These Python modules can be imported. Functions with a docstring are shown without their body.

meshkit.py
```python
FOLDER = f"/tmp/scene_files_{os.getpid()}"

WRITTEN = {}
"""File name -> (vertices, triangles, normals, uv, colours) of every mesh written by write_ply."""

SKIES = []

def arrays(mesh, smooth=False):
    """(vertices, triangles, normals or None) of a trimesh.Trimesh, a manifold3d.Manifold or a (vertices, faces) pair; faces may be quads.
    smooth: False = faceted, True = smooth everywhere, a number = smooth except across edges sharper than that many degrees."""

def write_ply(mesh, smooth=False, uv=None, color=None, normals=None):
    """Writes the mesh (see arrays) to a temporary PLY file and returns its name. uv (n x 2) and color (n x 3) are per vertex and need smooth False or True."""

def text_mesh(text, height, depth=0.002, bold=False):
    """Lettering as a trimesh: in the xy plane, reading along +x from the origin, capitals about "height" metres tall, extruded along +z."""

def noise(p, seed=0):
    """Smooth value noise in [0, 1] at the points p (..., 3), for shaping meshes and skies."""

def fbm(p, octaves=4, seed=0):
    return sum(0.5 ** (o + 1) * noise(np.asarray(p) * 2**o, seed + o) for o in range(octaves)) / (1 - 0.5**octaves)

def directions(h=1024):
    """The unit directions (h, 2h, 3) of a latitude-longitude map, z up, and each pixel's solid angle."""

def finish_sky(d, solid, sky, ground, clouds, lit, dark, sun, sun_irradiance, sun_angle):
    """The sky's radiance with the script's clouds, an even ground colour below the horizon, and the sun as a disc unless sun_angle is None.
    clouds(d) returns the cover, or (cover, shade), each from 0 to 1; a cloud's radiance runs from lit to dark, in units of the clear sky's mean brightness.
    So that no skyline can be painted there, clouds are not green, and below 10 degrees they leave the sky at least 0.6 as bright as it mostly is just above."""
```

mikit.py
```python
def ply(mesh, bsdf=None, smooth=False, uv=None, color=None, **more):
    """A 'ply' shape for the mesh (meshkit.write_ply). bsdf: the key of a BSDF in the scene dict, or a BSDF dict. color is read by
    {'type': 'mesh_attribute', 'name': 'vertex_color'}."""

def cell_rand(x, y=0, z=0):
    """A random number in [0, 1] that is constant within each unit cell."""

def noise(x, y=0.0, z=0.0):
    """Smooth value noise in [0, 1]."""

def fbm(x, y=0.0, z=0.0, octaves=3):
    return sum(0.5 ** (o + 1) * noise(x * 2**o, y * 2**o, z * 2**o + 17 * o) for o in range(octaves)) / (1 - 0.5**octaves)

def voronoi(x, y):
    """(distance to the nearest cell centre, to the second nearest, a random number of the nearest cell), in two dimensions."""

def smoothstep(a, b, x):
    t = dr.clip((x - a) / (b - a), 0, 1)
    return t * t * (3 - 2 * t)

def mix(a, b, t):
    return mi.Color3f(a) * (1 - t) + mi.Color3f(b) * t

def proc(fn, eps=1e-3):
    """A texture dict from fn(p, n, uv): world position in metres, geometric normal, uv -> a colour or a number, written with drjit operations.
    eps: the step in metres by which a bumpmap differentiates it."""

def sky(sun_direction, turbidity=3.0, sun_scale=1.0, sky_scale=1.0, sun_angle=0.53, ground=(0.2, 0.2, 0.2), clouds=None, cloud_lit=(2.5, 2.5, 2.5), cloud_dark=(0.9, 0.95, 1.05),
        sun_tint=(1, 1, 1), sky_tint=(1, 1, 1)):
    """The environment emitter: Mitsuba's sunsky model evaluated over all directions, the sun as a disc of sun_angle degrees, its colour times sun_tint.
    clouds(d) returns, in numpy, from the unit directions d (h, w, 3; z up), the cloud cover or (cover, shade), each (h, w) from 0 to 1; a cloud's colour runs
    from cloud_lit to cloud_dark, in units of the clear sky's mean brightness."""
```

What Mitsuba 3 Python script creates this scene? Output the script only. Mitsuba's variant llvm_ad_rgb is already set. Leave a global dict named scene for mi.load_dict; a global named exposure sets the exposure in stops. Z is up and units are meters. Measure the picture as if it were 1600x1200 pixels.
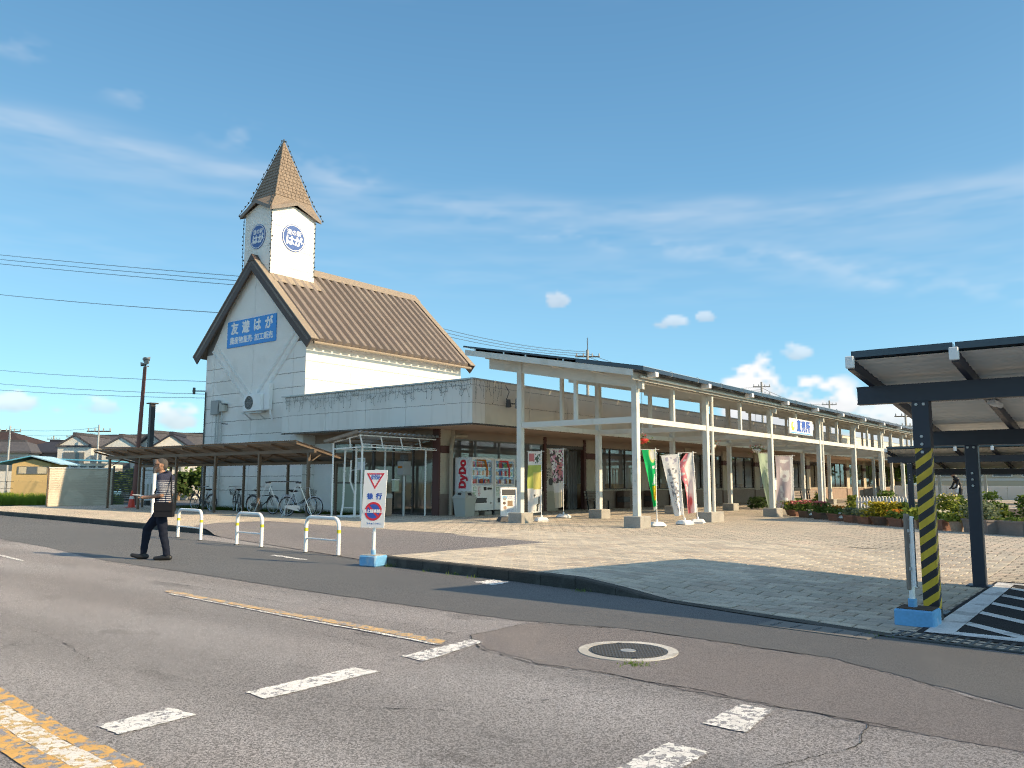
import math, random
import numpy as np, trimesh, mitsuba as mi, drjit as dr, mikit, meshkit, manifold3d as m3
from mikit import noise, fbm, voronoi, cell_rand, smoothstep, mix, proc
from shapely.geometry import Polygon, Point, box as sbox
from shapely import affinity
T = mi.ScalarTransform4f
rng = random.Random(7)
nr = np.random.RandomState(11)
scene, labels = {'type': 'scene'}, {}

# ------------------------------------------------------------------ camera, sky, exposure
YAW, PITCH, ROLL, EYE = 0.66462255, 0.11936562, 0.00258482, [0.0, 0.0, 1.30]
fw = np.array([math.cos(YAW) * math.cos(PITCH), math.sin(YAW) * math.cos(PITCH), math.sin(PITCH)])
rt = np.cross(fw, [0, 0, 1]); rt /= np.linalg.norm(rt); up = np.cross(rt, fw)
up2 = -rt * math.sin(ROLL) + up * math.cos(ROLL)
scene['camera'] = {'type': 'perspective', 'fov': 2 * math.degrees(math.atan(800 / 1286.8)), 'fov_axis': 'x', 'near_clip': 0.05, 'far_clip': 3000.0,
                   'to_world': T().look_at(origin=EYE, target=[EYE[i] + fw[i] for i in range(3)], up=list(map(float, up2)))}
exposure = 2.2
SUN = (0.62, -3.05, 1.66)


def clouds(d):
    az = np.degrees(np.arctan2(d[..., 1], d[..., 0])); el = np.degrees(np.arcsin(np.clip(d[..., 2], -1, 1)))
    nz = lambda sc, o, seed: (meshkit.fbm((d * np.asarray(sc)).reshape(-1, 3), o, seed=seed).reshape(az.shape) - 0.5) / 0.105
    warp, fine, wisp, puff = nz((3, 3, 8), 4, 3), nz((16, 16, 90), 4, 5), nz((30, 30, 60), 4, 13), nz((48, 48, 60), 5, 9)
    # one long streak of high cloud round the sky, wisps above and below it
    line = 19.4 + 1.8 * np.sin(np.radians((az - 40) * 2)) + 0.35 * warp
    t = el - line
    core = np.exp(-(t / 0.75) ** 2) * np.clip(0.55 + 0.14 * fine + 0.2 * warp, 0, 1) * 0.24
    skirt = np.exp(-((t + 1.2) / np.where(t < -1.2, 2.6, 1.3)) ** 2) * np.clip(0.55 + 0.2 * fine, 0, 1) * 0.13
    w1 = np.exp(-((el - 24.2 - 0.22 * (az - 65) - 0.5 * warp) / 0.9) ** 2) * np.clip(0.10 + 0.35 * wisp + 0.25 * warp, 0, 1) * 0.20
    w2 = np.exp(-((el - 13.2 - 0.8 * warp) / 1.6) ** 2) * np.clip(0.25 + 0.25 * fine, 0, 1) * 0.08
    veil = np.clip(0.10 + 0.10 * warp, 0, 1) * 0.12 * np.clip((30 - el) / 24, 0, 1)
    w3 = np.clip((el - 31) / 12, 0, 1) * np.clip(0.18 + 0.13 * fine + 0.14 * warp, 0, 0.5)  # veil overhead, out of view, added to lift and whiten the ambient light
    cover = np.clip(core + skirt + w1 + w2 + w3 + veil, 0, 0.6); shade = np.zeros_like(az)
    # heaped clouds low over the horizon: (azimuth, elevation of base, half width, height, strength)
    heaps = [(21.4, 4.4, 2.2, 3.9, .95), (18.0, 3.6, 3.4, 3.2, .92), (13.0, 2.8, 4.5, 2.6, .8), (18.9, 8.3, 1.1, .9, .5), (35.0, 12.6, .9, 1.1, .55), (27.2, 10.8, 1.4, .55, .5),
             (24.6, 11.1, .7, .5, .45), (69.2, 4.4, 2.2, .9, .62), (64.8, 4.5, 1.2, .7, .45), (60.4, 3.9, 1.5, 1.2, .7), (78, 3.5, 3.0, 2.0, .8), (4, 3.2, 5, 2.8, .8), (-12, 3.5, 5, 3.4, .8),
             (95, 3.4, 5, 2.6, .8), (120, 3.2, 6, 3.0, .8), (150, 3.4, 6, 2.8, .8), (-40, 3.3, 5, 2.8, .8), (185, 3.6, 6, 2.8, .8), (-150, 3.2, 6, 2.8, .8), (-110, 3.5, 5, 2.6, .8)]
    for a0, e0, w, h, s in heaps:
        da = (az - a0 + 180) % 360 - 180; t = (el - e0) / h
        body = 1 - np.abs(da / w) ** 2.2 - np.where(t > 0, t ** 2, (t * 2.4) ** 2)
        c = np.clip((body + 0.42 * puff + 0.16 * wisp + 0.10) * 1.5, 0, 1) * np.clip(body * 1.6 + 1.1, 0, 1) * s
        sh = np.clip(0.62 - 0.85 * t - 0.16 * puff, 0, 1)
        shade = np.where(c > cover, sh, shade); cover = np.maximum(cover, c)
    return cover, shade


scene['sky'] = mikit.sky(SUN, turbidity=3.2, clouds=clouds, cloud_lit=(2.35, 2.30, 2.28), cloud_dark=(1.45, 1.52, 1.62), sky_tint=(0.77, 1.06, 1.09), sun_tint=(1.0, 0.965, 0.92), sky_scale=1.2)

# ------------------------------------------------------------------ materials


def rgb(c): return {'type': 'rgb', 'value': [float(x) for x in c]}


def mat(key, c, rough=0.6, metallic=0.0, spec=0.5, **k):
    base = proc(c) if callable(c) else rgb(c)
    scene[key] = {'type': 'twosided', 'bsdf': {'type': 'principled', 'base_color': base, 'roughness': rough, 'metallic': metallic, 'specular': spec, **k}}
    return key


def tinted(c, amount=0.12, scale=3.0, speck=0.0, sscale=60.0, stain=None, sstain=0.0, stscale=1.2):
    """a colour with worn, patchy variation: broad blotches, a fine grain and (stain) dirt patches with edges"""
    c = [float(x) for x in c]
    st = [float(x) for x in (stain or c)]

    def f(p, n, uv):
        v = 1 + amount * 2 * (fbm(p.x * scale, p.y * scale, p.z * scale) - 0.5)
        if speck: v = v * (1 + speck * 2 * (noise(p.x * sscale, p.y * sscale, p.z * sscale) - 0.5))
        col = mi.Color3f(*c) * v
        if sstain: col = mix(col, mi.Color3f(*st), sstain * smoothstep(0.56, 0.66, fbm(p.x * stscale + 9, p.y * stscale, p.z * stscale * 0.6, 4)))
        return col
    return f


def aggregate(base, scale, contrast, patch, warm=0.0, crackiness=0.0, tracks=0.0):
    """asphalt: stones of many greys in a dark binder"""
    def f(p, n, uv):
        d1, d2, r = voronoi(p.x * scale, p.y * scale)
        stone = 1 + contrast * (r - 0.5) * 2
        pit = smoothstep(0.02, 0.22, d2 - d1)
        big = fbm(p.x * 0.55, p.y * 0.35, 3.0, 4)
        v = stone * (0.55 + 0.45 * pit) * (1 + patch * 2 * (big - 0.5)) * (1 + 0.10 * (fbm(p.x * 7, p.y * 7, 1.0) - 0.5))
        if tracks:   # stones polished paler where wheels run, darker drip marks between
            w = p.x + 0.04 * p.y + 0.15 * (noise(p.y * 0.4) - 0.5); k = w / 1.75 - dr.floor(w / 1.75)
            v = v * (1 + tracks * (smoothstep(0.15, 0.4, k) * (1 - smoothstep(0.6, 0.85, k)) * 2 - 1) * (0.5 + noise(p.x * 3, p.y * 0.7)))
            v = v * (1 - 0.22 * smoothstep(0.70, 0.76, fbm(p.x * 2.6 + 11, p.y * 1.1, 5.0, 4)))
        if crackiness:
            e1, e2, _ = voronoi(p.x * 1.1 + 0.5 * fbm(p.x * 3, p.y * 3), p.y * 0.8 + 0.5 * fbm(p.x * 3 + 5, p.y * 3))
            gate = smoothstep(0.5, 0.6, noise(p.x * 0.6 + 4, p.y * 0.6))
            v = v * (1 - crackiness * gate * (1 - smoothstep(0.004, 0.016, e2 - e1)))
        col = mi.Color3f(*base) * v
        col = mix(col, col * mi.Color3f(1.10, 0.99, 0.93), warm * smoothstep(0.4, 0.7, noise(p.x * 0.9, p.y * 0.9)) + 0.5 * warm * r)
        return col
    return f


def bumpy(key, inner, fn, eps=2e-3, scale=1.0):
    scene[key] = {'type': 'twosided', 'bsdf': {'type': 'bumpmap', 'arbitrary': proc(fn, eps), 'scale': scale, 'bsdf': inner}}


def asphalt(key, base, scale, contrast, patch, warm, rough=0.85, crack=0.0, height=0.004, tracks=0.0):
    inner = {'type': 'principled', 'base_color': proc(aggregate(base, scale, contrast, patch, warm, crack, tracks)), 'roughness': rough, 'specular': 0.35}

    def hgt(p, n, uv):
        d1, d2, r = voronoi(p.x * scale, p.y * scale)
        return height * (smoothstep(0.0, 0.3, d2 - d1) * 0.6 + 0.4 * r)
    bumpy(key, inner, hgt, 1.5e-3)


asphalt('m_road', (0.262, 0.260, 0.276), 112.0, 0.55, 0.12, 0.15, crack=0.35, tracks=0.10)
asphalt('m_road_fine', (0.200, 0.190, 0.196), 130.0, 0.36, 0.10, 0.15, crack=0.25, height=0.0025)
asphalt('m_road_smooth', (0.138, 0.142, 0.148), 170.0, 0.20, 0.10, 0.1, rough=0.7, height=0.0015)
asphalt('m_apron', (0.215, 0.208, 0.218), 100.0, 0.46, 0.12, 0.15, crack=0.3)
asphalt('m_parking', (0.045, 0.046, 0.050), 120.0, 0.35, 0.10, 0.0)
PAV = (0.42, 0.375, 0.31)
PL, PW = 0.33, 0.22


def paver_colour(p, n, uv):
    row = dr.floor(p.x / PW); sh = dr.select(row - 2 * dr.floor(row / 2) > 0.5, 0.5, 0.0)
    yy = p.y / PL + sh; r = cell_rand(yy, row, 2)
    fx, fy = p.x / PW - row, yy - dr.floor(yy)
    joint = smoothstep(0.03, 0.11, dr.minimum(fx, 1 - fx)) * smoothstep(0.02, 0.075, dr.minimum(fy, 1 - fy))
    c = mix(mi.Color3f(*PAV) * 0.86, mi.Color3f(PAV[0] * 1.11, PAV[1] * 1.09, PAV[2] * 1.06), r)
    c = mix(c, mi.Color3f(0.50, 0.40, 0.32), 0.5 * smoothstep(0.8, 0.85, r))
    c = c * (1 + 0.16 * (fbm(p.x * 0.8, p.y * 0.8, 2.0, 4) - 0.5)) * (1 + 0.24 * (noise(p.x * 70, p.y * 70) - 0.5))
    c = mix(c, mi.Color3f(0.30, 0.26, 0.21), 0.30 * smoothstep(0.60, 0.70, fbm(p.x * 1.7 + 3, p.y * 1.7, 0.0, 4)))
    return c * (0.36 + 0.64 * joint)


bumpy('m_paving', {'type': 'principled', 'base_color': proc(paver_colour), 'roughness': 0.85, 'specular': 0.3},
      lambda p, n, uv: 0.002 * noise(p.x * 60, p.y * 60), 2e-3)
for i, (k, c) in enumerate((('a', PAV), ('b', (0.37, 0.335, 0.278)), ('c', (0.46, 0.41, 0.335)), ('d', (0.40, 0.34, 0.275)))):
    mat('m_paver_' + k, tinted(c, 0.14, 2.0, 0.16, 80, (0.30, 0.26, 0.22), 0.5, 2.2), 0.85, spec=0.3)
mat('m_joint', tinted((0.12, 0.10, 0.08), 0.2, 4, 0.3, 90), 0.95)
mat('m_kerb', tinted((0.052, 0.051, 0.047), 0.3, 3, 0.3, 70, (0.09, 0.088, 0.08), 0.6, 5.0), 0.9)
mat('m_concrete', tinted((0.34, 0.325, 0.295), 0.15, 4, 0.15, 60, (0.22, 0.21, 0.19), 0.6, 2.5), 0.9)
mat('m_concrete_pale', tinted((0.46, 0.455, 0.435), 0.15, 5, 0.2, 80, (0.30, 0.29, 0.27), 0.7, 5), 0.9)


def worn(paint, under, scale, lo, hi, seed):
    def f(p, n, uv):
        d1, d2, r = voronoi(p.x * 112, p.y * 112)
        g = fbm(p.x * scale + seed, p.y * scale, 0.0, 4) + 0.16 * (r - 0.5)
        e1, e2, _ = voronoi(p.x * 13 + seed + 0.4 * noise(p.x * 30, p.y * 30), p.y * 17)
        cr = smoothstep(0.02, 0.06, e2 - e1)
        k = smoothstep(lo, hi, g) * (0.25 + 0.75 * cr)
        return mix(mi.Color3f(*under) * (0.7 + 0.6 * r), mi.Color3f(*paint) * (0.88 + 0.2 * noise(p.x * 20, p.y * 20)), k)
    return f


UNDER = (0.25, 0.25, 0.265)
mat('m_mark_white', worn((0.72, 0.71, 0.69), UNDER, 30, 0.30, 0.42, 1), 0.7)
mat('m_mark_white_worn', worn((0.70, 0.69, 0.67), UNDER, 34, 0.40, 0.50, 5), 0.7)
mat('m_mark_orange', worn((0.62, 0.36, 0.10), UNDER, 26, 0.36, 0.50, 8), 0.7)
mat('m_mark_orange_worn', worn((0.58, 0.38, 0.16), UNDER, 30, 0.42, 0.54, 3), 0.7)
mat('m_mark_pale', worn((0.66, 0.64, 0.60), (0.5, 0.36, 0.17), 30, 0.40, 0.50, 9), 0.7)
mat('m_mark_parking', tinted((0.62, 0.63, 0.64), 0.1, 6, 0.15, 80, (0.2, 0.2, 0.2), 0.5, 5), 0.6)

WALL = (0.80, 0.785, 0.75)
mat('m_wall', tinted(WALL, 0.04, 1.2, 0.03, 30, (0.62, 0.60, 0.55), 0.35, 0.9), 0.75)
mat('m_panel_backing', (0.20, 0.20, 0.20), 0.9)  # even dark grey backing, seen in the gaps between wall panels
mat('m_wall_cream', tinted((0.66, 0.62, 0.53), 0.05, 1.5, 0.03, 30, (0.50, 0.46, 0.38), 0.4, 1.1), 0.75)
mat('m_trim_pale', (0.70, 0.70, 0.68), 0.7)


def streaks(p, n, uv):
    s = smoothstep(0.52, 0.72, fbm(p.x * 6 + p.y * 6, 0.0, p.z * 0.5, 3))
    return mix(mi.Color3f(0.74, 0.735, 0.70) * (1 + 0.06 * (fbm(p.x, p.y, p.z) - 0.5)), mi.Color3f(0.50, 0.48, 0.43), 0.22 * s)


mat('m_parapet', streaks, 0.75)
mat('m_roof_brown', tinted((0.205, 0.167, 0.142), 0.10, 1.5, 0.05, 40, (0.27, 0.23, 0.19), 0.4, 1.2), 0.5)
mat('m_roof_brown_b', (0.225, 0.182, 0.152), 0.5); mat('m_roof_brown_c', (0.19, 0.155, 0.132), 0.5)
mat('m_roof_trim', tinted((0.29, 0.235, 0.178), 0.08, 2), 0.5)
mat('m_roof_dark', (0.075, 0.055, 0.05), 0.6)
mat('m_shingle_a', tinted((0.235, 0.183, 0.14), 0.16, 3, 0.1, 30), 0.65)
mat('m_bulb', (0.05, 0.06, 0.06), 0.3)
mat('m_cable_dark', (0.055, 0.06, 0.06), 0.6)
mat('m_cable_green', (0.16, 0.18, 0.17), 0.6)
mat('m_blue_sign', (0.035, 0.25, 0.68), 0.4)
mat('m_navy_sign', (0.055, 0.115, 0.34), 0.4)
mat('m_white_paint', (0.82, 0.82, 0.81), 0.45)
mat('m_white_print', (0.80, 0.80, 0.80), 0.5)
mat('m_white_plastic', (0.80, 0.80, 0.80), 0.4)
mat('m_offwhite_steel', tinted((0.63, 0.63, 0.59), 0.05, 2, 0.03, 30, (0.47, 0.43, 0.35), 0.35, 1.8), 0.5)
mat('m_galv', (0.46, 0.47, 0.47), 0.45, metallic=0.5)
mat('m_steel_bright', (0.70, 0.71, 0.72), 0.25, metallic=0.9)
mat('m_black', (0.018, 0.018, 0.02), 0.5)
mat('m_tyre', (0.022, 0.022, 0.023), 0.8)
mat('m_dark_grey', (0.065, 0.067, 0.07), 0.5)
mat('m_grey', (0.30, 0.31, 0.31), 0.5)
mat('m_grey_plastic', (0.42, 0.42, 0.38), 0.5)
mat('m_navy_steel', (0.022, 0.028, 0.048), 0.4)
mat('m_deck_grey', (0.40, 0.385, 0.35), 0.6)
mat('m_deck_white', (0.74, 0.74, 0.71), 0.55)
mat('m_solar', (0.012, 0.016, 0.032), 0.15, spec=0.7, clearcoat=0.6)
mat('m_alu', (0.60, 0.61, 0.62), 0.35, metallic=0.8)
mat('m_brown_steel', tinted((0.125, 0.092, 0.066), 0.15, 3, 0.05, 40, (0.19, 0.13, 0.09), 0.5, 3), 0.5)
mat('m_soffit', tinted((0.38, 0.29, 0.23), 0.08, 1.5), 0.8)
mat('m_dado', tinted((0.27, 0.20, 0.16), 0.12, 2.5, 0.1, 30), 0.8)
mat('m_pilaster', tinted((0.46, 0.40, 0.31), 0.08, 2, 0.08, 30), 0.8)
mat('m_maroon', (0.11, 0.045, 0.04), 0.6)
mat('m_frame_dark', (0.075, 0.06, 0.052), 0.45)
mat('m_frame_grey', (0.20, 0.20, 0.19), 0.4, metallic=0.4)
mat('m_inside_wall', (0.34, 0.32, 0.29), 0.9)
mat('m_inside_floor', (0.25, 0.235, 0.21), 0.6)
mat('m_curtain', (0.15, 0.15, 0.155), 0.9)
scene['m_glass'] = {'type': 'thindielectric', 'int_ior': 1.5}
scene['m_poly_brown'] = {'type': 'principledthin', 'base_color': rgb((0.20, 0.165, 0.13)), 'roughness': 0.4, 'diff_trans': 0.5, 'spec_trans': 0.15, 'eta': 1.4}
scene['m_poly_white'] = {'type': 'principledthin', 'base_color': rgb((0.55, 0.56, 0.55)), 'roughness': 0.4, 'diff_trans': 0.7, 'spec_trans': 0.15, 'eta': 1.4}
mat('m_red', (0.62, 0.05, 0.04), 0.4)
mat('m_red_print', (0.62, 0.03, 0.05), 0.5)
mat('m_blue_print', (0.04, 0.10, 0.42), 0.5)
mat('m_cone_red', (0.75, 0.075, 0.045), 0.5)
mat('m_yellow', (0.68, 0.58, 0.04), 0.45)
mat('m_yellow_print', (0.72, 0.62, 0.06), 0.5)
mat('m_green_print', (0.10, 0.35, 0.10), 0.5)
mat('m_blue_block', tinted((0.14, 0.38, 0.66), 0.12, 6, 0.1, 60, (0.42, 0.52, 0.60), 0.6, 6), 0.6)
mat('m_pale_green', (0.42, 0.47, 0.36), 0.6)
mat('m_paper', (0.74, 0.75, 0.74), 0.8)
mat('m_poster', (0.55, 0.50, 0.46), 0.7)
mat('m_corrug_cream', tinted((0.60, 0.55, 0.45), 0.06, 2, 0.04, 30, (0.42, 0.36, 0.28), 0.4, 1.5), 0.55)
mat('m_louvre', (0.085, 0.10, 0.085), 0.6)
mat('m_rust_pole', tinted((0.19, 0.085, 0.07), 0.2, 2, 0.1, 30), 0.6)
mat('m_blue_tarp', (0.03, 0.14, 0.42), 0.5)
mat('m_terracotta', tinted((0.24, 0.12, 0.085), 0.15, 6, 0.1, 60), 0.8)
mat('m_terracotta_pale', (0.42, 0.29, 0.21), 0.8)
mat('m_brown_planter', (0.13, 0.085, 0.065), 0.7)
mat('m_grey_planter', tinted((0.22, 0.185, 0.17), 0.12, 6, 0.1, 60), 0.8)
mat('m_soil', (0.06, 0.045, 0.035), 0.95)


def leafmat(key, c, trans=0.5):
    c = np.array(c)

    def f(p, n, uv):
        v = noise(p.x * 9, p.y * 9, p.z * 9); w = noise(p.x * 2.3 + 7, p.y * 2.3, p.z * 2.3)
        return mix(mi.Color3f(*map(float, c * 0.65)), mi.Color3f(*map(float, c * np.array([1.35, 1.28, 1.1]))), 0.55 * v + 0.45 * w)
    scene[key] = {'type': 'principledthin', 'base_color': proc(f), 'roughness': 0.55, 'diff_trans': trans, 'eta': 1.4}


leafmat('m_leaf', (0.135, 0.21, 0.06)); leafmat('m_leaf_light', (0.24, 0.30, 0.07)); leafmat('m_leaf_grey', (0.20, 0.245, 0.16)); leafmat('m_leaf_dark', (0.075, 0.125, 0.05))
leafmat('m_leaf_yellow', (0.24, 0.23, 0.03)); leafmat('m_rice', (0.20, 0.30, 0.05)); leafmat('m_lawn', (0.09, 0.15, 0.03))
leafmat('m_petal_pink', (0.60, 0.24, 0.26)); leafmat('m_petal_red', (0.50, 0.13, 0.15)); leafmat('m_petal_white', (0.62, 0.60, 0.52)); leafmat('m_petal_yellow', (0.62, 0.50, 0.08)); leafmat('m_petal_orange', (0.58, 0.22, 0.05))
mat('m_wood', (0.30, 0.20, 0.12), 0.7)
mat('m_wood_grey', (0.24, 0.20, 0.17), 0.8)
mat('m_ground', tinted((0.16, 0.16, 0.10), 0.25, 0.3, 0.2, 8), 0.95)

# ------------------------------------------------------------------ helpers


def new(key):
    if key not in labels and key not in scene: return key
    i = 1
    while f'{key}_{i:03d}' in labels or f'{key}_{i:03d}' in scene: i += 1
    return f'{key}_{i:03d}'


def thing(name, label, category, group=None):
    k = new(name); labels[k] = {'label': label, 'category': category}
    if group: labels[k]['group'] = group
    return k


def struct(name, mesh, m, smooth=False, label=None, **kw):
    k = new(name); scene[k] = mikit.ply(mesh, m, smooth, **kw); labels[k] = {'kind': 'structure', 'label': label or name.replace('_', ' ')}
    return k


_cnt = {}


def part(parent, name, mesh, m, smooth=False, label=None, kind=None, **kw):
    base = f'{parent}__{name}'
    n = _cnt.get(base, 0); _cnt[base] = n + 1
    k = base if n == 0 else f'{base}_{n:03d}'
    scene[k] = mesh if isinstance(mesh, dict) else mikit.ply(mesh, m, smooth, **kw)
    if label or kind:
        labels[k] = {}
        if label: labels[k]['label'] = label
        if kind: labels[k]['kind'] = kind
    return k


def solo(name, mesh, m, label, category, group=None, smooth=False, kind=None, **kw):
    k = thing(name, label, category, group); scene[k] = mikit.ply(mesh, m, smooth, **kw)
    if kind: labels[k]['kind'] = kind
    return k


def tm(v, f): return trimesh.Trimesh(np.asarray(v, float), np.asarray(f, int), process=False)
def cat(*ms):
    ms = [x for a in ms for x in (a if isinstance(a, (list, tuple)) else [a])]
    return trimesh.util.concatenate(ms) if len(ms) > 1 else ms[0]


_BF = [[0, 2, 3], [0, 3, 1], [4, 5, 7], [4, 7, 6], [0, 1, 5], [0, 5, 4], [2, 6, 7], [2, 7, 3], [0, 4, 6], [0, 6, 2], [1, 3, 7], [1, 7, 5]]


def box(x0, x1, y0, y1, z0, z1): return tm([[x, y, z] for z in (z0, z1) for y in (y0, y1) for x in (x0, x1)], _BF)


def cham(x0, x1, y0, y1, z0, z1, c=0.01):
    """a box with chamfered edges"""
    P = []
    for sx, x in ((1, x0), (-1, x1)):
        for sy, y in ((1, y0), (-1, y1)):
            for sz, z in ((1, z0), (-1, z1)):
                P += [[x, y + sy * c, z + sz * c], [x + sx * c, y, z + sz * c], [x + sx * c, y + sy * c, z]]
    return trimesh.convex.convex_hull(np.array(P))


def hull(P): return trimesh.convex.convex_hull(np.asarray(P, float))


def frame(d):
    d = np.asarray(d, float); d = d / np.linalg.norm(d)
    a = np.cross(d, [0, 0, 1.0] if abs(d[2]) < 0.95 else [1.0, 0, 0]); a /= np.linalg.norm(a)
    return a, np.cross(d, a)


def cyl(p, q, r, r2=None, n=12):
    p, q = np.asarray(p, float), np.asarray(q, float); r2 = r if r2 is None else r2
    a, b = frame(q - p); t = np.arange(n) * 2 * np.pi / n
    ring = np.cos(t)[:, None] * a + np.sin(t)[:, None] * b
    v = np.vstack([p + r * ring, q + r2 * ring, [p], [q]]); f = []
    for i in range(n):
        j = (i + 1) % n
        f += [[i, j, n + j], [i, n + j, n + i], [2 * n, j, i], [2 * n + 1, n + i, n + j]]
    return tm(v, np.array(f)[:, ::-1])


def tube(pts, r, n=8, closed=False):
    p = np.asarray(pts, float); m = len(p)
    if closed: t = np.roll(p, -1, 0) - np.roll(p, 1, 0)
    else: t = np.gradient(p, axis=0)
    t /= np.linalg.norm(t, axis=1, keepdims=True) + 1e-12
    a, _ = frame(t[0]); A = []
    for i in range(m):
        a = a - (a @ t[i]) * t[i]; a /= np.linalg.norm(a); A.append(a.copy())
    A = np.array(A); B = np.cross(t, A); th = np.arange(n) * 2 * np.pi / n
    rr = np.broadcast_to(r, (m,))
    v = (p[:, None] + rr[:, None, None] * (np.cos(th)[None, :, None] * A[:, None] + np.sin(th)[None, :, None] * B[:, None])).reshape(-1, 3)
    f = []
    for i in range(m if closed else m - 1):
        k = (i + 1) % m
        for j in range(n):
            l = (j + 1) % n
            f += [[i * n + j, i * n + l, k * n + l], [i * n + j, k * n + l, k * n + j]]
    if not closed:
        v = np.vstack([v, p[:1], p[-1:]])
        for j in range(n):
            l = (j + 1) % n
            f += [[m * n, l, j], [m * n + 1, (m - 1) * n + j, (m - 1) * n + l]]
    return tm(v, f)


def circ(c, r, ax, ay, n=24, a0=0, a1=2 * math.pi, end=False):
    t = np.linspace(a0, a1, n, endpoint=end)
    return np.asarray(c, float) + r * (np.cos(t)[:, None] * np.asarray(ax, float) + np.sin(t)[:, None] * np.asarray(ay, float))


def bar(p, q, w, h, upv=(0, 0, 1), c=0.0):
    """a straight rectangular bar from p to q; w across, h along upv"""
    p, q, u = (np.asarray(x, float) for x in (p, q, upv)); d = (q - p) / np.linalg.norm(q - p)
    if abs(d @ u) > 0.97: u = np.array([1.0, 0, 0])
    s = np.cross(d, u); s /= np.linalg.norm(s); u = np.cross(s, d)
    v = [e + s * a * w / 2 + u * b * h / 2 for b in (-1, 1) for a in (-1, 1) for e in (p, q)]
    m = tm(v, _BF); return m


def ext(poly, depth, o, ex, ey, ez):
    """a shapely polygon (in ex, ey from o) extruded along ez"""
    ms = []
    for g in getattr(poly, 'geoms', [poly]):
        if g.is_empty or g.area < 1e-9: continue
        e = trimesh.creation.extrude_polygon(g, depth, engine='earcut'); v = np.array(e.vertices)
        w = np.asarray(o, float) + v[:, :1] * np.asarray(ex, float) + v[:, 1:2] * np.asarray(ey, float) + v[:, 2:] * np.asarray(ez, float)
        f = np.array(e.faces)
        if np.dot(np.cross(ex, ey), ez) < 0: f = f[:, ::-1]
        ms.append(tm(w, f))
    return cat(ms)


def move(m, loc=(0, 0, 0), rz=0.0, s=1.0):
    m = m.copy(); c, si = math.cos(rz), math.sin(rz)
    v = np.array(m.vertices) * s
    m.vertices = np.stack([v[:, 0] * c - v[:, 1] * si, v[:, 0] * si + v[:, 1] * c, v[:, 2]], -1) + np.asarray(loc, float)
    return m


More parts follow.
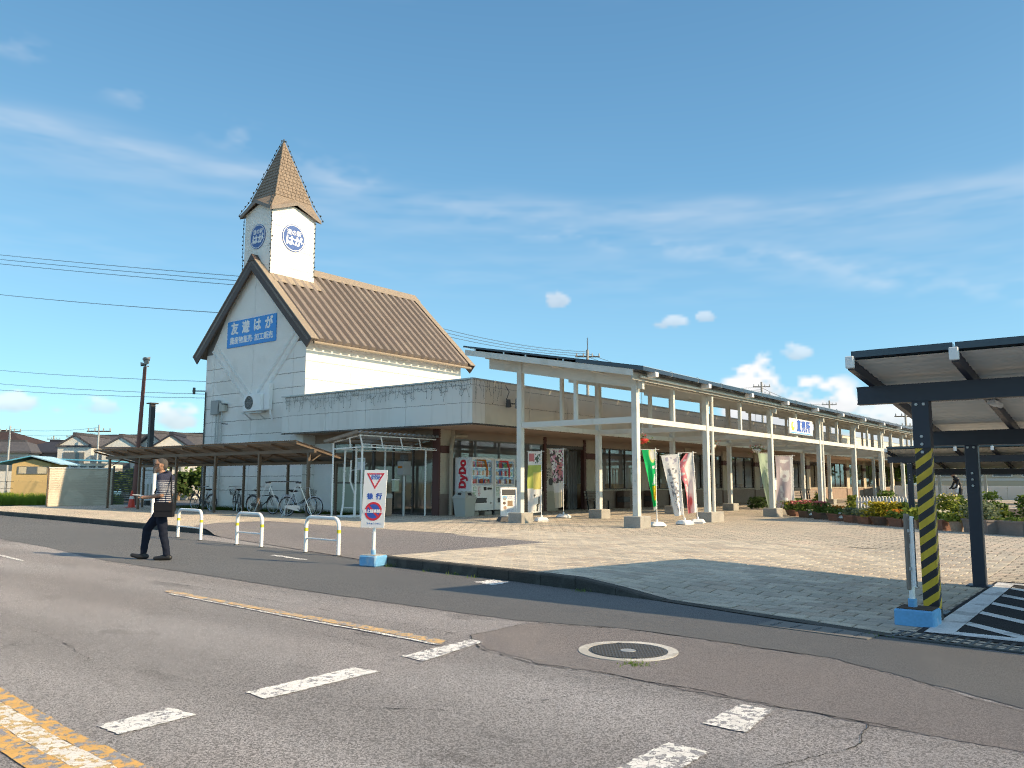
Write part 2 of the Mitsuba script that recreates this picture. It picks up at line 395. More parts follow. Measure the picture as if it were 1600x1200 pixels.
def place(loc, rz=0.0): return T().translate([float(x) for x in loc]).rotate([0, 0, 1], math.degrees(rz))


def quads(centres, u, v):
    """many separate quads: centre plus and minus u and v (arrays n x 3)"""
    c = np.asarray(centres); n = len(c)
    P = np.stack([c - u - v, c + u - v, c + u + v, c - u + v], 1).reshape(-1, 3)
    i = np.arange(n)[:, None] * 4
    return tm(P, np.vstack([i + [0, 1, 2], i + [0, 2, 3]]))


def leaves(pts, size, jitter=0.4, upb=0.3, rs=nr, aspect=0.55):
    n = len(pts); d = rs.normal(size=(n, 3)); d[:, 2] = np.abs(d[:, 2]) * upb + d[:, 2] * 0.4
    d /= np.linalg.norm(d, axis=1, keepdims=True); w = np.cross(d, rs.normal(size=(n, 3))); w /= np.linalg.norm(w, axis=1, keepdims=True)
    s = size * (1 + jitter * (rs.rand(n, 1) * 2 - 1))
    c = np.asarray(pts)
    P = np.stack([c - d * s, c + w * s * aspect, c + d * s, c - w * s * aspect], 1).reshape(-1, 3)
    i = np.arange(n)[:, None] * 4
    return tm(P, np.vstack([i + [0, 1, 2], i + [0, 2, 3]]))


GLYPH = {'道': (80.0, [[[6, 13, 11, 19, 18, 23, 18, 45, 7, 46, 7, 54, 26, 54, 26, 23, 31, 20, 42, 16, 82, 17, 81, 9, 74, 8, 41, 8, 32, 10, 22, 16, 12, 7, 10, 7]], [[8, 74, 8, 77, 14, 80, 27, 67, 28, 72, 40, 73, 36, 80, 41, 83, 44, 83, 50, 72, 58, 72, 64, 83, 72, 81, 72, 78, 68, 73, 80, 72, 81, 65, 58, 64, 56, 61, 74, 60, 75, 59, 74, 20, 34, 20, 33, 60, 46, 60, 48, 64, 27, 65, 22, 61, 20, 60], [42, 28, 65, 27, 66, 30, 42, 31], [42, 39, 65, 38, 66, 41, 42, 42], [42, 50, 65, 49, 66, 52, 42, 53]]]),
         'の': (80.0, [[[10, 34, 10, 46, 14, 56, 23, 66, 34, 72, 50, 73, 60, 71, 66, 68, 72, 62, 77, 51, 78, 36, 75, 27, 67, 17, 54, 11, 46, 10, 41, 18, 59, 24, 64, 29, 67, 34, 68, 39, 67, 51, 64, 56, 57, 62, 50, 64, 47, 48, 42, 32, 37, 23, 31, 17, 22, 16, 18, 18, 13, 24], [20, 45, 20, 33, 23, 28, 26, 26, 29, 28, 36, 42, 40, 64, 31, 60, 23, 53]]]),
         '駅': (80.0, [[[5, 13, 8, 22, 9, 33, 20, 32, 26, 33, 28, 35, 10, 35, 9, 36, 10, 79, 42, 79, 42, 72, 30, 71, 31, 68, 40, 67, 40, 60, 31, 60, 30, 56, 40, 55, 41, 49, 40, 47, 31, 47, 30, 44, 43, 42, 42, 24, 45, 38, 46, 79, 80, 79, 80, 44, 67, 43, 73, 24, 78, 17, 83, 13, 83, 11, 78, 6, 74, 7, 66, 17, 61, 30, 58, 44, 54, 43, 52, 25, 49, 14, 45, 6, 43, 6, 39, 8, 32, 6, 24, 6, 23, 14, 31, 14, 32, 15, 33, 20, 30, 23, 30, 18, 24, 17, 22, 22, 22, 15, 16, 14, 15, 21, 10, 10], [54, 53, 71, 53, 71, 71, 54, 71], [32, 34, 33, 33, 34, 32, 34, 35], [18, 44, 22, 43, 22, 47, 18, 47], [18, 56, 22, 55, 22, 59, 18, 60], [18, 68, 22, 68, 22, 71, 18, 71]]]),
         'は': (80.0, [[[32, 20, 33, 28, 38, 33, 46, 36, 56, 37, 56, 53, 36, 54, 34, 54, 34, 62, 55, 62, 56, 77, 65, 77, 65, 63, 77, 65, 79, 63, 79, 57, 78, 55, 65, 54, 66, 34, 77, 27, 82, 23, 82, 21, 78, 16, 76, 15, 66, 23, 64, 15, 60, 12, 55, 10, 46, 10, 40, 12, 34, 16], [42, 22, 45, 19, 53, 19, 56, 22, 56, 27, 46, 28, 42, 26]], [[12, 30, 12, 48, 16, 76, 17, 78, 25, 77, 26, 74, 22, 55, 21, 36, 24, 40, 25, 40, 29, 36, 29, 34, 24, 20, 23, 10, 15, 10]]]),
         'が': (80.0, [[[69, 80, 71, 82, 76, 83, 83, 72, 83, 70, 76, 68]], [[58, 64, 58, 66, 65, 69, 60, 76, 61, 78, 68, 80, 74, 68, 74, 66, 70, 64, 80, 44, 82, 39, 81, 37, 74, 34, 72, 34, 68, 48]], [[8, 56, 8, 60, 27, 61, 29, 78, 38, 78, 40, 76, 37, 62, 51, 61, 56, 57, 58, 51, 57, 28, 55, 20, 52, 14, 49, 11, 44, 10, 34, 10, 30, 12, 29, 20, 43, 19, 45, 21, 47, 27, 49, 42, 49, 50, 46, 53, 38, 53, 35, 53, 27, 28, 18, 10, 10, 12, 9, 14, 18, 30, 25, 51, 9, 50]]]),
         '友': (80.0, [[[5, 14, 14, 23, 21, 36, 27, 59, 27, 61, 8, 61, 9, 70, 28, 70, 30, 82, 38, 83, 39, 82, 38, 70, 80, 69, 80, 61, 37, 61, 36, 54, 36, 53, 67, 53, 72, 51, 67, 37, 57, 23, 66, 18, 82, 14, 82, 12, 78, 6, 63, 10, 50, 17, 36, 9, 24, 6, 20, 12, 21, 14, 33, 18, 42, 23, 32, 37, 24, 21, 16, 11, 12, 8], [39, 44, 43, 36, 49, 29, 55, 35, 60, 44]]]),
         '遊': (80.0, [[[6, 12, 8, 17, 17, 24, 17, 46, 7, 46, 6, 54, 26, 54, 26, 28, 30, 35, 32, 46, 32, 63, 25, 64, 21, 60, 19, 60, 7, 72, 9, 76, 12, 78, 14, 78, 24, 69, 25, 72, 36, 72, 34, 80, 42, 82, 46, 72, 54, 72, 58, 82, 61, 83, 66, 81, 65, 74, 82, 74, 81, 66, 61, 66, 59, 63, 76, 62, 81, 59, 79, 55, 71, 48, 71, 45, 81, 45, 82, 37, 71, 36, 70, 20, 66, 18, 56, 18, 54, 25, 63, 26, 63, 36, 53, 37, 50, 20, 48, 18, 40, 17, 45, 16, 60, 16, 82, 17, 82, 14, 80, 8, 41, 7, 32, 10, 21, 16, 12, 6, 10, 6], [54, 58, 53, 45, 63, 45, 63, 51, 66, 54, 56, 54], [49, 61, 49, 64, 40, 64, 40, 59, 51, 59], [31, 20, 36, 18, 35, 25, 43, 26, 44, 50, 40, 50, 38, 33]]]),
         '農': (80.0, [[[6, 10, 11, 20, 13, 31, 14, 50, 15, 51, 14, 53, 15, 77, 31, 77, 32, 83, 39, 83, 40, 77, 48, 77, 49, 83, 57, 83, 58, 77, 75, 77, 75, 53, 74, 51, 79, 50, 79, 43, 23, 43, 22, 34, 80, 33, 81, 26, 76, 26, 76, 22, 66, 18, 82, 14, 82, 12, 78, 6, 65, 8, 51, 15, 50, 12, 26, 6, 22, 12, 26, 16, 26, 26, 21, 25, 19, 16, 14, 6, 12, 6], [58, 70, 58, 68, 66, 68, 66, 70], [66, 60, 58, 61, 58, 59, 66, 59], [53, 26, 56, 22, 62, 25], [40, 59, 48, 59, 48, 60, 40, 61], [40, 70, 40, 68, 48, 68, 48, 70], [35, 17, 40, 17, 46, 19, 41, 26, 35, 26], [23, 59, 30, 59, 31, 60, 23, 61], [31, 70, 23, 70, 23, 68, 30, 68]], [[24, 36, 24, 42, 72, 41, 72, 35, 71, 34, 25, 34]]]),
         '産': (80.0, [[[5, 10, 9, 19, 12, 30, 12, 58, 29, 59, 24, 67, 12, 67, 12, 75, 38, 75, 37, 80, 44, 83, 50, 75, 77, 74, 77, 68, 67, 67, 63, 59, 79, 58, 80, 57, 80, 50, 54, 50, 54, 44, 75, 43, 74, 36, 54, 35, 54, 30, 72, 30, 73, 24, 72, 22, 54, 22, 54, 16, 79, 16, 79, 8, 20, 8, 20, 16, 45, 16, 45, 22, 27, 22, 26, 28, 21, 30, 16, 13, 13, 6, 10, 6], [35, 66, 39, 58, 52, 58, 56, 66], [29, 31, 45, 30, 45, 35, 32, 36], [37, 44, 45, 44, 45, 50, 38, 50], [21, 37, 26, 43, 29, 50, 21, 49]]]),
         '物': (80.0, [[[5, 49, 9, 65, 10, 78, 13, 78, 18, 77, 18, 67, 20, 66, 21, 83, 29, 82, 29, 67, 36, 66, 38, 61, 42, 69, 46, 83, 54, 82, 51, 70, 81, 70, 82, 62, 80, 37, 78, 20, 76, 12, 70, 7, 58, 7, 55, 14, 56, 16, 66, 16, 68, 18, 71, 35, 72, 60, 65, 38, 59, 24, 52, 14, 45, 7, 39, 10, 38, 13, 46, 21, 52, 31, 59, 46, 63, 61, 60, 61, 51, 38, 40, 24, 34, 27, 32, 30, 39, 37, 44, 45, 51, 61, 47, 61, 39, 47, 39, 39, 29, 35, 28, 6, 21, 6, 20, 7, 20, 33, 7, 30, 5, 36, 6, 38, 20, 42, 20, 57, 16, 57, 12, 46], [29, 46, 35, 47, 31, 50, 31, 52, 35, 58, 29, 57]]]),
         '直': (80.0, [[[7, 9, 6, 17, 18, 18, 18, 63, 36, 64, 37, 66, 37, 68, 9, 68, 9, 76, 38, 76, 39, 82, 41, 83, 49, 82, 48, 76, 80, 75, 79, 68, 47, 68, 46, 64, 71, 64, 71, 18, 81, 18, 81, 9], [26, 18, 61, 18, 62, 21, 27, 22], [26, 30, 61, 30, 62, 33, 27, 33], [26, 42, 61, 41, 62, 44, 27, 44], [26, 53, 61, 52, 62, 55, 27, 56]]]),
         '売': (80.0, [[[6, 12, 7, 14, 15, 16, 23, 21, 27, 27, 28, 38, 30, 40, 19, 41, 18, 32, 10, 31, 10, 49, 78, 49, 78, 31, 69, 32, 69, 41, 56, 40, 58, 39, 58, 16, 71, 16, 72, 26, 75, 26, 81, 23, 80, 13, 77, 9, 72, 7, 58, 7, 53, 8, 50, 10, 48, 14, 49, 41, 37, 41, 38, 36, 36, 24, 32, 17, 26, 12, 11, 6, 10, 6]], [[8, 67, 8, 74, 9, 75, 39, 75, 39, 82, 41, 83, 48, 82, 49, 75, 80, 74, 80, 66, 48, 66, 49, 61, 73, 61, 72, 53, 16, 53, 16, 61, 38, 61, 39, 66]]]),
         '加': (80.0, [[[49, 7, 48, 72, 50, 73, 77, 73, 79, 72, 79, 9, 78, 8, 70, 8, 69, 13, 58, 13, 56, 7], [57, 22, 70, 22, 69, 64, 57, 64]], [[5, 11, 14, 29, 18, 53, 17, 58, 7, 59, 7, 67, 18, 68, 18, 81, 26, 82, 27, 81, 27, 68, 45, 67, 44, 28, 42, 14, 41, 11, 37, 8, 23, 8, 22, 16, 33, 16, 35, 28, 36, 58, 27, 58, 24, 34, 19, 17, 12, 6, 10, 6]]]),
         '工': (80.0, [[[6, 13, 6, 20, 8, 21, 39, 22, 39, 65, 11, 65, 12, 74, 78, 73, 77, 65, 49, 65, 49, 22, 81, 21, 81, 12, 8, 12]]]),
         '販': (80.0, [[[6, 11, 14, 26, 9, 28, 9, 79, 36, 78, 36, 28, 30, 26, 34, 20, 37, 27, 39, 38, 40, 77, 76, 82, 78, 82, 82, 76, 81, 74, 49, 70, 48, 59, 76, 58, 80, 57, 76, 40, 68, 24, 74, 19, 83, 13, 83, 11, 79, 6, 72, 8, 63, 17, 51, 7, 48, 6, 46, 7, 42, 11, 42, 13, 51, 18, 57, 24, 48, 40, 45, 21, 36, 6, 34, 6, 29, 10, 29, 12, 23, 22, 23, 24, 25, 26, 21, 26, 22, 23, 12, 7], [54, 49, 60, 35, 63, 32, 70, 49], [18, 35, 27, 35, 27, 41, 18, 42], [18, 50, 27, 50, 27, 56, 18, 56], [27, 71, 18, 71, 18, 65, 27, 64]]]),
         '所': (80.0, [[[5, 10, 8, 22, 10, 32, 11, 75, 40, 81, 45, 74, 74, 82, 77, 81, 80, 76, 80, 74, 54, 67, 55, 56, 82, 56, 82, 54, 82, 47, 73, 46, 72, 6, 65, 6, 64, 7, 63, 47, 54, 47, 52, 25, 49, 15, 44, 8, 40, 6, 35, 10, 35, 13, 41, 20, 44, 33, 45, 74, 38, 71, 19, 67, 20, 63, 41, 62, 41, 36, 19, 36, 17, 19, 13, 6, 10, 6], [19, 45, 32, 44, 32, 54, 19, 54]]]),
         '徐': (80.0, [[[4, 42, 18, 57, 24, 67, 31, 65, 33, 61, 44, 71, 52, 83, 55, 83, 60, 80, 60, 76, 67, 68, 82, 57, 82, 56, 77, 50, 73, 52, 72, 50, 59, 50, 59, 43, 80, 42, 80, 34, 70, 34, 80, 20, 82, 14, 74, 11, 63, 29, 64, 31, 68, 34, 60, 34, 58, 9, 53, 6, 42, 6, 40, 14, 50, 15, 50, 34, 40, 34, 40, 33, 45, 32, 46, 30, 40, 18, 34, 10, 27, 14, 27, 16, 33, 23, 38, 34, 30, 35, 30, 42, 50, 43, 50, 50, 39, 50, 38, 53, 32, 50, 27, 54, 26, 52, 26, 7, 25, 6, 17, 6, 16, 41, 10, 36, 8, 36], [54, 69, 45, 58, 64, 59]], [[5, 64, 5, 66, 18, 77, 22, 83, 30, 80, 30, 78, 26, 72, 11, 59, 9, 59]]]),
         '行': (80.0, [[[34, 48, 34, 56, 82, 55, 81, 47, 70, 47, 70, 13, 67, 8, 59, 6, 49, 6, 46, 13, 47, 15, 61, 15, 61, 47]], [[37, 77, 79, 78, 80, 70, 38, 69]], [[4, 39, 18, 52, 28, 66, 36, 63, 36, 61, 27, 49, 26, 6, 19, 6, 18, 7, 18, 38, 11, 33, 9, 33]], [[9, 58, 5, 65, 14, 71, 25, 83, 33, 80, 27, 72, 12, 58]]]),
         '止': (80.0, [[[6, 11, 7, 19, 18, 20, 18, 65, 27, 64, 27, 19, 42, 19, 42, 82, 51, 83, 52, 56, 78, 55, 77, 47, 52, 47, 52, 19, 80, 19, 82, 18, 81, 10]]]),
         'ま': (80.0, [[[17, 21, 19, 29, 24, 33, 30, 36, 42, 36, 42, 43, 25, 44, 17, 45, 17, 53, 18, 54, 42, 52, 41, 60, 18, 62, 18, 70, 41, 69, 42, 79, 51, 79, 51, 69, 72, 71, 72, 62, 51, 60, 51, 52, 71, 54, 73, 53, 72, 45, 51, 43, 52, 34, 65, 28, 75, 21, 71, 13, 68, 13, 63, 18, 52, 24, 51, 15, 47, 11, 40, 8, 32, 8, 25, 10, 20, 13], [26, 21, 28, 19, 31, 18, 39, 18, 42, 21, 42, 27, 30, 27, 27, 25]]]),
         'れ': (80.0, [[[7, 25, 7, 27, 21, 45, 25, 52, 24, 56, 10, 55, 9, 64, 25, 65, 26, 78, 35, 79, 36, 78, 35, 66, 38, 63, 35, 58, 45, 64, 52, 67, 61, 67, 66, 64, 69, 58, 66, 23, 70, 22, 82, 28, 84, 19, 77, 14, 70, 12, 64, 12, 59, 15, 57, 20, 57, 29, 60, 56, 56, 58, 47, 56, 33, 43, 33, 9, 23, 10, 23, 32, 14, 19, 11, 19]]]),
         '路': (80.0, [[[6, 11, 6, 18, 10, 20, 10, 47, 18, 47, 18, 21, 21, 22, 21, 51, 10, 52, 10, 80, 38, 80, 39, 62, 45, 70, 51, 83, 59, 81, 58, 75, 72, 75, 77, 73, 75, 65, 66, 51, 72, 45, 84, 38, 80, 33, 77, 31, 76, 6, 69, 6, 68, 9, 52, 9, 50, 6, 43, 6, 42, 31, 39, 30, 35, 35, 30, 35, 30, 24, 39, 26, 41, 20, 40, 18, 8, 10], [51, 18, 68, 18, 68, 29, 51, 30], [60, 44, 54, 38, 66, 38], [54, 66, 60, 57, 65, 66], [42, 51, 30, 51, 30, 43, 39, 43, 41, 41, 54, 50, 48, 58], [30, 71, 18, 71, 18, 60, 30, 60]]]),
         '上': (80.0, [[[7, 10, 7, 19, 36, 19, 37, 82, 46, 81, 46, 57, 76, 56, 75, 48, 46, 47, 46, 19, 81, 19, 81, 10]]]),
         '駐': (80.0, [[[6, 13, 9, 32, 11, 33, 15, 32, 20, 32, 26, 34, 10, 35, 10, 80, 41, 80, 41, 72, 31, 71, 31, 67, 39, 67, 40, 66, 42, 68, 58, 68, 52, 80, 58, 83, 67, 72, 67, 68, 81, 67, 81, 59, 65, 59, 65, 44, 79, 44, 80, 37, 78, 35, 65, 35, 65, 18, 82, 17, 82, 8, 40, 8, 39, 10, 34, 6, 24, 6, 23, 7, 22, 14, 31, 14, 32, 20, 30, 21, 30, 18, 26, 16, 23, 19, 22, 14, 17, 14, 16, 16, 15, 23, 12, 11, 10, 10], [39, 59, 31, 59, 31, 55, 39, 55, 40, 54, 40, 47, 31, 47, 31, 42, 42, 42, 43, 41, 44, 44, 56, 44, 56, 59, 42, 59, 40, 61], [42, 36, 41, 17, 56, 17, 56, 35], [32, 34, 33, 32, 33, 34], [18, 68, 23, 67, 23, 71, 18, 72], [18, 47, 18, 43, 23, 43, 23, 47], [23, 59, 18, 59, 18, 55, 23, 55]]]),
         '車': (80.0, [[[7, 18, 8, 26, 39, 27, 39, 30, 15, 30, 15, 64, 39, 64, 39, 67, 10, 67, 10, 76, 39, 76, 40, 83, 48, 83, 49, 76, 79, 75, 78, 67, 48, 67, 49, 64, 73, 64, 73, 30, 49, 30, 48, 27, 81, 26, 81, 18, 49, 18, 48, 6, 40, 6, 39, 18], [48, 38, 64, 38, 64, 43, 49, 43], [48, 51, 64, 51, 64, 56, 49, 56], [24, 38, 39, 38, 39, 43, 24, 43], [24, 51, 39, 51, 39, 56, 24, 56]]]),
         '禁': (80.0, [[[6, 52, 6, 54, 18, 66, 9, 67, 8, 74, 21, 75, 22, 82, 23, 83, 30, 82, 31, 75, 41, 75, 42, 74, 43, 75, 56, 75, 57, 83, 64, 83, 65, 75, 79, 75, 80, 74, 79, 67, 69, 66, 77, 58, 82, 54, 82, 52, 78, 48, 76, 48, 65, 57, 65, 47, 72, 46, 72, 38, 18, 38, 17, 46, 22, 47, 21, 56, 11, 47], [45, 48, 57, 47, 56, 57, 50, 52], [35, 66, 41, 61, 44, 57, 52, 66, 44, 66, 42, 68], [30, 47, 43, 47, 44, 47, 39, 53, 31, 58]], [[7, 11, 8, 14, 17, 20, 22, 26, 8, 27, 8, 35, 80, 35, 81, 34, 81, 28, 80, 27, 63, 27, 80, 13, 80, 11, 74, 7, 72, 7, 56, 21, 55, 23, 59, 27, 49, 27, 49, 11, 46, 7, 43, 6, 30, 6, 27, 12, 28, 14, 40, 14, 39, 27, 27, 27, 31, 24, 30, 21, 21, 12, 14, 7, 12, 7]]]),
         'D': (55.2, [[[11, 13, 11, 74, 31, 74, 37, 73, 44, 70, 52, 62, 56, 51, 56, 36, 51, 24, 44, 16, 31, 12], [21, 22, 28, 22, 37, 24, 41, 28, 44, 35, 45, 46, 43, 55, 39, 62, 33, 64, 21, 65]]]),
         'y': (41.6, [[[4, 56, 4, 59, 14, 59, 26, 27, 36, 58, 46, 59, 45, 52, 28, 5, 22, -3, 14, -6, 8, -6, 5, -4, 7, 3, 13, 3, 17, 5, 21, 14]]]),
         'o': (48.4, [[[6, 34, 7, 43, 11, 52, 18, 58, 26, 60, 35, 59, 42, 55, 48, 48, 50, 38, 49, 28, 46, 20, 39, 14, 31, 11, 22, 12, 14, 16, 9, 24], [18, 33, 20, 25, 23, 22, 30, 20, 34, 22, 38, 27, 39, 32, 39, 41, 36, 47, 28, 51, 21, 48, 18, 40]]]),
         'S': (47.6, [[[6, 20, 6, 22, 11, 28, 13, 28, 21, 22, 27, 21, 36, 23, 39, 28, 39, 31, 36, 35, 18, 43, 11, 50, 9, 59, 12, 68, 19, 73, 26, 75, 36, 74, 44, 70, 48, 66, 44, 60, 42, 60, 35, 65, 28, 66, 21, 62, 20, 58, 23, 53, 42, 44, 46, 40, 50, 30, 49, 24, 47, 19, 37, 12, 25, 11, 17, 13]]]),
         'T': (48.0, [[[5, 66, 6, 74, 51, 74, 50, 65, 33, 65, 32, 12, 23, 13, 23, 65, 6, 65]]]),
         'P': (50.8, [[[11, 12, 11, 74, 33, 74, 45, 71, 49, 68, 52, 61, 52, 53, 50, 46, 46, 40, 40, 38, 33, 36, 21, 36, 21, 13], [21, 46, 32, 45, 39, 48, 42, 53, 40, 61, 34, 65, 21, 65]]]),
         'O': (59.2, [[[7, 38, 7, 49, 10, 59, 14, 66, 23, 73, 30, 75, 40, 75, 44, 73, 52, 68, 58, 59, 60, 47, 58, 30, 53, 20, 44, 13, 37, 11, 30, 11, 20, 15, 14, 20, 11, 24], [18, 38, 21, 28, 27, 22, 35, 21, 42, 24, 47, 30, 50, 41, 49, 52, 45, 60, 42, 63, 35, 66, 30, 65, 25, 63, 22, 59, 19, 53]]])}


def glyph(ch):
    adv, gs = GLYPH[ch]; out = []
    for rings in gs:
        R = [[(s[i], s[i + 1]) for i in range(0, len(s), 2)] for s in rings]
        out.append(Polygon(R[0], R[1:]).buffer(0))
    return adv, out


def write(text, h, o, ex, ey, ez, depth=0.004, gap=0.0, bold=0.0, vertical=False):
    """lettering: characters h high, centred on o, reading along ex with ey up, raised along ez"""
    ms, x = [], 0.0; s = h / 80.0; shapes = []
    for ch in text:
        if ch == ' ': x += 40; continue
        if ch == '・':
            shapes.append(affinity.translate(sbox(15, 33, 25, 43), x, 0)); x += 40; continue
        adv, gs = glyph(ch)
        for g in gs: shapes.append(affinity.translate(g.buffer(bold) if bold else g, x, 0))
        x += adv + gap
    x -= gap
    for g in shapes:
        for q in getattr(g, 'geoms', [g]):
            q = affinity.affine_transform(q, [s, 0, 0, s, -x * s / 2, -40 * s])
            ms.append(ext(q, depth, o, ex, ey, ez))
    return cat(ms)


def scribble(n, w, h, seed, o, ex, ey, ez, depth=0.003, thick=0.12, cols=1):
    """small printed characters too small to read in the photograph: stacked strokes"""
    r = random.Random(seed); ms = []
    for c in range(cols):
        for i in range(n):
            cx, cy = (c - (cols - 1) / 2) * w * 1.25, -(i + 0.5) * h * 1.12
            for k in range(r.choice((3, 4, 4, 5))):
                if r.random() < 0.5: q = sbox(cx - w * r.uniform(.2, .5), cy + h * r.uniform(-.4, .4), cx + w * r.uniform(.2, .5), 0); y = h * r.uniform(-.42, .4) + cy; q = sbox(cx - w * r.uniform(.2, .5), y, cx + w * r.uniform(.2, .5), y + h * thick)
                else: x = cx + w * r.uniform(-.42, .4); q = sbox(x, cy - h * r.uniform(.1, .48), x + w * thick, cy + h * r.uniform(.1, .48))
                ms.append(ext(q, depth, o, ex, ey, ez))
    return cat(ms)


X, Y, Z = np.eye(3)

# ------------------------------------------------------------------ ground


def ss(a, b, x):
    t = np.clip((np.asarray(x, float) - a) / (b - a), 0, 1); return t * t * (3 - 2 * t)


def xk(y): return np.interp(y, [-12, 0, 1.8, 3.1, 4.5, 5.73, 6.9, 8.13, 9.8], [6.9, 7.25, 7.62, 8.02, 8.36, 8.6, 8.80, 8.93, 9.15])
def xl(y): return np.interp(y, [17.8, 19.6, 23.5, 28.8, 35.6, 60], [11.65, 11.8, 12.08, 12.66, 13.2, 15.0])
def ramp_edge(y): return 9.35 + 0.255 * (np.asarray(y, float) - 9.8)


def hz(x, y):
    """height of the forecourt"""
    x, y = np.asarray(x, float), np.asarray(y, float)
    w = ss(9.75, 10.6, y) * (1 - ss(17.9, 19.0, y))
    a = 1 - w * (1 - ss(0.2, 3.2, x - ramp_edge(y)))
    q = ss(8.7, 10.5, x)
    b = np.maximum(ss(0, 1, (y - (4.5 - 2.9 * q)) / (1.25 + 4.0 * q)), ss(13, 19, x))
    return 0.012 + 0.128 * np.minimum(a, b)


def polysheet(poly, step, zf, dz=0.0):
    """a polygon of the ground cut along a grid and laid on the height function"""
    from shapely.prepared import prep
    x0, y0, x1, y1 = poly.bounds; P = prep(poly); V, F = [], []
    for i in range(int((x1 - x0) / step) + 1):
        for j in range(int((y1 - y0) / step) + 1):
            c = sbox(x0 + i * step, y0 + j * step, x0 + (i + 1) * step, y0 + (j + 1) * step)
            if P.contains(c): q = [c.exterior.coords[k] for k in (0, 1, 2, 3)][::-1]; tri = [[0, 1, 2], [0, 2, 3]]; pts = np.array(q); sets = [(pts, tri)]
            elif P.intersects(c):
                g = poly.intersection(c); sets = []
                for q in getattr(g, 'geoms', [g]):
                    if q.geom_type == 'Polygon' and q.area > 1e-8:
                        e, t = trimesh.creation.triangulate_polygon(q, engine='earcut'); sets.append((e, t))
            else: continue
            for pts, tri in sets:
                b = len(V); pts = np.asarray(pts, float)[:, :2]
                for t in tri:
                    a = pts[t]; s = (a[1, 0] - a[0, 0]) * (a[2, 1] - a[0, 1]) - (a[2, 0] - a[0, 0]) * (a[1, 1] - a[0, 1])
                    F.append([b + k for k in (t if s > 0 else t[::-1])])
                V += [[p[0], p[1], 0] for p in pts]
    V = np.array(V); V[:, 2] = zf(V[:, 0], V[:, 1]) + dz if callable(zf) else zf + dz
    return tm(V, F)


def flat(pts, z): 
    e, t = trimesh.creation.triangulate_polygon(Polygon(pts), engine='earcut'); e = np.asarray(e)
    f = np.array(t); a = e[f]; s = (a[:, 1, 0] - a[:, 0, 0]) * (a[:, 2, 1] - a[:, 0, 1]) - (a[:, 2, 0] - a[:, 0, 0]) * (a[:, 1, 1] - a[:, 0, 1])
    f[s < 0] = f[s < 0][:, ::-1]
    return tm(np.c_[e[:, 0], e[:, 1], np.full(len(e), z)], f)


struct('ground', flat([(-600, -600), (900, -600), (900, 900), (-600, 900)], -0.06), 'm_ground', label='open level ground round the road and the buildings')
road = struct('road', flat([(-7, -60), (9.0, -60), (9.4, 9.0), (12.4, 20), (12.6, 26), (13.4, 36), (16, 60), (19.5, 90), (6, 90), (3, 60), (-5.5, 30), (-7, 5)], 0.0), 'm_road', label='grey asphalt road with coarse worn surface')
def ragged(pts, amp, step, seed):
    """a marking's outline with worn, uneven edges"""
    r = random.Random(seed); out = []
    for a, b in zip(pts, pts[1:] + pts[:1]):
        a, b = np.array(a), np.array(b); n = max(1, int(np.linalg.norm(b - a) / step)); nn = np.array([-(b - a)[1], (b - a)[0]]) / (np.linalg.norm(b - a) + 1e-9)
        for i in range(n): out.append(tuple(a + (b - a) * i / n + nn * r.uniform(-amp, amp) * (i > 0)))
    p = Polygon(out)
    return list(p.buffer(0).exterior.coords)[:-1] if p.buffer(0).geom_type == 'Polygon' else pts


strip = [(7.3, -14), (xk(-2), -2), (xk(1.8), 1.8), (xk(3.1), 3.1), (xk(4.5), 4.5), (xk(7), 7), (xk(9.8), 9.8), (9.45, 10.3), (9.95, 12.4), (10.3, 15.0), (10.6, 17.4), (11.5, 18.6), (11.8, 20), (12.05, 23.5), (12.6, 28.8), (13.1, 35),
         (9.8, 35), (8.6, 26), (7.81, 20.9), (7.42, 17.6), (6.8, 13.9), (6.66, 11.2), (6.47, 8.5), (6.42, 7.2), (6.38, 6.2), (6.36, 4.9), (6.62, 3.9), (6.58, 3.0), (6.52, 2.5), (6.5, 2.05), (6.2, 1.5), (5.75, .72), (5.4, -3), (5.2, -14)]
part(road, 'smooth_strip', flat(ragged(strip, .012, .07, 51), 0.004), 'm_road_smooth', label='darker smooth asphalt strip along the kerb')
part(road, 'patch', flat(ragged([(6.32, 4.75), (6.58, 3.85), (6.54, 3.0), (6.49, 2.5), (6.46, 2.05), (6.16, 1.5), (5.7, .7), (5.3, -4), (4.6, -4), (4.88, 1.5), (4.92, 2.2), (4.95, 2.6), (5.02, 3.1), (4.97, 3.6), (5.15, 4.3), (5.5, 4.75)], .02, .05, 52), 0.003), 'm_road_fine', label='reddish finer asphalt patch round the manhole')


for i, q in enumerate(([(2.25, 4.58), (2.68, 4.6), (2.69, 4.35), (2.24, 4.33)], [(3.16, 4.57), (4.03, 4.58), (4.07, 4.34), (3.14, 4.34)], [(4.52, 4.59), (5.35, 4.62), (5.33, 4.47), (4.49, 4.33)],
                       [(4.31, 2.06), (4.83, 2.05), (4.80, 1.85), (4.30, 1.81)], [(3.22, 2.06), (3.9, 2.05), (3.88, 1.82), (3.2, 1.82)], [(1.6, 2.06), (2.2, 2.06), (2.2, 1.82), (1.6, 1.82)])):
    part(road, 'white_dash', flat(ragged(q, .007, .022, i), 0.006), 'm_mark_white' if i < 2 else 'm_mark_white_worn')
part(road, 'edge_line', flat(ragged([(5.46, 9.55), (5.33, 7.9), (5.28, 6.6), (5.24, 5.4), (5.18, 4.75), (5.04, 4.66), (5.11, 5.4), (5.16, 6.6), (5.24, 7.9), (5.33, 9.4)], .008, .06, 31), 0.0065), 'm_mark_orange_worn', label='worn orange and white edge line')
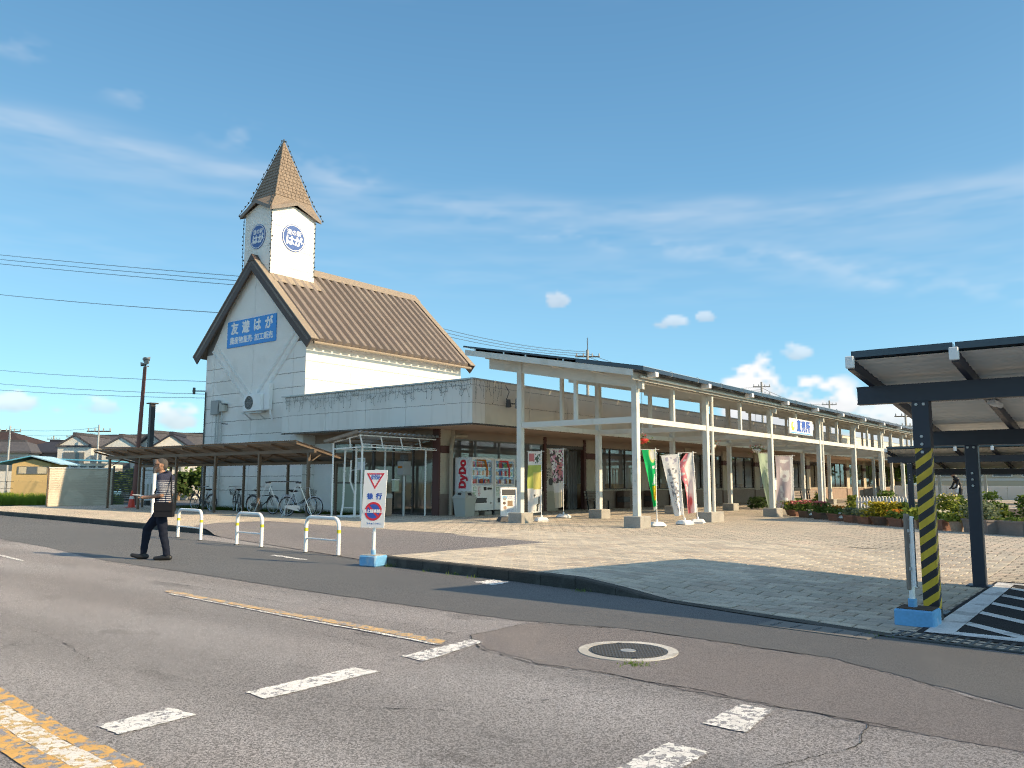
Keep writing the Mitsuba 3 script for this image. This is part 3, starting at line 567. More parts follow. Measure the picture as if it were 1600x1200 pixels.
part(road, 'edge_line', flat(ragged([(5.30, 9.2), (5.22, 7.9), (5.14, 6.6), (5.09, 5.4), (5.03, 4.66), (4.99, 4.66), (5.04, 5.4), (5.09, 6.6), (5.18, 7.9), (5.26, 9.2)], .006, .06, 32), 0.0075), 'm_mark_white_worn')
cl = [(2.65, 13), (2.42, 8.0), (2.25, 5.77), (2.13, 4.6), (2.09, 3.75), (2.05, 1), (1.95, -6)]
for lo, hi, m, dzz in ((0.0, 0.10, 'm_mark_orange', .0062), (0.10, 0.235, 'm_mark_pale', .0066), (0.235, 0.375, 'm_mark_orange', .0062)):
    part(road, 'centre_line', flat(ragged([(x - lo, y) for x, y in cl] + [(x - hi, y) for x, y in cl[::-1]], .006, .08, int(hi * 100)), dzz), m)
part(road, 'white_mark', flat(ragged([(8.40, 7.2), (8.74, 7.15), (8.66, 6.82), (8.26, 6.78)], .03, .05, 40), 0.008), 'm_mark_white_worn')
part(road, 'white_mark', flat(ragged([(6.14, 16.4), (5.95, 14.9), (5.86, 14.75), (6.04, 16.3)], .02, .1, 41), 0.006), 'm_mark_white_worn')
part(road, 'white_mark', flat(ragged([(9.0, 11.4), (9.2, 12.6), (9.1, 12.6), (8.9, 11.4)], .02, .1, 42), 0.008), 'm_mark_white_worn')
for q in ([(13.2, 45.6), (20, 45.0), (20, 45.35), (13.2, 46)], [(18, 57.3), (34, 62.0), (34, 62.8), (18, 58)]): part(road, 'stop_line', flat(q, 0.012), 'm_mark_white')
mat('m_crack', (0.035, 0.034, 0.034), 0.95)


def crack(pts, w, seed):
    """an open crack: a wandering thin ribbon that swells and closes"""
    r = random.Random(seed); p = np.array(pts, float); seg = np.r_[0, np.cumsum(np.linalg.norm(np.diff(p, axis=0), axis=1))]; n = int(seg[-1] / .035)
    c = np.array([[np.interp(t, seg, p[:, 0]), np.interp(t, seg, p[:, 1])] for t in np.linspace(0, seg[-1], n)]); wob = np.cumsum([r.uniform(-.012, .012) for _ in range(n)]); wob -= np.linspace(wob[0], wob[-1], n)
    t = np.gradient(c, axis=0); t /= np.linalg.norm(t, axis=1, keepdims=True); nn = np.c_[-t[:, 1], t[:, 0]]; c = c + nn * wob[:, None]
    hw = np.array([w * max(.08, r.gauss(.45, .35)) for _ in range(n)]); v = np.vstack([np.c_[c + nn * hw[:, None], np.full(n, .0052)], np.c_[c - nn * hw[:, None], np.full(n, .0052)]])
    return tm(v, [f for i in range(n - 1) for f in ([i, n + i, n + i + 1], [i, n + i + 1, i + 1])])


for i, (q, w) in enumerate((([(6.34, 4.7), (6.58, 3.85), (6.54, 3.0), (6.49, 2.5), (6.46, 2.05)], .011), ([(6.46, 2.05), (6.16, 1.5), (5.7, .7), (5.4, 0)], .006), ([(4.89, 1.2), (4.92, 2.2), (4.95, 2.6), (5.02, 3.1), (4.97, 3.6), (5.15, 4.3), (5.5, 4.75)], .009), ([(5.5, 4.75), (6.32, 4.75)], .006),
        ([(5.45, 4.9), (5.6, 6.2), (5.72, 8.0), (5.8, 10.5)], .006), ([(6.4, 6.2), (6.47, 8.5), (6.66, 11.2), (6.8, 13.9)], .006), ([(3.3, 3.9), (3.7, 3.2), (4.4, 2.9), (4.9, 2.7)], .004), ([(4.6, 4.9), (4.75, 6.4), (4.7, 8.2)], .004), ([(3.0, 6.2), (3.3, 8.0), (3.2, 10.4)], .004), ([(3.9, 1.5), (4.4, 1.3), (4.9, 1.35)], .005), ([(9.4, 10.4), (9.9, 12.4), (10.25, 15.0), (10.55, 17.3)], .012))):
    part(road, 'crack', crack(q, w, i), 'm_crack')
struct('side_road', flat([(9, 43.5), (30, 42.8), (60, 45), (60, 66), (9, 60)], 0.004), 'm_road_smooth', label='side road crossing behind the corrugated fence')

# forecourt: paved sheet, asphalt ramp, real pavers where they are near
near = Polygon([(float(xk(y)) + .16, y) for y in np.arange(1.85, 9.81, .35)] + [(9.35, 9.82), (13.4, 9.62), (13.9, 12.54), (16.5, 12.54), (16.5, 1.98), (12.85, 1.98), (12.8, 1.85)])
apron = Polygon([(9.33, 9.82), (13.42, 9.62), (14.3, 13.1), (14.6, 16.5), (15.25, 21.2), (13.6, 21.35), (12.2, 20.3), (11.72, 18.9), (11.2, 17.1), (10.6, 14.7), (9.95, 12.2)])
parking = Polygon([(8.0, 1.78), (12.78, 1.82), (12.9, -14), (7.5, -14), (7.55, -2), (7.85, 1.0)])
allp = Polygon([(float(xk(y)) + .16, y) for y in np.arange(-14, 9.81, .5)] + [(9.33, 9.82), (9.95, 12.2), (10.6, 14.7), (11.2, 17.1), (11.72, 18.9)] + [(float(xl(y)) + .16, y) for y in (19.2, 23, 28, 35, 43.2)] + [(21.0, 43.2), (21.4, 27.2), (21.6, 20.2), (70, 20.2), (70, -14)])
paving = struct('paving', polysheet(allp.difference(near).difference(apron).difference(parking), 1.0, hz), 'm_paving', label='beige paved forecourt in front of the market hall')
struct('paving_bed', polysheet(near, .22, hz, -0.011), 'm_joint', label='sandy bed in the joints of the pavers')
struct('apron', polysheet(apron, .45, hz, -0.002), 'm_apron', label='grey asphalt driveway ramp between road and forecourt')
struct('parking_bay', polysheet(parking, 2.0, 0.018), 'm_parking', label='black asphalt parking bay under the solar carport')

cells = []
for i in range(int(near.bounds[0] / PW), int(16.6 / PW)):
    for j in range(int(1.6 / PL) - 1, int(12.6 / PL) + 1):
        sh = 0.5 if i % 2 else 0.0
        c = sbox(i * PW, (j - sh) * PL, (i + 1) * PW, (j + 1 - sh) * PL).intersection(near)
        if c.geom_type == 'Polygon' and c.area > 0.006: cells.append((c, c.centroid.x, c.centroid.y))
cells.sort(key=lambda c: math.hypot(c[1], c[2]))
lots = {k: [] for k in 'abcd'}
for n, (c, cx, cy) in enumerate(cells):
    g, t = c.buffer(-0.007, join_style=2), c.buffer(-0.017, join_style=2)
    a, b = np.array(g.exterior.coords)[:-1], np.array(t.exterior.coords)[:-1]
    k = rng.choice('aaabbccd'); dz = rng.uniform(-.0015, .0015); tx, ty = rng.uniform(-.004, .004), rng.uniform(-.004, .004)
    if len(a) != len(b): b = a
    m = len(a)
    za, zb = hz(a[:, 0], a[:, 1]), hz(b[:, 0], b[:, 1]) + dz + (b[:, 0] - cx) * tx + (b[:, 1] - cy) * ty
    v = np.vstack([np.c_[a, za - .02], np.c_[a, za - .007 + dz], np.c_[b, zb]]); f = []
    for r in (0, 1):
        for p in range(m):
            q = (p + 1) % m; f += [[r * m + p, r * m + q, r * m + m + q], [r * m + p, r * m + m + q, r * m + m + p]]
    f += [[2 * m, 2 * m + p, 2 * m + p + 1] for p in range(1, m - 1)]
    s = sum(a[p, 0] * a[(p + 1) % m, 1] - a[(p + 1) % m, 0] * a[p, 1] for p in range(m))
    f = np.array(f); f = f if s > 0 else f[:, ::-1]
    if n < 300: part(paving, 'paver', tm(v, f), 'm_paver_' + k)
    else: lots[k].append(tm(v, f))
for k, ms in lots.items(): part(paving, 'pavers', cat(ms), 'm_paver_' + k, kind='stuff')

# kerbs: separate stones, worn edges
kerb = struct('kerb', flat([(7.64, 1.9), (7.8, 1.9), (8.52, 4.5), (8.36, 4.5)], 0.013), 'm_kerb', label='dark concrete kerb along the forecourt')


def kerbstone(f, y0, y1, h0, h1):
    g = .004; w = .15; c = .018
    p = lambda y, dx, z: [float(f(y)) + dx, y, z]
    return hull([p(y0 + g, 0, -.02), p(y1 - g, 0, -.02), p(y0 + g, w, -.02), p(y1 - g, w, -.02), p(y0 + g, .0, h0 - c), p(y1 - g, .0, h1 - c), p(y0 + g, c, h0), p(y1 - g, c, h1), p(y0 + g, w, h0), p(y1 - g, w, h1)])


ys = [4.45, 5.1, 5.75] + [5.75 + .6 * i for i in range(1, 8)]
hk = lambda y: float(0.018 + .13 * ss(4.35, 5.7, y))
for a, b in zip(ys, ys[1:]): part(kerb, 'stone', kerbstone(xk, a, min(b, 9.86), hk(a), hk(b)), 'm_kerb')
ys = [18.3 + .6 * i for i in range(42)]
hl = lambda y: float(0.02 + .128 * ss(18.2, 19.6, y))
for a, b in zip(ys, ys[1:]): part(kerb, 'stone', kerbstone(xl, a, b, hl(a), hl(b)), 'm_kerb')

# parking bay lines
bay = 'parking_bay'
part(bay, 'border_line', flat([(8.02, 1.72), (12.6, 1.78), (12.6, 1.58), (8.02, 1.50)], .0225), 'm_mark_parking')
part(bay, 'border_line', flat([(8.02, 1.50), (8.20, 1.50), (7.98, -6), (7.80, -6)], .0225), 'm_mark_parking')
part(bay, 'border_line', flat([(12.42, 1.575), (12.6, 1.58), (12.6, -6), (12.42, -6)], .0225), 'm_mark_parking')
for i in range(9):
    x = 8.75 + i * .8
    p = Polygon([(x, 1.6), (x + .20, 1.6), (x - 4 + .2, -2.4), (x - 4, -2.4)]).intersection(Polygon([(8.2, 1.5), (12.4, 1.56), (12.4, -6), (7.98, -6)]))
    if p.area > .01: part(bay, 'hatch_line', flat(list(p.exterior.coords)[:-1], .0225), 'm_mark_parking')

# ------------------------------------------------------------------ gabled hall with its spired tower
GX, HY0, HY1, HYC, HX1 = 21.0, 27.18, 34.42, 30.80, 30.5
ZE, ZR, RY0, RY1, RX0, RX1 = 7.03, 11.02, 26.63, 34.97, 20.72, 30.8
SL = (ZR - ZE) / (HYC - RY0)
hall = thing('gabled_hall', 'tall white gabled hall with brown ribbed roof and a square spired tower', 'building')
wz = lambda y: ZR - abs(y - HYC) * SL - 0.12
gable = Polygon([(HY0, 0), (HY1, 0), (HY1, wz(HY1)), (HYC, wz(HYC)), (HY0, wz(HY0))])
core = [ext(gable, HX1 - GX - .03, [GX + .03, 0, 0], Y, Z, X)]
part(hall, 'wall', cat(core), 'm_panel_backing', label='dark wall core seen in the joints between the white panels')
V1, V2, V3 = (33.95, 7.25), (30.62, 4.35), (27.55, 7.35)
vtri = Polygon([V1, V2, V3, (HYC, 12)])
# panels of the gable front
rows = [0.1, .95, 1.55, 2.15, 2.75, 3.35, 3.97, 4.6, 5.2, 5.8, 6.4, 7.1]
for a, b in zip(rows, rows[1:]):
    for y0, y1 in ((HY0, 27.95), (27.95, HYC), (HYC, 33.75), (33.75, HY1)):
        g = sbox(y0, a, y1, b).intersection(gable).difference(vtri.buffer(.02)).buffer(-.011, join_style=2)
        for q in getattr(g, 'geoms', [g]):
            if q.area > .03: part(hall, 'panel', ext(q, .03, [GX - .002, 0, 0], Y, Z, X), 'm_wall')
for s in (0, 1):
    g = vtri.intersection(gable).intersection(sbox(HYC, 0, 99, 99) if s else sbox(0, 0, HYC, 99)).buffer(-.008, join_style=2)
    part(hall, 'panel', ext(g, .03, [GX - .002, 0, 0], Y, Z, X), 'm_wall')
for a, b in ((V1, V2), (V3, V2)):
    d = np.array(b) - np.array(a); nrm = np.array([-d[1], d[0]]) / np.linalg.norm(d)
    for o in (.0, .36):
        p, q = np.array(a) + nrm * (o if a is V3 else -o), np.array(b) + nrm * (o if a is V3 else -o)
        part(hall, 'brace_board', bar([GX - .012, *p], [GX - .012, *q], .03, .10, upv=(0, nrm[0], nrm[1])), 'm_trim_pale')
# panels of the long side
zs = [0.1, 1.0, 1.6, 2.2, 2.8, 3.4, 4.0, 4.75, 5.5, 6.25, wz(HY0) - .0]
xs = [GX, 21.62, 23.4, 25.2, 27.0, 28.8, HX1]
for a, b in zip(zs, zs[1:]):
    for x0, x1 in zip(xs, xs[1:]):
        part(hall, 'panel', box(x0 + .006 if x0 > GX else GX - .002, x1 - .006, HY0 - .03, HY0 + .01, a + .010, b - .010), 'm_wall')
# roof: two slopes of deep ribs
nrib, pitch = 20, (RX1 - RX0 - .7) / 20
nz = np.array([0, -SL, 1]); nz /= np.linalg.norm(nz)
for s, side in ((-1, 'near'), (1, 'far')):
    ey = np.array([0, -s * 1.0, SL]); ln = math.hypot(HYC - RY0, ZR - ZE); ey /= np.linalg.norm(ey)
    en = np.array([0, s * SL, 1.0]); en /= np.linalg.norm(en)
    o = np.array([0, HYC + s * (HYC - RY0), ZE])
    part(hall, 'roof', tm([o + X * x + ey * l + en * h for x in (RX0, RX1) for l in (.06, ln) for h in (-.10, 0)], _BF), 'm_roof_brown', label=f'brown slope of the roof, {"lit side" if s < 0 else "shaded side"}')
    for i in range(nrib):
        x = RX0 + .42 + i * pitch; h = .17; w0, w1 = pitch * .40, pitch * .20
        prof = Polygon([(-w0, -.002), (w0, -.002), (w1, h), (-w1, h)])
        m = ext(prof, ln - .12, o + X * (x + pitch / 2 - .1) - ey * .04, X, en, ey)
        part(hall, 'roof_rib', m, rng.choice(('m_roof_brown', 'm_roof_brown', 'm_roof_brown_b', 'm_roof_brown_c')))
    # barge boards on both gables, with a wide pale cover on top
    for xb in (RX0, RX1 - .05):
        a, b = o + X * xb - ey * .1, o + X * xb + ey * (ln + .02)
        part(hall, 'barge_board', tm([q + X * dx + en * dh for q in (a, b) for dx in (0, .05) for dh in (-.34, .12)], _BF), 'm_roof_dark')
        x2 = xb + .05 if xb == RX0 else xb - .32
        part(hall, 'verge_cover', tm([q + X * dx + en * dh for q in (a, b) for dx in ((-.02, .36) if xb == RX0 else (-.30, .07)) for dh in (.122, .155)], _BF), 'm_roof_trim')
for s in (-1, 1):
    a = np.array([0, HYC, ZR + .24]); b = a + np.array([0, s * .42, -.42 * SL])
    part(hall, 'ridge_cap', tm([[x, *(q + np.array([0, 0, dz]))[1:]] for q in (a, b) for x in (23.3, RX1 + .06) for dz in (-.03, .0)], _BF), 'm_roof_trim')
part(hall, 'ridge_cap', hull([[RX0 - .03, HYC, ZR + .26], [RX0 - .03, HYC - .28, ZR - .06], [RX0 - .03, HYC + .28, ZR - .06], [21.05, HYC, ZR + .26], [21.05, HYC - .28, ZR - .06], [21.05, HYC + .28, ZR - .06]]), 'm_roof_dark')
part(hall, 'gutter', tube([[RX0 + .2, RY0 - .05, ZE - .10], [RX1 - .2, RY0 - .05, ZE - .10]], .06, 8), 'm_roof_trim')
# tower
TX0, TX1, TY0, TY1, TZ0, TZE = 21.03, 23.40, 29.87, 31.83, 9.2, 13.32
TXC, TYC = (TX0 + TX1) / 2, (TY0 + TY1) / 2
PK = 13.62
def towerface(pts, z0, z1, pk): return Polygon([(pts[0], z0), (pts[1], z0), (pts[1], z1), ((pts[0] + pts[1]) / 2, pk), (pts[0], z1)])
tower = part(hall, 'tower', cat(ext(towerface((TY0 + .02, TY1 - .02), TZ0, TZE - .02, PK - .02), TX1 - TX0 - .04, [TX0 + .02, 0, 0], Y, Z, X)), 'm_wall', label='square white tower on the ridge')
tz = [TZ0, 10.75, 11.6, 12.55, 13.9]
for a, b in zip(tz, tz[1:]):
    for pts, mk in (((TY0, TY1), lambda g: ext(g, .025, [TX0 - .005, 0, 0], Y, Z, X)), ((TX0, TX1), lambda g: ext(g, .025, [0, TY0 - .005, 0], X, Z, Y))):
        mid = pts[1] - .3
        for c0, c1 in ((pts[0], mid), (mid, pts[1])):
            g = towerface(pts, TZ0, TZE, PK).intersection(sbox(c0, a, c1, b)).buffer(-.005, join_style=2)
            if g.area > .02: part(tower, 'panel', mk(g), 'm_wall')
# flashing round the tower foot on the lit slope
part(tower, 'flashing', tm([[x, y, ZR - abs(y - HYC) * SL + dz] for x in (TX0 + .0, TX1 + .35) for y in (TY0 - .42, TY0 + .1) for dz in (.2, .235)], _BF), 'm_roof_trim')
# eaves that rise to a small gablet on each face, then a steep spire
OV = .17
low = 13.26; hi = 13.78
cx0, cx1, cy0, cy1 = TX0 - OV, TX1 + OV, TY0 - OV, TY1 + OV
ring = [(cx0, cy0, low), (TXC, cy0, hi), (cx1, cy0, low), (cx1, TYC, hi), (cx1, cy1, low), (TXC, cy1, hi), (cx0, cy1, low), (cx0, TYC, hi)]
SB = 13.98
hx, hy = .98, .88
top = [(TXC - hx, TYC - hy, SB), (TXC, TYC - hy, SB + .02), (TXC + hx, TYC - hy, SB), (TXC + hx, TYC, SB + .02), (TXC + hx, TYC + hy, SB), (TXC, TYC + hy, SB + .02), (TXC - hx, TYC + hy, SB), (TXC - hx, TYC, SB + .02)]
APX = np.array([TXC, TYC, 16.95])
V = [list(q) for q in ring] + [list(q) for q in top] + [[a, b, c - .10] for a, b, c in ring]
F = []
for i in range(8):
    j = (i + 1) % 8
    F += [[i, j, 8 + j], [i, 8 + j, 8 + i], [16 + i, j, i], [16 + i, 16 + j, j], [16 + i, 16 + (i + 1) % 8, 8 + j], [16 + i, 8 + j, 8 + i]]
sk = part(tower, 'eaves', tm(V, F), 'm_shingle_a', label='beige eaves of the tower rising to a point on each face')
for i in range(8):
    a, b = np.array(ring[i]), np.array(ring[(i + 1) % 8])
    d = (a + b) / 2 - np.array([TXC, TYC, 0]); d[2] = 0; d = d / np.linalg.norm(d)
    d = np.array([np.round(d[0]) if abs(d[0]) > abs(d[1]) else 0, np.round(d[1]) if abs(d[1]) >= abs(d[0]) else 0, 0.0])
    part(tower, 'fascia', tm([q + d * dx + Z * dz for q in (a, b) for dx in (.004, .034) for dz in (-.14, .02)], _BF), 'm_roof_brown')
base = [np.array([TXC - hx, TYC - hy, SB]), np.array([TXC + hx, TYC - hy, SB]), np.array([TXC + hx, TYC + hy, SB]), np.array([TXC - hx, TYC + hy, SB])]
spire = part(tower, 'spire', tm([*base, APX], [[0, 1, 4], [1, 2, 4], [2, 3, 4], [3, 0, 4]]), 'm_roof_dark', label='steep shingled spire of the tower')
sh = []
NC = 17
for f4 in range(4):
    a, b = base[f4], base[(f4 + 1) % 4]
    n4 = np.cross(b - a, APX - a); n4 /= np.linalg.norm(n4)
    for c in range(NC):
        t0, t1 = c / NC, min(1.0, (c + 1.18) / NC)
        wdt = np.linalg.norm(b - a) * (1 - t0); k = max(1, int(round(wdt / .22)))
        for j in range(-1, k):
            u0, u1 = (j + .5 * (c % 2)) / k, (j + 1 + .5 * (c % 2)) / k
            u0, u1 = max(u0, 0), min(u1, 1)
            if u1 - u0 < .02: continue
            g = .012 / max(wdt, .1); h0 = .032 + rng.uniform(0, .004)
            P = lambda u, t, h: a + (b - a) * (u * (1 - t) + t * .5) + (APX - (a + b) / 2) * t + n4 * h
            q = [P(u0 + g, t0, h0), P(u1 - g, t0, h0), P(u1 - g, t1, .008), P(u0 + g, t1, .008), P(u0 + g, t0, 0), P(u1 - g, t0, 0)]
            sh.append(tm(q, [[0, 1, 2], [0, 2, 3], [4, 5, 1], [4, 1, 0], [4, 0, 3], [5, 2, 1]]))
part(spire, 'shingles', cat(sh), 'm_shingle_a', kind='stuff')
part(spire, 'hip_caps', cat([tube([b_ + (APX - b_) * .0, b_ + (APX - b_) * .99], .035, 6) for b_ in base]), 'm_shingle_a')
part(spire, 'finial', cyl(APX - [0, 0, .12], APX + [0, 0, .12], .06, .02), 'm_dark_grey')

# round signs on the tower, each of them on its own face
for name, o, ex, ez, r, lab in (('round_sign', [TX0 - .012, 30.83, 12.13], -Y, -X, .56, 'round navy sign with white lettering on the shaded face of the tower'), ('round_sign', [22.2, TY0 - .012, 12.16], X, -Y, .62, 'round navy sign with white lettering on the sunlit face of the tower')):
    t = thing(name, lab, 'sign', None)
    o = np.array(o, float)
    disc = Point(0, 0).buffer(r, 40)
    part(t, 'disc', ext(disc, .02, o, ex, Z, ez), 'm_navy_sign')
    part(t, 'ring', ext(Point(0, 0).buffer(r * .95, 40).difference(Point(0, 0).buffer(r * .90, 40)), .004, o + np.asarray(ez) * .020, ex, Z, ez), 'm_white_print')
    part(t, 'lettering', cat(write('道の駅', r * .42, o + np.asarray(ez) * .020 + Z * r * .38, ex, Z, ez, .004), write('はが', r * .74, o + np.asarray(ez) * .020 - Z * r * .24, ex, Z, ez, .004, bold=2.2)), 'm_white_print')

t = thing('wall_sign', 'blue signboard with white lettering high on the gable wall', 'sign')
o = np.array([GX - .045, 30.98, 7.86])
part(t, 'board', cham(GX - .045, GX - .004, 29.18, 32.78, 7.27, 8.47, .01), 'm_blue_sign')
part(t, 'lettering', cat(write('友 遊 は が', .56, o + Z * .24, -Y, Z, -X, .004, bold=2.0), write('農産物直売・加工販売', .335, o - Z * .30, -Y, Z, -X, .004, bold=.6)), 'm_white_print')

ac = thing('air_conditioner', 'white air conditioner outdoor unit bracketed high on the gable wall', 'air conditioner')
part(ac, 'case', cham(20.62, 20.95, 29.62, 30.82, 4.30, 5.02, .02), 'm_white_plastic')
part(ac, 'fan_grille', cat(*[tube(circ([20.612, 30.42, 4.66], r, Y, Z, 28), .008, 5, closed=True) for r in (.06, .12, .18, .24, .29)], *[tube([[20.612, 30.42, 4.66], [20.612, 30.42 + .29 * math.cos(a), 4.66 + .29 * math.sin(a)]], .006, 4) for a in np.arange(8) * math.pi / 4]), 'm_grey')
part(ac, 'fan_opening', cyl([20.615, 30.42, 4.66], [20.625, 30.42, 4.66], .29, n=28), 'm_black')
part(ac, 'bracket', cat(bar([20.55, 29.75, 4.25], [21.0, 29.75, 4.25], .05, .05), bar([20.55, 30.7, 4.25], [21.0, 30.7, 4.25], .05, .05), bar([20.6, 29.5, 4.22], [20.6, 30.9, 4.22], .04, .04), bar([20.6, 29.75, 4.22], [21.0, 29.75, 3.95], .03, .03), bar([20.6, 30.7, 4.22], [21.0, 30.7, 3.95], .03, .03)), 'm_galv')
part(ac, 'pipe_cover', cham(20.78, 20.97, 29.24, 29.60, 4.32, 5.45, .015), 'm_white_plastic')
part(ac, 'pipe', tube([[20.9, 29.3, 4.35], [20.85, 29.2, 4.15], [20.93, 29.15, 3.9]], .035, 8), 'm_white_plastic')
mb = thing('meter_box', 'grey electric meter cabinet with conduits on the left of the gable wall', 'meter box')
part(mb, 'box', cham(20.80, 20.97, 33.05, 33.62, 4.30, 4.95, .015), 'm_grey'); part(mb, 'box', cham(20.82, 20.97, 32.55, 32.98, 4.42, 4.80, .015), 'm_grey_plastic')
part(mb, 'conduit', cat(*[tube([[20.9, y, z], [20.9, y, .2]], .035, 8) for y, z in ((33.3, 4.3), (33.12, 4.3), (32.85, 4.42))]), 'm_galv')
part(mb, 'insulator_arm', cat(bar([20.95, 32.5, 4.72], [20.55, 32.35, 4.72], .04, .04), bar([20.95, 32.45, 3.85], [20.6, 32.35, 3.85], .04, .04)), 'm_dark_grey')
t = solo('service_bracket', cat(bar([20.95, 34.35, 5.45], [20.55, 34.75, 5.45], .05, .05), cyl([20.6, 34.7, 5.3], [20.6, 34.7, 5.6], .06), tube([[20.95, 34.30, 5.4], [20.95, 34.32, .3]], .03, 6)), 'm_dark_grey', 'small dark cable bracket at the left edge of the gable wall', 'bracket')


def bulbs(path, n, r, jitter, rs):
    path = np.asarray(path); seg = np.r_[0, np.cumsum(np.linalg.norm(np.diff(path, axis=0), axis=1))]
    out = []
    for s in np.linspace(0, seg[-1], n):
        c = np.array([np.interp(s, seg, path[:, k]) for k in range(3)]) + rs.normal(size=3) * jitter
        out.append(trimesh.creation.icosphere(0, r)); out[-1].vertices = np.array(out[-1].vertices) * [1, 1, 1.3] + c
    return out


t = thing('light_string', 'string of small dark bulbs along the hips of the tower spire', 'light string')
b_ = []; c_ = []
for b4, rg in zip(base, (ring[0], ring[2], ring[4], ring[6])):
    p = [APX, b4 + (b4 - APX) * 0.0, np.array(rg)]; off = (b4 - [TXC, TYC, b4[2]]); off = off / np.linalg.norm(off) * .09
    p = [q + off for q in p]; c_.append(tube(p, .012, 5)); b_ += bulbs(p, 17, .042, .02, nr)
part(t, 'cable', cat(c_), 'm_cable_dark'); part(t, 'bulbs', cat(b_), 'm_bulb', kind='stuff')
t = thing('light_string', 'string of bulbs down the vertical corners of the tower', 'light string')
b_, c_ = [], []
for p in ([[TX0 - .04, TY0 - .04, 13.2], [TX0 - .04, TY0 - .04, 10.2]], [[TX0 - .05, TY1 + .05, 13.2], [TX0 - .05, TY1 + .05, 10.1]]):
    c_.append(tube(p, .012, 5)); b_ += bulbs(p, 18, .036, .02, nr)
part(t, 'cable', cat(c_), 'm_cable_dark'); part(t, 'bulbs', cat(b_), 'm_bulb', kind='stuff')
t = thing('light_string', 'string of bulbs along the right edge of the sunlit tower face', 'light string')
p = [[TX1 - .04, TY0 - .05, 13.1], [TX1 - .04, TY0 - .05, 10.6]]
part(t, 'cable', tube(p, .01, 5), 'm_cable_dark'); part(t, 'bulbs', cat(bulbs(p, 12, .03, .01, nr)), 'm_bulb', kind='stuff')

# ------------------------------------------------------------------ market wing with its deep parapet
PX0, PY0, PZ0, PZ1, PX1 = 20.3, 17.55, 3.24, 4.70, 88.0
WX, WY = 21.6, 20.2
wing = thing('market_wing', 'long single-storey market hall with deep flat parapet and glazed front', 'building')
part(wing, 'roof', cat(box(PX0 + .05, PX1, PY0 + .05, 27.1, 4.30, 4.40)), 'm_grey', label='flat roof behind the parapet')
part(wing, 'soffit', cat(box(PX0 + .1, PX1, PY0 + .1, WY, 3.20, 3.26), box(PX0 + .1, WX, WY, 27.15, 3.20, 3.26)), 'm_soffit', label='brown soffit under the parapet')
part(wing, 'parapet', cat(box(PX0 + .03, PX0 + .15, PY0 + .03, 27.6, PZ0, PZ1 - .02), box(PX0 + .15, PX1, PY0 + .03, PY0 + .15, PZ0, PZ1 - .02), box(PX0 + .03, GX - .005, 27.55, 27.65, PZ0, PZ1 - .02)), 'm_panel_backing', label='dark backing of the parapet panels')
pz = [PZ0, 3.92, 4.50, PZ1]
for a, b in zip(pz, pz[1:]):
    for y0, y1 in zip([PY0, 18.03, 20.63, 22.69, 24.95, 27.22], [18.03, 20.63, 22.69, 24.95, 27.22, 27.66]):
        part(wing, 'parapet_panel', box(PX0, PX0 + .032, y0 + .007, y1 - .007, a + .007, b - .007), 'm_parapet')
    xs = [PX0 + .0, 20.95] + [20.95 + 2.44 * i for i in range(1, 28)]
    for x0, x1 in zip(xs, xs[1:]):
        part(wing, 'parapet_panel', box(x0 + (.036 if x0 == PX0 else .007), x1 - .007, PY0, PY0 + .032, a + .007, b - .007), 'm_parapet' if x0 == PX0 else 'm_wall_cream')
part(wing, 'coping', cat(box(PX0 - .03, PX0 + .2, PY0 - .03, 27.7, PZ1 - .02, PZ1 + .03), box(PX0 + .2, PX1, PY0 - .03, PY0 + .2, PZ1 - .02, PZ1 + .03)), 'm_galv')
part(wing, 'drip_edge', cat(box(PX0 - .012, PX0 + .06, PY0 - .012, 27.66, PZ0 - .05, PZ0 - .003), box(PX0 + .06, PX1, PY0 - .012, PY0 + .06, PZ0 - .05, PZ0 - .003)), 'm_frame_dark')
# inside: floor, back wall, partition, shelves so the panes look into a room
part(wing, 'interior', cat(box(WX + .2, PX1, WY + .2, 27.0, .10, .145), ), 'm_inside_floor')
part(wing, 'interior', cat(box(WX + .2, PX1, 26.6, 26.7, .1, 3.2), box(27.3, 27.4, WY + .2, 26.6, .1, 3.2), box(PX1 - .1, PX1, WY, 26.6, .1, 3.2), box(WX + .2, PX1, WY + .15, 26.6, 3.10, 3.19)), 'm_inside_wall')
sv = []
for i in range(22):
    x = 28.8 + i * 1.4
    if 28.6 < x < 31.2: continue
    y = 22.2 + (i % 3) * 1.1; sv.append(box(x, x + 1.1, y, y + .5, .145, .95 + .3 * (i % 2)))
part(wing, 'interior_shelf', cat(sv), 'm_wood')


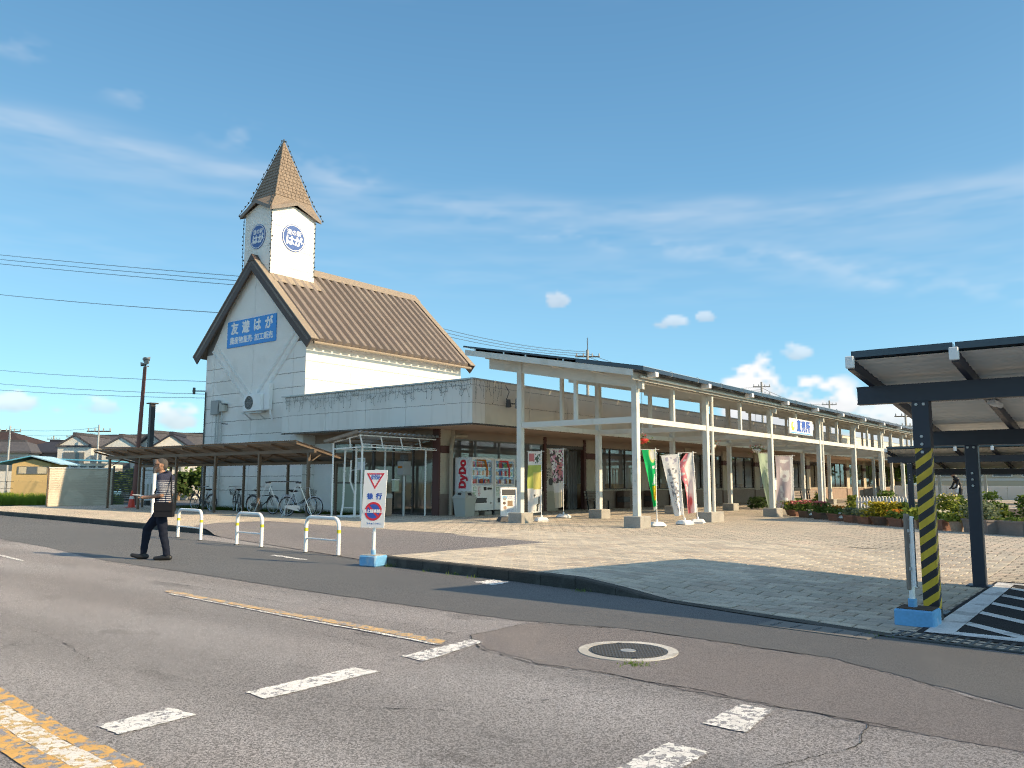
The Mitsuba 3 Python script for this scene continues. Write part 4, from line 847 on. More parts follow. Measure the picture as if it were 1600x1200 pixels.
def window(x0, x1, z0, z1, n, y=WY, axis='x', frame_m='m_frame_grey'):
    """a framed row of panes in the wall plane"""
    B = (lambda a0, a1, d0, d1, c0, c1: box(a0, a1, y + d0, y + d1, c0, c1)) if axis == 'x' else (lambda a0, a1, d0, d1, c0, c1: box(y + d0, y + d1, a0, a1, c0, c1))
    t = .05; fr = [B(x0, x1, .02, .12, z0, z0 + t), B(x0, x1, .02, .12, z1 - t, z1)]
    for i in range(n + 1):
        x = x0 + (x1 - x0 - t) * i / n; fr.append(B(x, x + t, .025, .115, z0 + t, z1 - t))
    w = part(wing, 'window', cat(fr), frame_m)
    for i in range(n):
        a, b = x0 + (x1 - x0 - t) * i / n + t, x0 + (x1 - x0 - t) * (i + 1) / n
        if axis == 'x': g = tm([[a, y + .07, z0 + t], [b, y + .07, z0 + t], [b, y + .07, z1 - t], [a, y + .07, z1 - t]], [[0, 1, 2], [0, 2, 3]])
        else: g = tm([[y + .07, a, z0 + t], [y + .07, a, z1 - t], [y + .07, b, z1 - t], [y + .07, b, z0 + t]], [[0, 1, 2], [0, 2, 3]])
        part(w, 'pane', g, 'm_glass')
    return w


def pilaster(x0, x1, y=WY, axis='x'):
    B = (lambda a0, a1, d0, d1, c0, c1: box(a0, a1, y + d0, y + d1, c0, c1)) if axis == 'x' else (lambda a0, a1, d0, d1, c0, c1: box(y + d0, y + d1, a0, a1, c0, c1))
    p = part(wing, 'pilaster', cat(B(x0, x1, -.06, .15, .9, 2.35), B(x0, x1, -.06, .15, 2.62, 3.2)), 'm_pilaster')
    part(p, 'base', B(x0 - .02, x1 + .02, -.08, .15, .1, .895), 'm_dado'); part(p, 'band', B(x0 - .02, x1 + .02, -.08, .15, 2.355, 2.615), 'm_maroon')


part(wing, 'wall', cat(box(WX, PX1, WY, WY + .15, 2.90, 3.2), box(WX, WX + .15, WY, 27.15, 2.85, 3.2)), 'm_soffit', label='brown wall strip above the windows')
pilaster(WX - .02, 22.15); pilaster(31.1, 31.9); 
part(wing, 'brown_post', box(21.50, 21.58, 20.14, 20.45, .1, 3.2), 'm_maroon')
part(wing, 'downpipe', cat(tube([[21.98, 19.98, .15], [21.98, 19.98, 2.55], [22.05, 20.0, 2.7], [22.2, 20.1, 2.95], [22.25, 20.15, 3.2]], .07, 10), tube([[22.9, 20.05, 3.0], [22.25, 20.05, 2.98]], .06, 8)), 'm_pilaster')
part(wing, 'dado', cat(box(22.2, 28.0, WY, WY + .15, .1, .95)), 'm_dado', label='brown tiled strip under the windows')
window(22.2, 27.9, .95, 2.9, 4)
part(wing, 'door_post', box(27.92, 28.08, WY - .05, WY + .15, .1, 3.2), 'm_maroon'); part(wing, 'door_post', box(30.95, 31.08, WY - .05, WY + .15, .1, 3.2), 'm_maroon')
part(wing, 'wall_panel', box(28.10, 29.0, WY + .02, WY + .12, .1, 2.75), 'm_pilaster', label='beige wall panel left of the doorway'); part(wing, 'header', box(28.1, 30.94, WY, WY + .14, 2.76, 2.9), 'm_frame_dark')
for a, b in ((28.10, 28.98),):
    pt = thing('notice_poster', 'pale poster with blue and grey print on the panel left of the shop doorway', 'poster')
    part(pt, 'sheet', box(a + .03, b - .03, WY + .008, WY + .017, .95, 2.1), 'm_poster')
    part(pt, 'print', cat(scribble(4, .14, .12, 5, [28.4, WY + .008, 1.95], X, Z, -Y, .002, .15, 3), ext(Point(0, 0).buffer(.16), .002, [28.45, WY + .008, 1.35], X, Z, -Y)), 'm_dark_grey')
# doorway: an open sliding door, a curtain and a green vending display inside
dr_ = part(wing, 'door', cat(box(29.02, 29.07, WY + .15, WY + .2, .14, 2.75), box(29.98, 30.03, WY + .15, WY + .2, .14, 2.75), box(29.07, 29.98, WY + .15, WY + .2, 2.68, 2.75)), 'm_frame_grey')
part(dr_, 'pane', tm([[29.07, WY + .17, .2], [29.98, WY + .17, .2], [29.98, WY + .17, 2.68], [29.07, WY + .17, 2.68]], [[0, 1, 2], [0, 2, 3]]), 'm_glass')
part(wing, 'curtain', cat(*[cyl([30.2 + i * .1, WY + .35 + .03 * (i % 2), .16], [30.2 + i * .1, WY + .35 + .03 * (i % 2), 2.7], .06, n=8) for i in range(8)]), 'm_curtain')
t = solo('display_case', cat(cham(28.9, 30.0, 22.2, 22.9, .15, 1.0, .02), cham(28.95, 29.95, 22.3, 22.8, 1.0, 1.9, .02)), 'm_green_print', 'green display case seen through the shop doorway', 'display case')
x = 31.92
for i in range(11):
    x1 = x + 4.1
    part(wing, 'dado', box(x, x1, WY, WY + .15, .1, .95), 'm_dado'); part(wing, 'sill', box(x, x1, WY - .04, WY + .16, .953, 1.0), 'm_pilaster')
    window(x, x1, 1.003, 2.9, 3, frame_m='m_frame_dark')
    pilaster(x1 + .0, x1 + .75); x = x1 + .75
# side towards the road
part(wing, 'wall', box(WX, WX + .15, 26.05, 27.15, .1, 2.85), 'm_wall', label='plain pale end wall beside the bicycle shelter')
part(wing, 'dado', box(WX, WX + .15, 23.7, 26.05, .1, 1.25), 'm_pale_green', label='pale green panel under the end window')
window(23.7, 26.04, 1.253, 2.85, 2, y=WX, axis='y', frame_m='m_frame_dark'); window(20.5, 23.69, .14, 2.85, 3, y=WX, axis='y', frame_m='m_frame_dark')
t = thing('light_string', 'net of dark icicle lights hanging along the parapet edge', 'light string')
c_ = [tube([[PX0 - .05, y, PZ1 - .03 - .03 * (i % 2)] for i, y in enumerate(np.linspace(17.6, 27.4, 40))], .011, 5)]; b_ = []
y = 17.6
while y < 27.4:
    L = rng.uniform(.18, .62); xx = PX0 - .05
    p = [[xx, y, PZ1 - .04], [xx - .01, y + rng.uniform(-.06, .06), PZ1 - .04 - L * .5], [xx, y + rng.uniform(-.10, .10), PZ1 - .04 - L]]
    c_.append(tube(p, .0065, 4)); b_ += bulbs(p, 3, .013, .012, nr)
    if rng.random() < .4: c_.append(tube([p[1], [xx, p[1][1] + .16, p[1][2] - .12 * rng.random()], [xx, p[1][1] + .3, p[1][2] + .1]], .008, 4))
    y += rng.uniform(.09, .20)
x = PX0 + .05
while x < 21.9:
    L = rng.uniform(.2, .75); yy = PY0 - .05
    p = [[x, yy, PZ1 - .04], [x + rng.uniform(-.05, .05), yy, PZ1 - .04 - L * .5], [x + rng.uniform(-.1, .1), yy, PZ1 - .04 - L]]
    c_.append(tube(p, .0065, 4)); b_ += bulbs(p, 3, .013, .012, nr); x += rng.uniform(.09, .2)
part(t, 'cables', cat(c_), 'm_cable_green', kind='stuff'); part(t, 'bulbs', cat(b_), 'm_bulb', kind='stuff')
fl = thing('floodlight', 'square floodlight on a bracket near the parapet corner', 'floodlight')
part(fl, 'housing', move(cham(-.14, .14, -.05, .05, -.17, .17, .012), (22.25, 17.12, 3.98), -.35), 'm_grey'); part(fl, 'lens', move(box(-.12, .12, -.056, -.051, -.15, .15), (22.25, 17.12, 3.98), -.35), 'm_white_plastic')
part(fl, 'bracket', cat(bar([22.0, 17.5, 4.0], [22.2, 17.2, 3.98], .04, .04), cyl([21.95, 17.35, 3.85], [21.95, 17.35, 4.12], .1, .07), tube([[21.95, 17.45, 4.1], [22.05, 17.4, 4.4], [21.9, 17.45, 4.6]], .015, 5)), 'm_dark_grey')

# ------------------------------------------------------------------ solar walkway canopy in front of the market wing
CF, CB = 10.9, 14.76
can = thing('walkway_canopy', 'long white steel walkway canopy with solar panels along the market hall', 'canopy')
RYF, RYB, RZF = 10.35, 16.28, 4.12
CSL = .186
rz = lambda y: RZF + (y - RYF) * CSL
CX0, CX1 = 18.55, 62.0
colx = [19.25, 23.55, 28.88, 34.2, 39.1, 43.6, 48.0, 52.6, 57.2, 61.8]


def hcol(x, y, z0, z1, w=.17):
    return cat(box(x - w / 2, x + w / 2, y - w / 2, y - w / 2 + .02, z0, z1), box(x - w / 2, x + w / 2, y + w / 2 - .02, y + w / 2, z0, z1), box(x - .012, x + .012, y - w / 2 + .02, y + w / 2 - .02, z0, z1))


def tubecol(x, y, z0, z1, w=.17): return cham(x - w / 2, x + w / 2, y - w / 2, y + w / 2, z0, z1, .012)


for i, x in enumerate(colx):
    for y in (CF, CB):
        g = float(hz(x, y)); c = part(can, 'column', tubecol(x, y, g + .2, rz(y) - .06), 'm_offwhite_steel')
        part(can, 'footing', cham(x - .27, x + (.62 if (i % 2 and y == CF) else .30), y - .25, y + .25, g - .05, g + .30, .015), 'm_concrete')
        part(c, 'bolts', cat(*[cyl([x - .09, y + s * .05, z], [x - .10, y + s * .05, z], .018, n=6) for s in (0,) for z in (1.0, 1.35)]), 'm_galv')
    if i % 2: part(can, 'rain_pipe', cat(cyl([x + .42, CF - .02, .4], [x + .42, CF - .02, rz(CF) - .1], .055, n=10), bar([x + .08, CF, 2.2], [x + .42, CF, 2.2], .03, .03)), 'm_offwhite_steel')
    part(can, 'cross_beam', cat(box(x - .06, x + .06, CF + .09, CB - .09, 2.90, 3.06)), 'm_offwhite_steel')
    # sloping rafter, deeper than it is wide
    part(can, 'rafter', tm([[x + dx, y, rz(y) + dz] for y in (RYF + .3, RYB - .35) for dx in (-.05, .05) for dz in (-.40, -.075)], _BF), 'm_offwhite_steel')
    if i: part(can, 'rafter', tm([[(x + colx[i - 1]) / 2 + dx, y, rz(y) + dz] for y in (RYF + .3, RYB - .5) for dx in (-.05, .05) for dz in (-.20, -.03)], _BF), 'm_offwhite_steel')
for y in (CF, CB):
    for i in range(len(colx) - 1):
        part(can, 'beam', box(colx[i] + .09, colx[i + 1] - .09, y - .06, y + .06, 2.90, 3.05), 'm_offwhite_steel')
        xm = (colx[i] + colx[i + 1]) / 2
        part(can, 'stud', box(xm - .05, xm + .05, y - .05, y + .05, 3.05, rz(y) - .24), 'm_offwhite_steel')
        part(can, 'purlin', box(colx[i] + .05, colx[i + 1] - .05, y - .05, y + .05, rz(y) - .235, rz(y) - .06), 'm_offwhite_steel')
        if i % 2 == 0 and y == CF:
            a, b = colx[i] + .09, colx[i + 1] - .09
for y in (11.9, 13.2, 15.6): part(can, 'purlin', box(CX0 + .1, CX1, y - .04, y + .04, rz(y) - .12, rz(y) - .03), 'm_offwhite_steel')
for k, x in enumerate(colx[:2]): part(can, 'side_stud', box(x - .045, x + .045, 12.75, 12.85, 3.06, rz(12.8) - .22), 'm_offwhite_steel')


def deckprof(x0, x1, y0, y1, dz, amp, pitch):
    xs, zs, x = [], [], x0
    while x < x1:
        for dx, h in ((0, 0), (.35, 0), (.5, amp), (.85, amp)):
            xs.append(min(x + dx * pitch, x1)); zs.append(h)
        x += pitch
    V = [[x, y, rz(y) + dz + h] for y in (y0, y1) for x, h in zip(xs, zs)]; n = len(xs)
    return tm(V, [t for i in range(n - 1) for t in ([i, i + 1, n + i + 1], [i, n + i + 1, n + i])])


for i in range(len(colx) - 1):
    part(can, 'deck_sheet', deckprof(max(colx[i] - .7 if i == 0 else colx[i], CX0), colx[i + 1], RYF + .26, RYB, -.03, .035, .2), 'm_deck_grey')
part(can, 'eaves_trim', box(CX0 - .02, CX1, RYF + .22, RYF + .255, RZF - .15, RZF + .05), 'm_deck_grey')
part(can, 'verge_trim', tm([[CX0 + dx, y, rz(y) + dz] for y in (RYF + .2, RYB + .04) for dx in (-.035, .0) for dz in (-.10, .07)], _BF), 'm_offwhite_steel')
# solar panels in two rows, clamped over the deck with gaps between
px_, n = CX0 - .05, 0
while px_ < CX1 - 1.6:
    for y0, y1 in ((RYF - .12, RYF + 1.95), (RYF + 1.99, RYF + 4.05), (RYF + 4.09, RYB + .10)):
        P = tm([[x, y, rz(y) + dz] for y in (y0, y1) for x in (px_, px_ + 1.58) for dz in (.07 if y0 < RYF else .13, .185)], _BF)
        p = part(can, 'solar_panel', P, 'm_solar')
        if y0 < RYF: part(p, 'edge_frame', cat(box(px_, px_ + 1.58, y0 - .006, y0 - .001, rz(y0) + .172, rz(y0) + .184)), 'm_alu')
    for y in (RYF - .06, RYF + 1.97, RYF + 4.07): part(can, 'panel_clamp', box(px_ + 1.58, px_ + 1.62, y - .05, y + .05, rz(y) + .05, rz(y) + .20), 'm_alu')
    if n % 2 == 0: part(can, 'end_bracket', cham(px_ + .6, px_ + .75, RYF - .16, RYF + .10, RZF - .06, RZF + .07, .01), 'm_white_plastic')
    px_ += 1.62; n += 1
part(can, 'panel_rail', cat(*[tm([[x, y + dy, rz(y) + dz] for x in (CX0, CX1 - .5) for dy in (-.025, .025) for dz in (.02, .128)], _BF) for y in (RYF + .3, RYF + 1.6, RYF + 2.4, RYF + 3.7, RYF + 4.5, RYF + 5.6)]), 'm_alu')
part(can, 'gutter_pipe', tube([[CX0 + .3, RYF + .15, RZF - .06], [CX1, RYF + .15, RZF - .06]], .035, 8), 'm_offwhite_steel')
# return of the canopy across the far end of the court
c2 = thing('walkway_canopy', 'far white walkway canopy crossing behind the garden', 'canopy')
for i in range(9):
    y = 8.6 - i * 2.6
    for x in (55.0, 58.6): part(c2, 'column', tubecol(x, y, .1, 2.9, .16), 'm_offwhite_steel')
part(c2, 'beam', cat(box(54.93, 55.07, -14, 10.4, 2.72, 2.9), box(58.5, 58.7, -14, 10.4, 2.72, 2.9)), 'm_offwhite_steel')
part(c2, 'roof', tm([[x, y, 2.95 + (x - 54.4) * .06 + dz] for x in (54.4, 59.4) for y in (-14, 10.2) for dz in (0, .08)], _BF), 'm_deck_white')

sg = thing('shop_sign', 'white signboard with lettering and a yellow mark above the walkway beam', 'sign')
part(sg, 'board', cham(30.45, 33.05, 10.74, 10.80, 3.16, 3.74, .008), 'm_white_plastic')
part(sg, 'lettering', write('直売所', .46, [31.95, 10.738, 3.46], X, Z, -Y, .004, gap=10, bold=2.5), 'm_blue_print')
part(sg, 'emblem', cat(ext(Point(0, 0).buffer(.17).difference(Point(.06, .05).buffer(.09)), .004, [30.80, 10.738, 3.44], X, Z, -Y)), 'm_yellow_print')
part(sg, 'stripe', box(30.5, 33.0, 10.734, 10.739, 3.18, 3.225), 'm_blue_block')
for i, (x, c) in enumerate(((22.3, 'red and white'), (27.2, 'pale'), (31.4, 'white'))):
    t = thing('hanging_basket', f'{c} basket of trailing plants hanging under the walkway roof, {["nearest the shop door", "in the middle bay", "farthest along"][i]}', 'hanging basket')
    part(t, 'wire', cat(tube([[x, 12.4, 2.75], [x, 12.4, rz(12.4) - .1]], .008, 4), *[tube([[x, 12.4, 2.95], [x + .16 * math.cos(a), 12.4 + .16 * math.sin(a), 2.62]], .006, 4) for a in (0, 2.1, 4.2)]), 'm_galv')
    part(t, 'bowl', trimesh.creation.revolve([[0, 0], [.10, .02], [.17, .10], [.18, .16], [.16, .16], [0, .14]]).apply_translation([x, 12.4, 2.48]), 'm_white_plastic' if i else 'm_red', smooth=True)
    q = nr.normal(size=(120, 3)) * [.12, .12, .08] + [x, 12.4, 2.62]
    part(t, 'foliage', leaves(q, .035), 'm_leaf'); part(t, 'flowers', leaves(q[:40] + [0, 0, .03], .045), 'm_petal_red' if i == 0 else 'm_petal_pink')

# ------------------------------------------------------------------ solar carport on the right


def carport(x0, ye, n_posts, label, zt, hazard, y_len, lamp):
    t = thing('solar_carport', label, 'carport')
    xa, xb = x0 + .82, x0 + 3.58; s = -.125; z = lambda x: zt + (x - x0) * s
    yb = ye - y_len
    for xx, dz in ((xa, 0), (xb, 0)):
        zb = z(xx) - .13
        part(t, 'beam', cat(box(xx - .06, xx + .06, yb, ye + .10, zb - .19, zb - .175), box(xx - .06, xx + .06, yb, ye + .10, zb - .015, zb), box(xx - .055, xx + .055, yb, ye + .095, zb - .175, zb - .015)), 'm_navy_steel')
        for k in range(n_posts):
            yp = ye - .52 - 5.0 * k
            p = part(t, 'post', cham(xx - .065, xx + .065, yp - .075, yp + .075, .0, zb - .19, .008), 'm_hazard' if (hazard and xx == xa and k == 0) else 'm_navy_steel', label='post with yellow and black hazard stripes' if (hazard and xx == xa and k == 0) else None)
            if hazard and xx == xa and k == 0: part(t, 'post_head', cham(xx - .072, xx + .072, yp - .082, yp + .082, 1.66, zb - .185, .006), 'm_navy_steel')
            part(p, 'bolts', cat(*[cyl([xx - .066, yp + dy, zb - .19 - h], [xx - .084, yp + dy, zb - .19 - h], .016, n=6) for dy in (-.035, .035) for h in (.03,)] + [cyl([xx - .066, yp, zb - .19 - h], [xx - .084, yp, zb - .19 - h], .016, n=6) for h in (.36, .44, .52)]), 'm_galv')
            part(p, 'base_plate', box(xx - .14, xx + .14, yp - .14, yp + .14, .012, .030), 'm_navy_steel')
    k = 0; y = ye - .06
    while y > yb:
        part(t, 'rafter', tm([[x, y + dy, z(x) + dz] for x in (x0 + .02, x0 + 4.24) for dy in (-.03, .03) for dz in (-.135, -.035)], _BF), 'm_navy_steel')
        part(t, 'rafter_cap', cham(x0 - .035, x0 + .02, y - .04, y + .04, zt - .125, zt - .005, .006), 'm_white_plastic')
        yn = y - (.93 if k % 2 == 0 else .93)
        # underside sheet with fine ribs along the beam
        xs = np.linspace(x0 + .04, x0 + 4.24, 96)
        V = [[x, yy, z(x) - .036 + (.009 if (i // 2) % 2 else 0)] for yy in (y - .03, yn + .03) for i, x in enumerate(xs)]; n = len(xs)
        part(t, 'underside_sheet', tm(V, [q for i in range(n - 1) for q in ([i, i + 1, n + i + 1], [i, n + i + 1, n + i])]), 'm_deck_white')
        for (xa2, xb2) in ((x0 - .0, x0 + 2.10), (x0 + 2.13, x0 + 4.28)):
            p = part(t, 'solar_panel', tm([[x, yy, z(x) + dz] for x in (xa2, xb2) for yy in (yn + .012, y - .012) for dz in (-.02, .045)], _BF), 'm_solar')
        y = yn; k += 1
    if lamp:
        l = thing('strip_light', 'small white light fitting under the carport roof', 'light fitting')
        part(l, 'housing', cham(10.25, 10.85, 1.36, 1.44, z(10.5) - .15, z(10.5) - .09, .015), 'm_white_plastic'); part(l, 'bracket', cat(bar([10.4, 1.4, z(10.4) - .09], [10.4, 1.4, z(10.4) - .03], .03, .03), bar([10.7, 1.4, z(10.7) - .09], [10.7, 1.4, z(10.7) - .03], .03, .03)), 'm_galv')
    return t


def hazard_fn(p, n, uv):
    s = (p.z + (p.y - 1.9) * 0.75 - (p.x - 9.3) * 0.75) / 0.155
    k = s - dr.floor(s)
    c = dr.select(k < 0.5, mi.Color3f(0.60, 0.40, 0.025), mi.Color3f(0.02, 0.018, 0.022))
    c = c * (0.9 + 0.25 * noise(p.x * 12, p.y * 12, p.z * 12))
    return dr.select(p.z < 1.66, c, mi.Color3f(0.022, 0.028, 0.048))


mat('m_hazard', hazard_fn, 0.4)
carport(8.48, 2.42, 2, 'navy steel carport with solar roof and a hazard-striped front post', 2.565, True, 9.3, True)
carport(26.4, 6.5, 2, 'second navy carport farther back behind the flower planters', 2.36, False, 15, False)

# ------------------------------------------------------------------ bicycle shelter
sh_ = thing('bicycle_shelter', 'long low brown steel bicycle shelter with tinted corrugated roof', 'shelter')
FX, BX = 18.0, 19.6
fy = [22.94, 25.75, 28.55, 31.35, 34.25, 36.9]; by = [23.4, 26.2, 29.05, 31.9, 34.6, 36.9]
zr = lambda x: 2.66 - (x - 17.35) * .24
for y in fy: part(sh_, 'post', box(FX - .045, FX + .045, y - .045, y + .045, .1, zr(FX) - .08), 'm_brown_steel')
for y in by: part(sh_, 'post', box(BX - .04, BX + .04, y - .04, y + .04, .1, zr(BX) - .06), 'm_brown_steel')
part(sh_, 'beam', box(FX - .05, FX + .05, 22.6, 37.2, zr(FX) - .20, zr(FX) - .08), 'm_brown_steel'); part(sh_, 'beam', box(BX - .04, BX + .04, 22.9, 37.2, zr(BX) - .16, zr(BX) - .06), 'm_brown_steel')
for y in [22.85 + i * 1.425 for i in range(11)]:
    part(sh_, 'rafter', tm([[x, y + dy, zr(x) + dz] for x in (17.38, 19.85) for dy in (-.025, .025) for dz in (-.075, -.012)], _BF), 'm_brown_steel')
for x in (17.38, 17.9, 18.5, 19.1, 19.82): part(sh_, 'purlin', box(x - .02, x + .02, 22.8, 37.2, zr(x) - .012, zr(x) + .018), 'm_brown_steel')
for i in range(10):
    y0 = 22.8 + i * 1.425
    yy = np.linspace(y0, y0 + 1.46, 48); V = [[x, y, zr(x) + .035 + .014 * math.sin((y) * 2 * math.pi / .12) + .004 * (i % 2)] for x in (17.32, 19.9) for y in yy]; n = 48
    part(sh_, 'roof_sheet', tm(V, [q for k in range(n - 1) for q in ([k, k + 1, n + k + 1], [k, n + k + 1, n + k])]), 'm_poly_brown', smooth=True)
for y in fy: part(sh_, 'strut', bar([FX, y, zr(FX) - .55], [FX + .55, y, zr(FX + .55) - .08], .03, .04, upv=(0, 1, 0)), 'm_brown_steel')

# ------------------------------------------------------------------ small white lean-to canopy
lt = thing('lean_to_canopy', 'small white pipe-framed lean-to canopy with corrugated roof beside the entrance', 'canopy')
LX0, LX1, LY0, LY1 = 17.95, 21.55, 20.3, 21.6
for x, y, z1 in ((18.15, LY0 + .1, 2.45), (21.05, LY0 + .05, 2.45), (LX0, LY1, 2.6), (19.2, LY1, 2.6), (20.3, LY1, 2.6), (18.6, LY0 + .9, 2.5)):
    part(lt, 'post', cyl([x, y, .1], [x, y, z1], .03, n=10), 'm_white_paint')
part(lt, 'frame', cat(*[bar(a, b, .035, .035) for a, b in (([LX0, LY0, 2.82], [LX1, LY0, 2.82]), ([LX0 + .08, LY0 - .05, 2.44], [LX1 + .03, LY0 - .05, 2.44]), ([LX0, LY0, 2.82], [LX0 + .08, LY0 - .05, 2.44]), ([LX1, LY0, 2.82], [LX1 + .03, LY0 - .05, 2.44]),
     ([LX0, LY0, 2.82], [LX0, LY1, 2.62]), ([LX0, LY1, 2.62], [LX0, LY1, 2.4]), ([LX0 + .08, LY0, 2.44], [LX0, LY1, 2.4]), ([LX0, LY1, 2.4], [LX1, LY1, 2.4]), ([LX0, LY1, 2.62], [LX1, LY1, 2.62]), ([LX0, LY0 + .5, 2.75], [LX0 + .05, LY0 + .5, 2.42]))]), 'm_white_paint')
part(lt, 'mullion', cat(*[bar([LX0 + .9 * i, LY0, 2.82], [LX0 + .07 + .9 * i, LY0 - .05, 2.44], .03, .03) for i in (1, 2, 3)]), 'm_white_paint')
part(lt, 'front_rail', cat(bar([LX0 + .1, LY0 - .0, 2.54], [LX1, LY0, 2.50], .025, .025), bar([LX0 + .5, LY0 - .02, 2.44], [LX0 + .5, LY0, 2.53], .025, .025), bar([LX0 + 1.4, LY0 - .02, 2.44], [LX0 + 1.4, LY0, 2.53], .025, .025)), 'm_white_paint')
for i in range(4):
    a, b = LX0 + .9 * i + .03, LX0 + .9 * (i + 1) - .03
    part(lt, 'front_pane', tm([[a, LY0 - .002, 2.80], [b, LY0 - .002, 2.80], [b + .06, LY0 - .048, 2.46], [a + .06, LY0 - .048, 2.46]], [[0, 1, 2], [0, 2, 3]]), 'm_glass')
xs = np.linspace(LX0 - .3, LX1 + .0, 330); V = [[x, y, 2.90 - (y - LY0) * .17 + .035 * math.sin(x * 2 * math.pi / .22)] for y in (LY0 - .18, LY1 + .2) for x in xs]; n = len(xs)
part(lt, 'roof_sheet', tm(V, [q for k in range(n - 1) for q in ([k, k + 1, n + k + 1], [k, n + k + 1, n + k])]), 'm_grey', smooth=True, label='dark corrugated roof sheet')
part(lt, 'roof_batten', cat(*[bar([LX0 - .2, y, 2.84 - (y - LY0) * .17], [LX1, y, 2.84 - (y - LY0) * .17], .05, .04) for y in (LY0 + .1, LY0 + .7, LY1)]), 'm_brown_steel')

# ------------------------------------------------------------------ things on the road
mat('m_iron', (0.10, 0.10, 0.10), 0.5, metallic=0.3)
mh = thing('manhole_cover', 'round iron manhole cover in a pale concrete ring in the road', 'manhole cover')
C0 = (5.76, 3.36)
part(mh, 'collar', ext(Point(0, 0).buffer(.385, 40).difference(Point(0, 0).buffer(.308, 40)), .012, [*C0, -.004], X, Y, Z), 'm_concrete_pale')
part(mh, 'lid', ext(Point(0, 0).buffer(.305, 40), .012, [*C0, -.006], X, Y, Z), 'm_dark_grey')
rb = []
for k in range(-11, 12):
    for s in (0, 1):
        g = sbox(-.3, k * .025 - .005, .3, k * .025 + .005); g = affinity.rotate(g, 35 + 90 * s, origin=(0, 0)).intersection(Point(0, 0).buffer(.285)).difference(Point(0, 0).buffer(.075))
        rb.append(ext(g, .004 + .0004 * s, [*C0, .0058], X, Y, Z))
part(mh, 'tread', cat(rb), 'm_iron'); part(mh, 'boss', ext(Point(0, 0).buffer(.06), .004, [*C0, .006], X, Y, Z), 'm_galv')
part(mh, 'keyhole', cat(*[box(C0[0] + dx - .02, C0[0] + dx + .02, C0[1] + dy - .015, C0[1] + dy + .015, .004, .0115) for dx, dy in ((.2, .2), (-.22, -.18))]), 'm_black')


tufts = []
for i, (x, y, n, h) in enumerate(((8.86, 8.0, 24, .07), (8.80, 7.55, 18, .06), (8.93, 8.6, 16, .05), (8.50, 5.6, 24, .06), (9.08, 9.5, 30, .08), (5.37, 3.08, 70, .03), (9.2, 10.0, 20, .06), (7.66, 2.0, 14, .04))):
    r = np.random.RandomState(i); P = np.c_[x + r.normal(size=n) * .05, y + r.normal(size=n) * .05, np.zeros(n)]
    d = np.c_[r.normal(size=(n, 2)) * .35, np.ones(n)]; d *= (h * r.uniform(.5, 1, (n, 1))) / np.linalg.norm(d, axis=1, keepdims=True)
    w = np.c_[r.normal(size=(n, 2)), np.zeros(n)]; w *= .006 / np.linalg.norm(w, axis=1, keepdims=True); v = np.stack([P - w, P + w, P + d], 1).reshape(-1, 3); tufts.append(tm(v, np.arange(3 * n).reshape(-1, 3)))
solo('weeds', cat(tufts), 'm_leaf', 'small green weeds along the kerb and at the manhole ring', 'weeds', kind='stuff')
dg = thing('drain_grating', 'dark steel drain grating set in the road edge before the parking bay', 'grating')
g0, g1 = np.array([7.67, 1.95]), np.array([7.28, -3.0]); d = (g1 - g0) / np.linalg.norm(g1 - g0); s = np.array([-d[1], d[0]])
part(dg, 'frame', cat(*[bar([*(g0 + s * o), .010], [*(g1 + s * o), .010], .03, .012) for o in (-.0, .34)]), 'm_dark_grey')
part(dg, 'channel', flat([tuple(g0), tuple(g1), tuple(g1 + s * .34), tuple(g0 + s * .34)], .0055), 'm_black')
part(dg, 'bar', cat(*[bar([*(g0 + d * (.05 + k * .085)), .012], [*(g0 + d * (.05 + k * .085) + s * .34), .012], .026, .012) for k in range(57)] + [bar([*(g0 + s * .17), .0125], [*(g1 + s * .17), .0125], .02, .011)]), 'm_dark_grey', kind='stuff')
mat('m_kerb_flat', (0.15, 0.148, 0.145), 0.9)
dc = thing('gutter_cover', 'concrete gutter cover with slots beside the steel drain grating', 'drain cover')
g0, g1 = np.array([7.80, 3.0]), np.array([7.69, 2.0]); d = (g1 - g0) / np.linalg.norm(g1 - g0); s = np.array([-d[1], d[0]])
part(dc, 'slab', hull([[*(q + s * o), z] for q in (g0, g1) for o in (-.28, .06) for z in (-.02, .012)]), 'm_kerb_flat')
part(dc, 'slot', cat(*[bar([*(g0 + d * (.12 + k * .19) - s * .22), .0125], [*(g0 + d * (.12 + k * .19) - s * .02), .0125], .03, .003) for k in range(5)]), 'm_black')

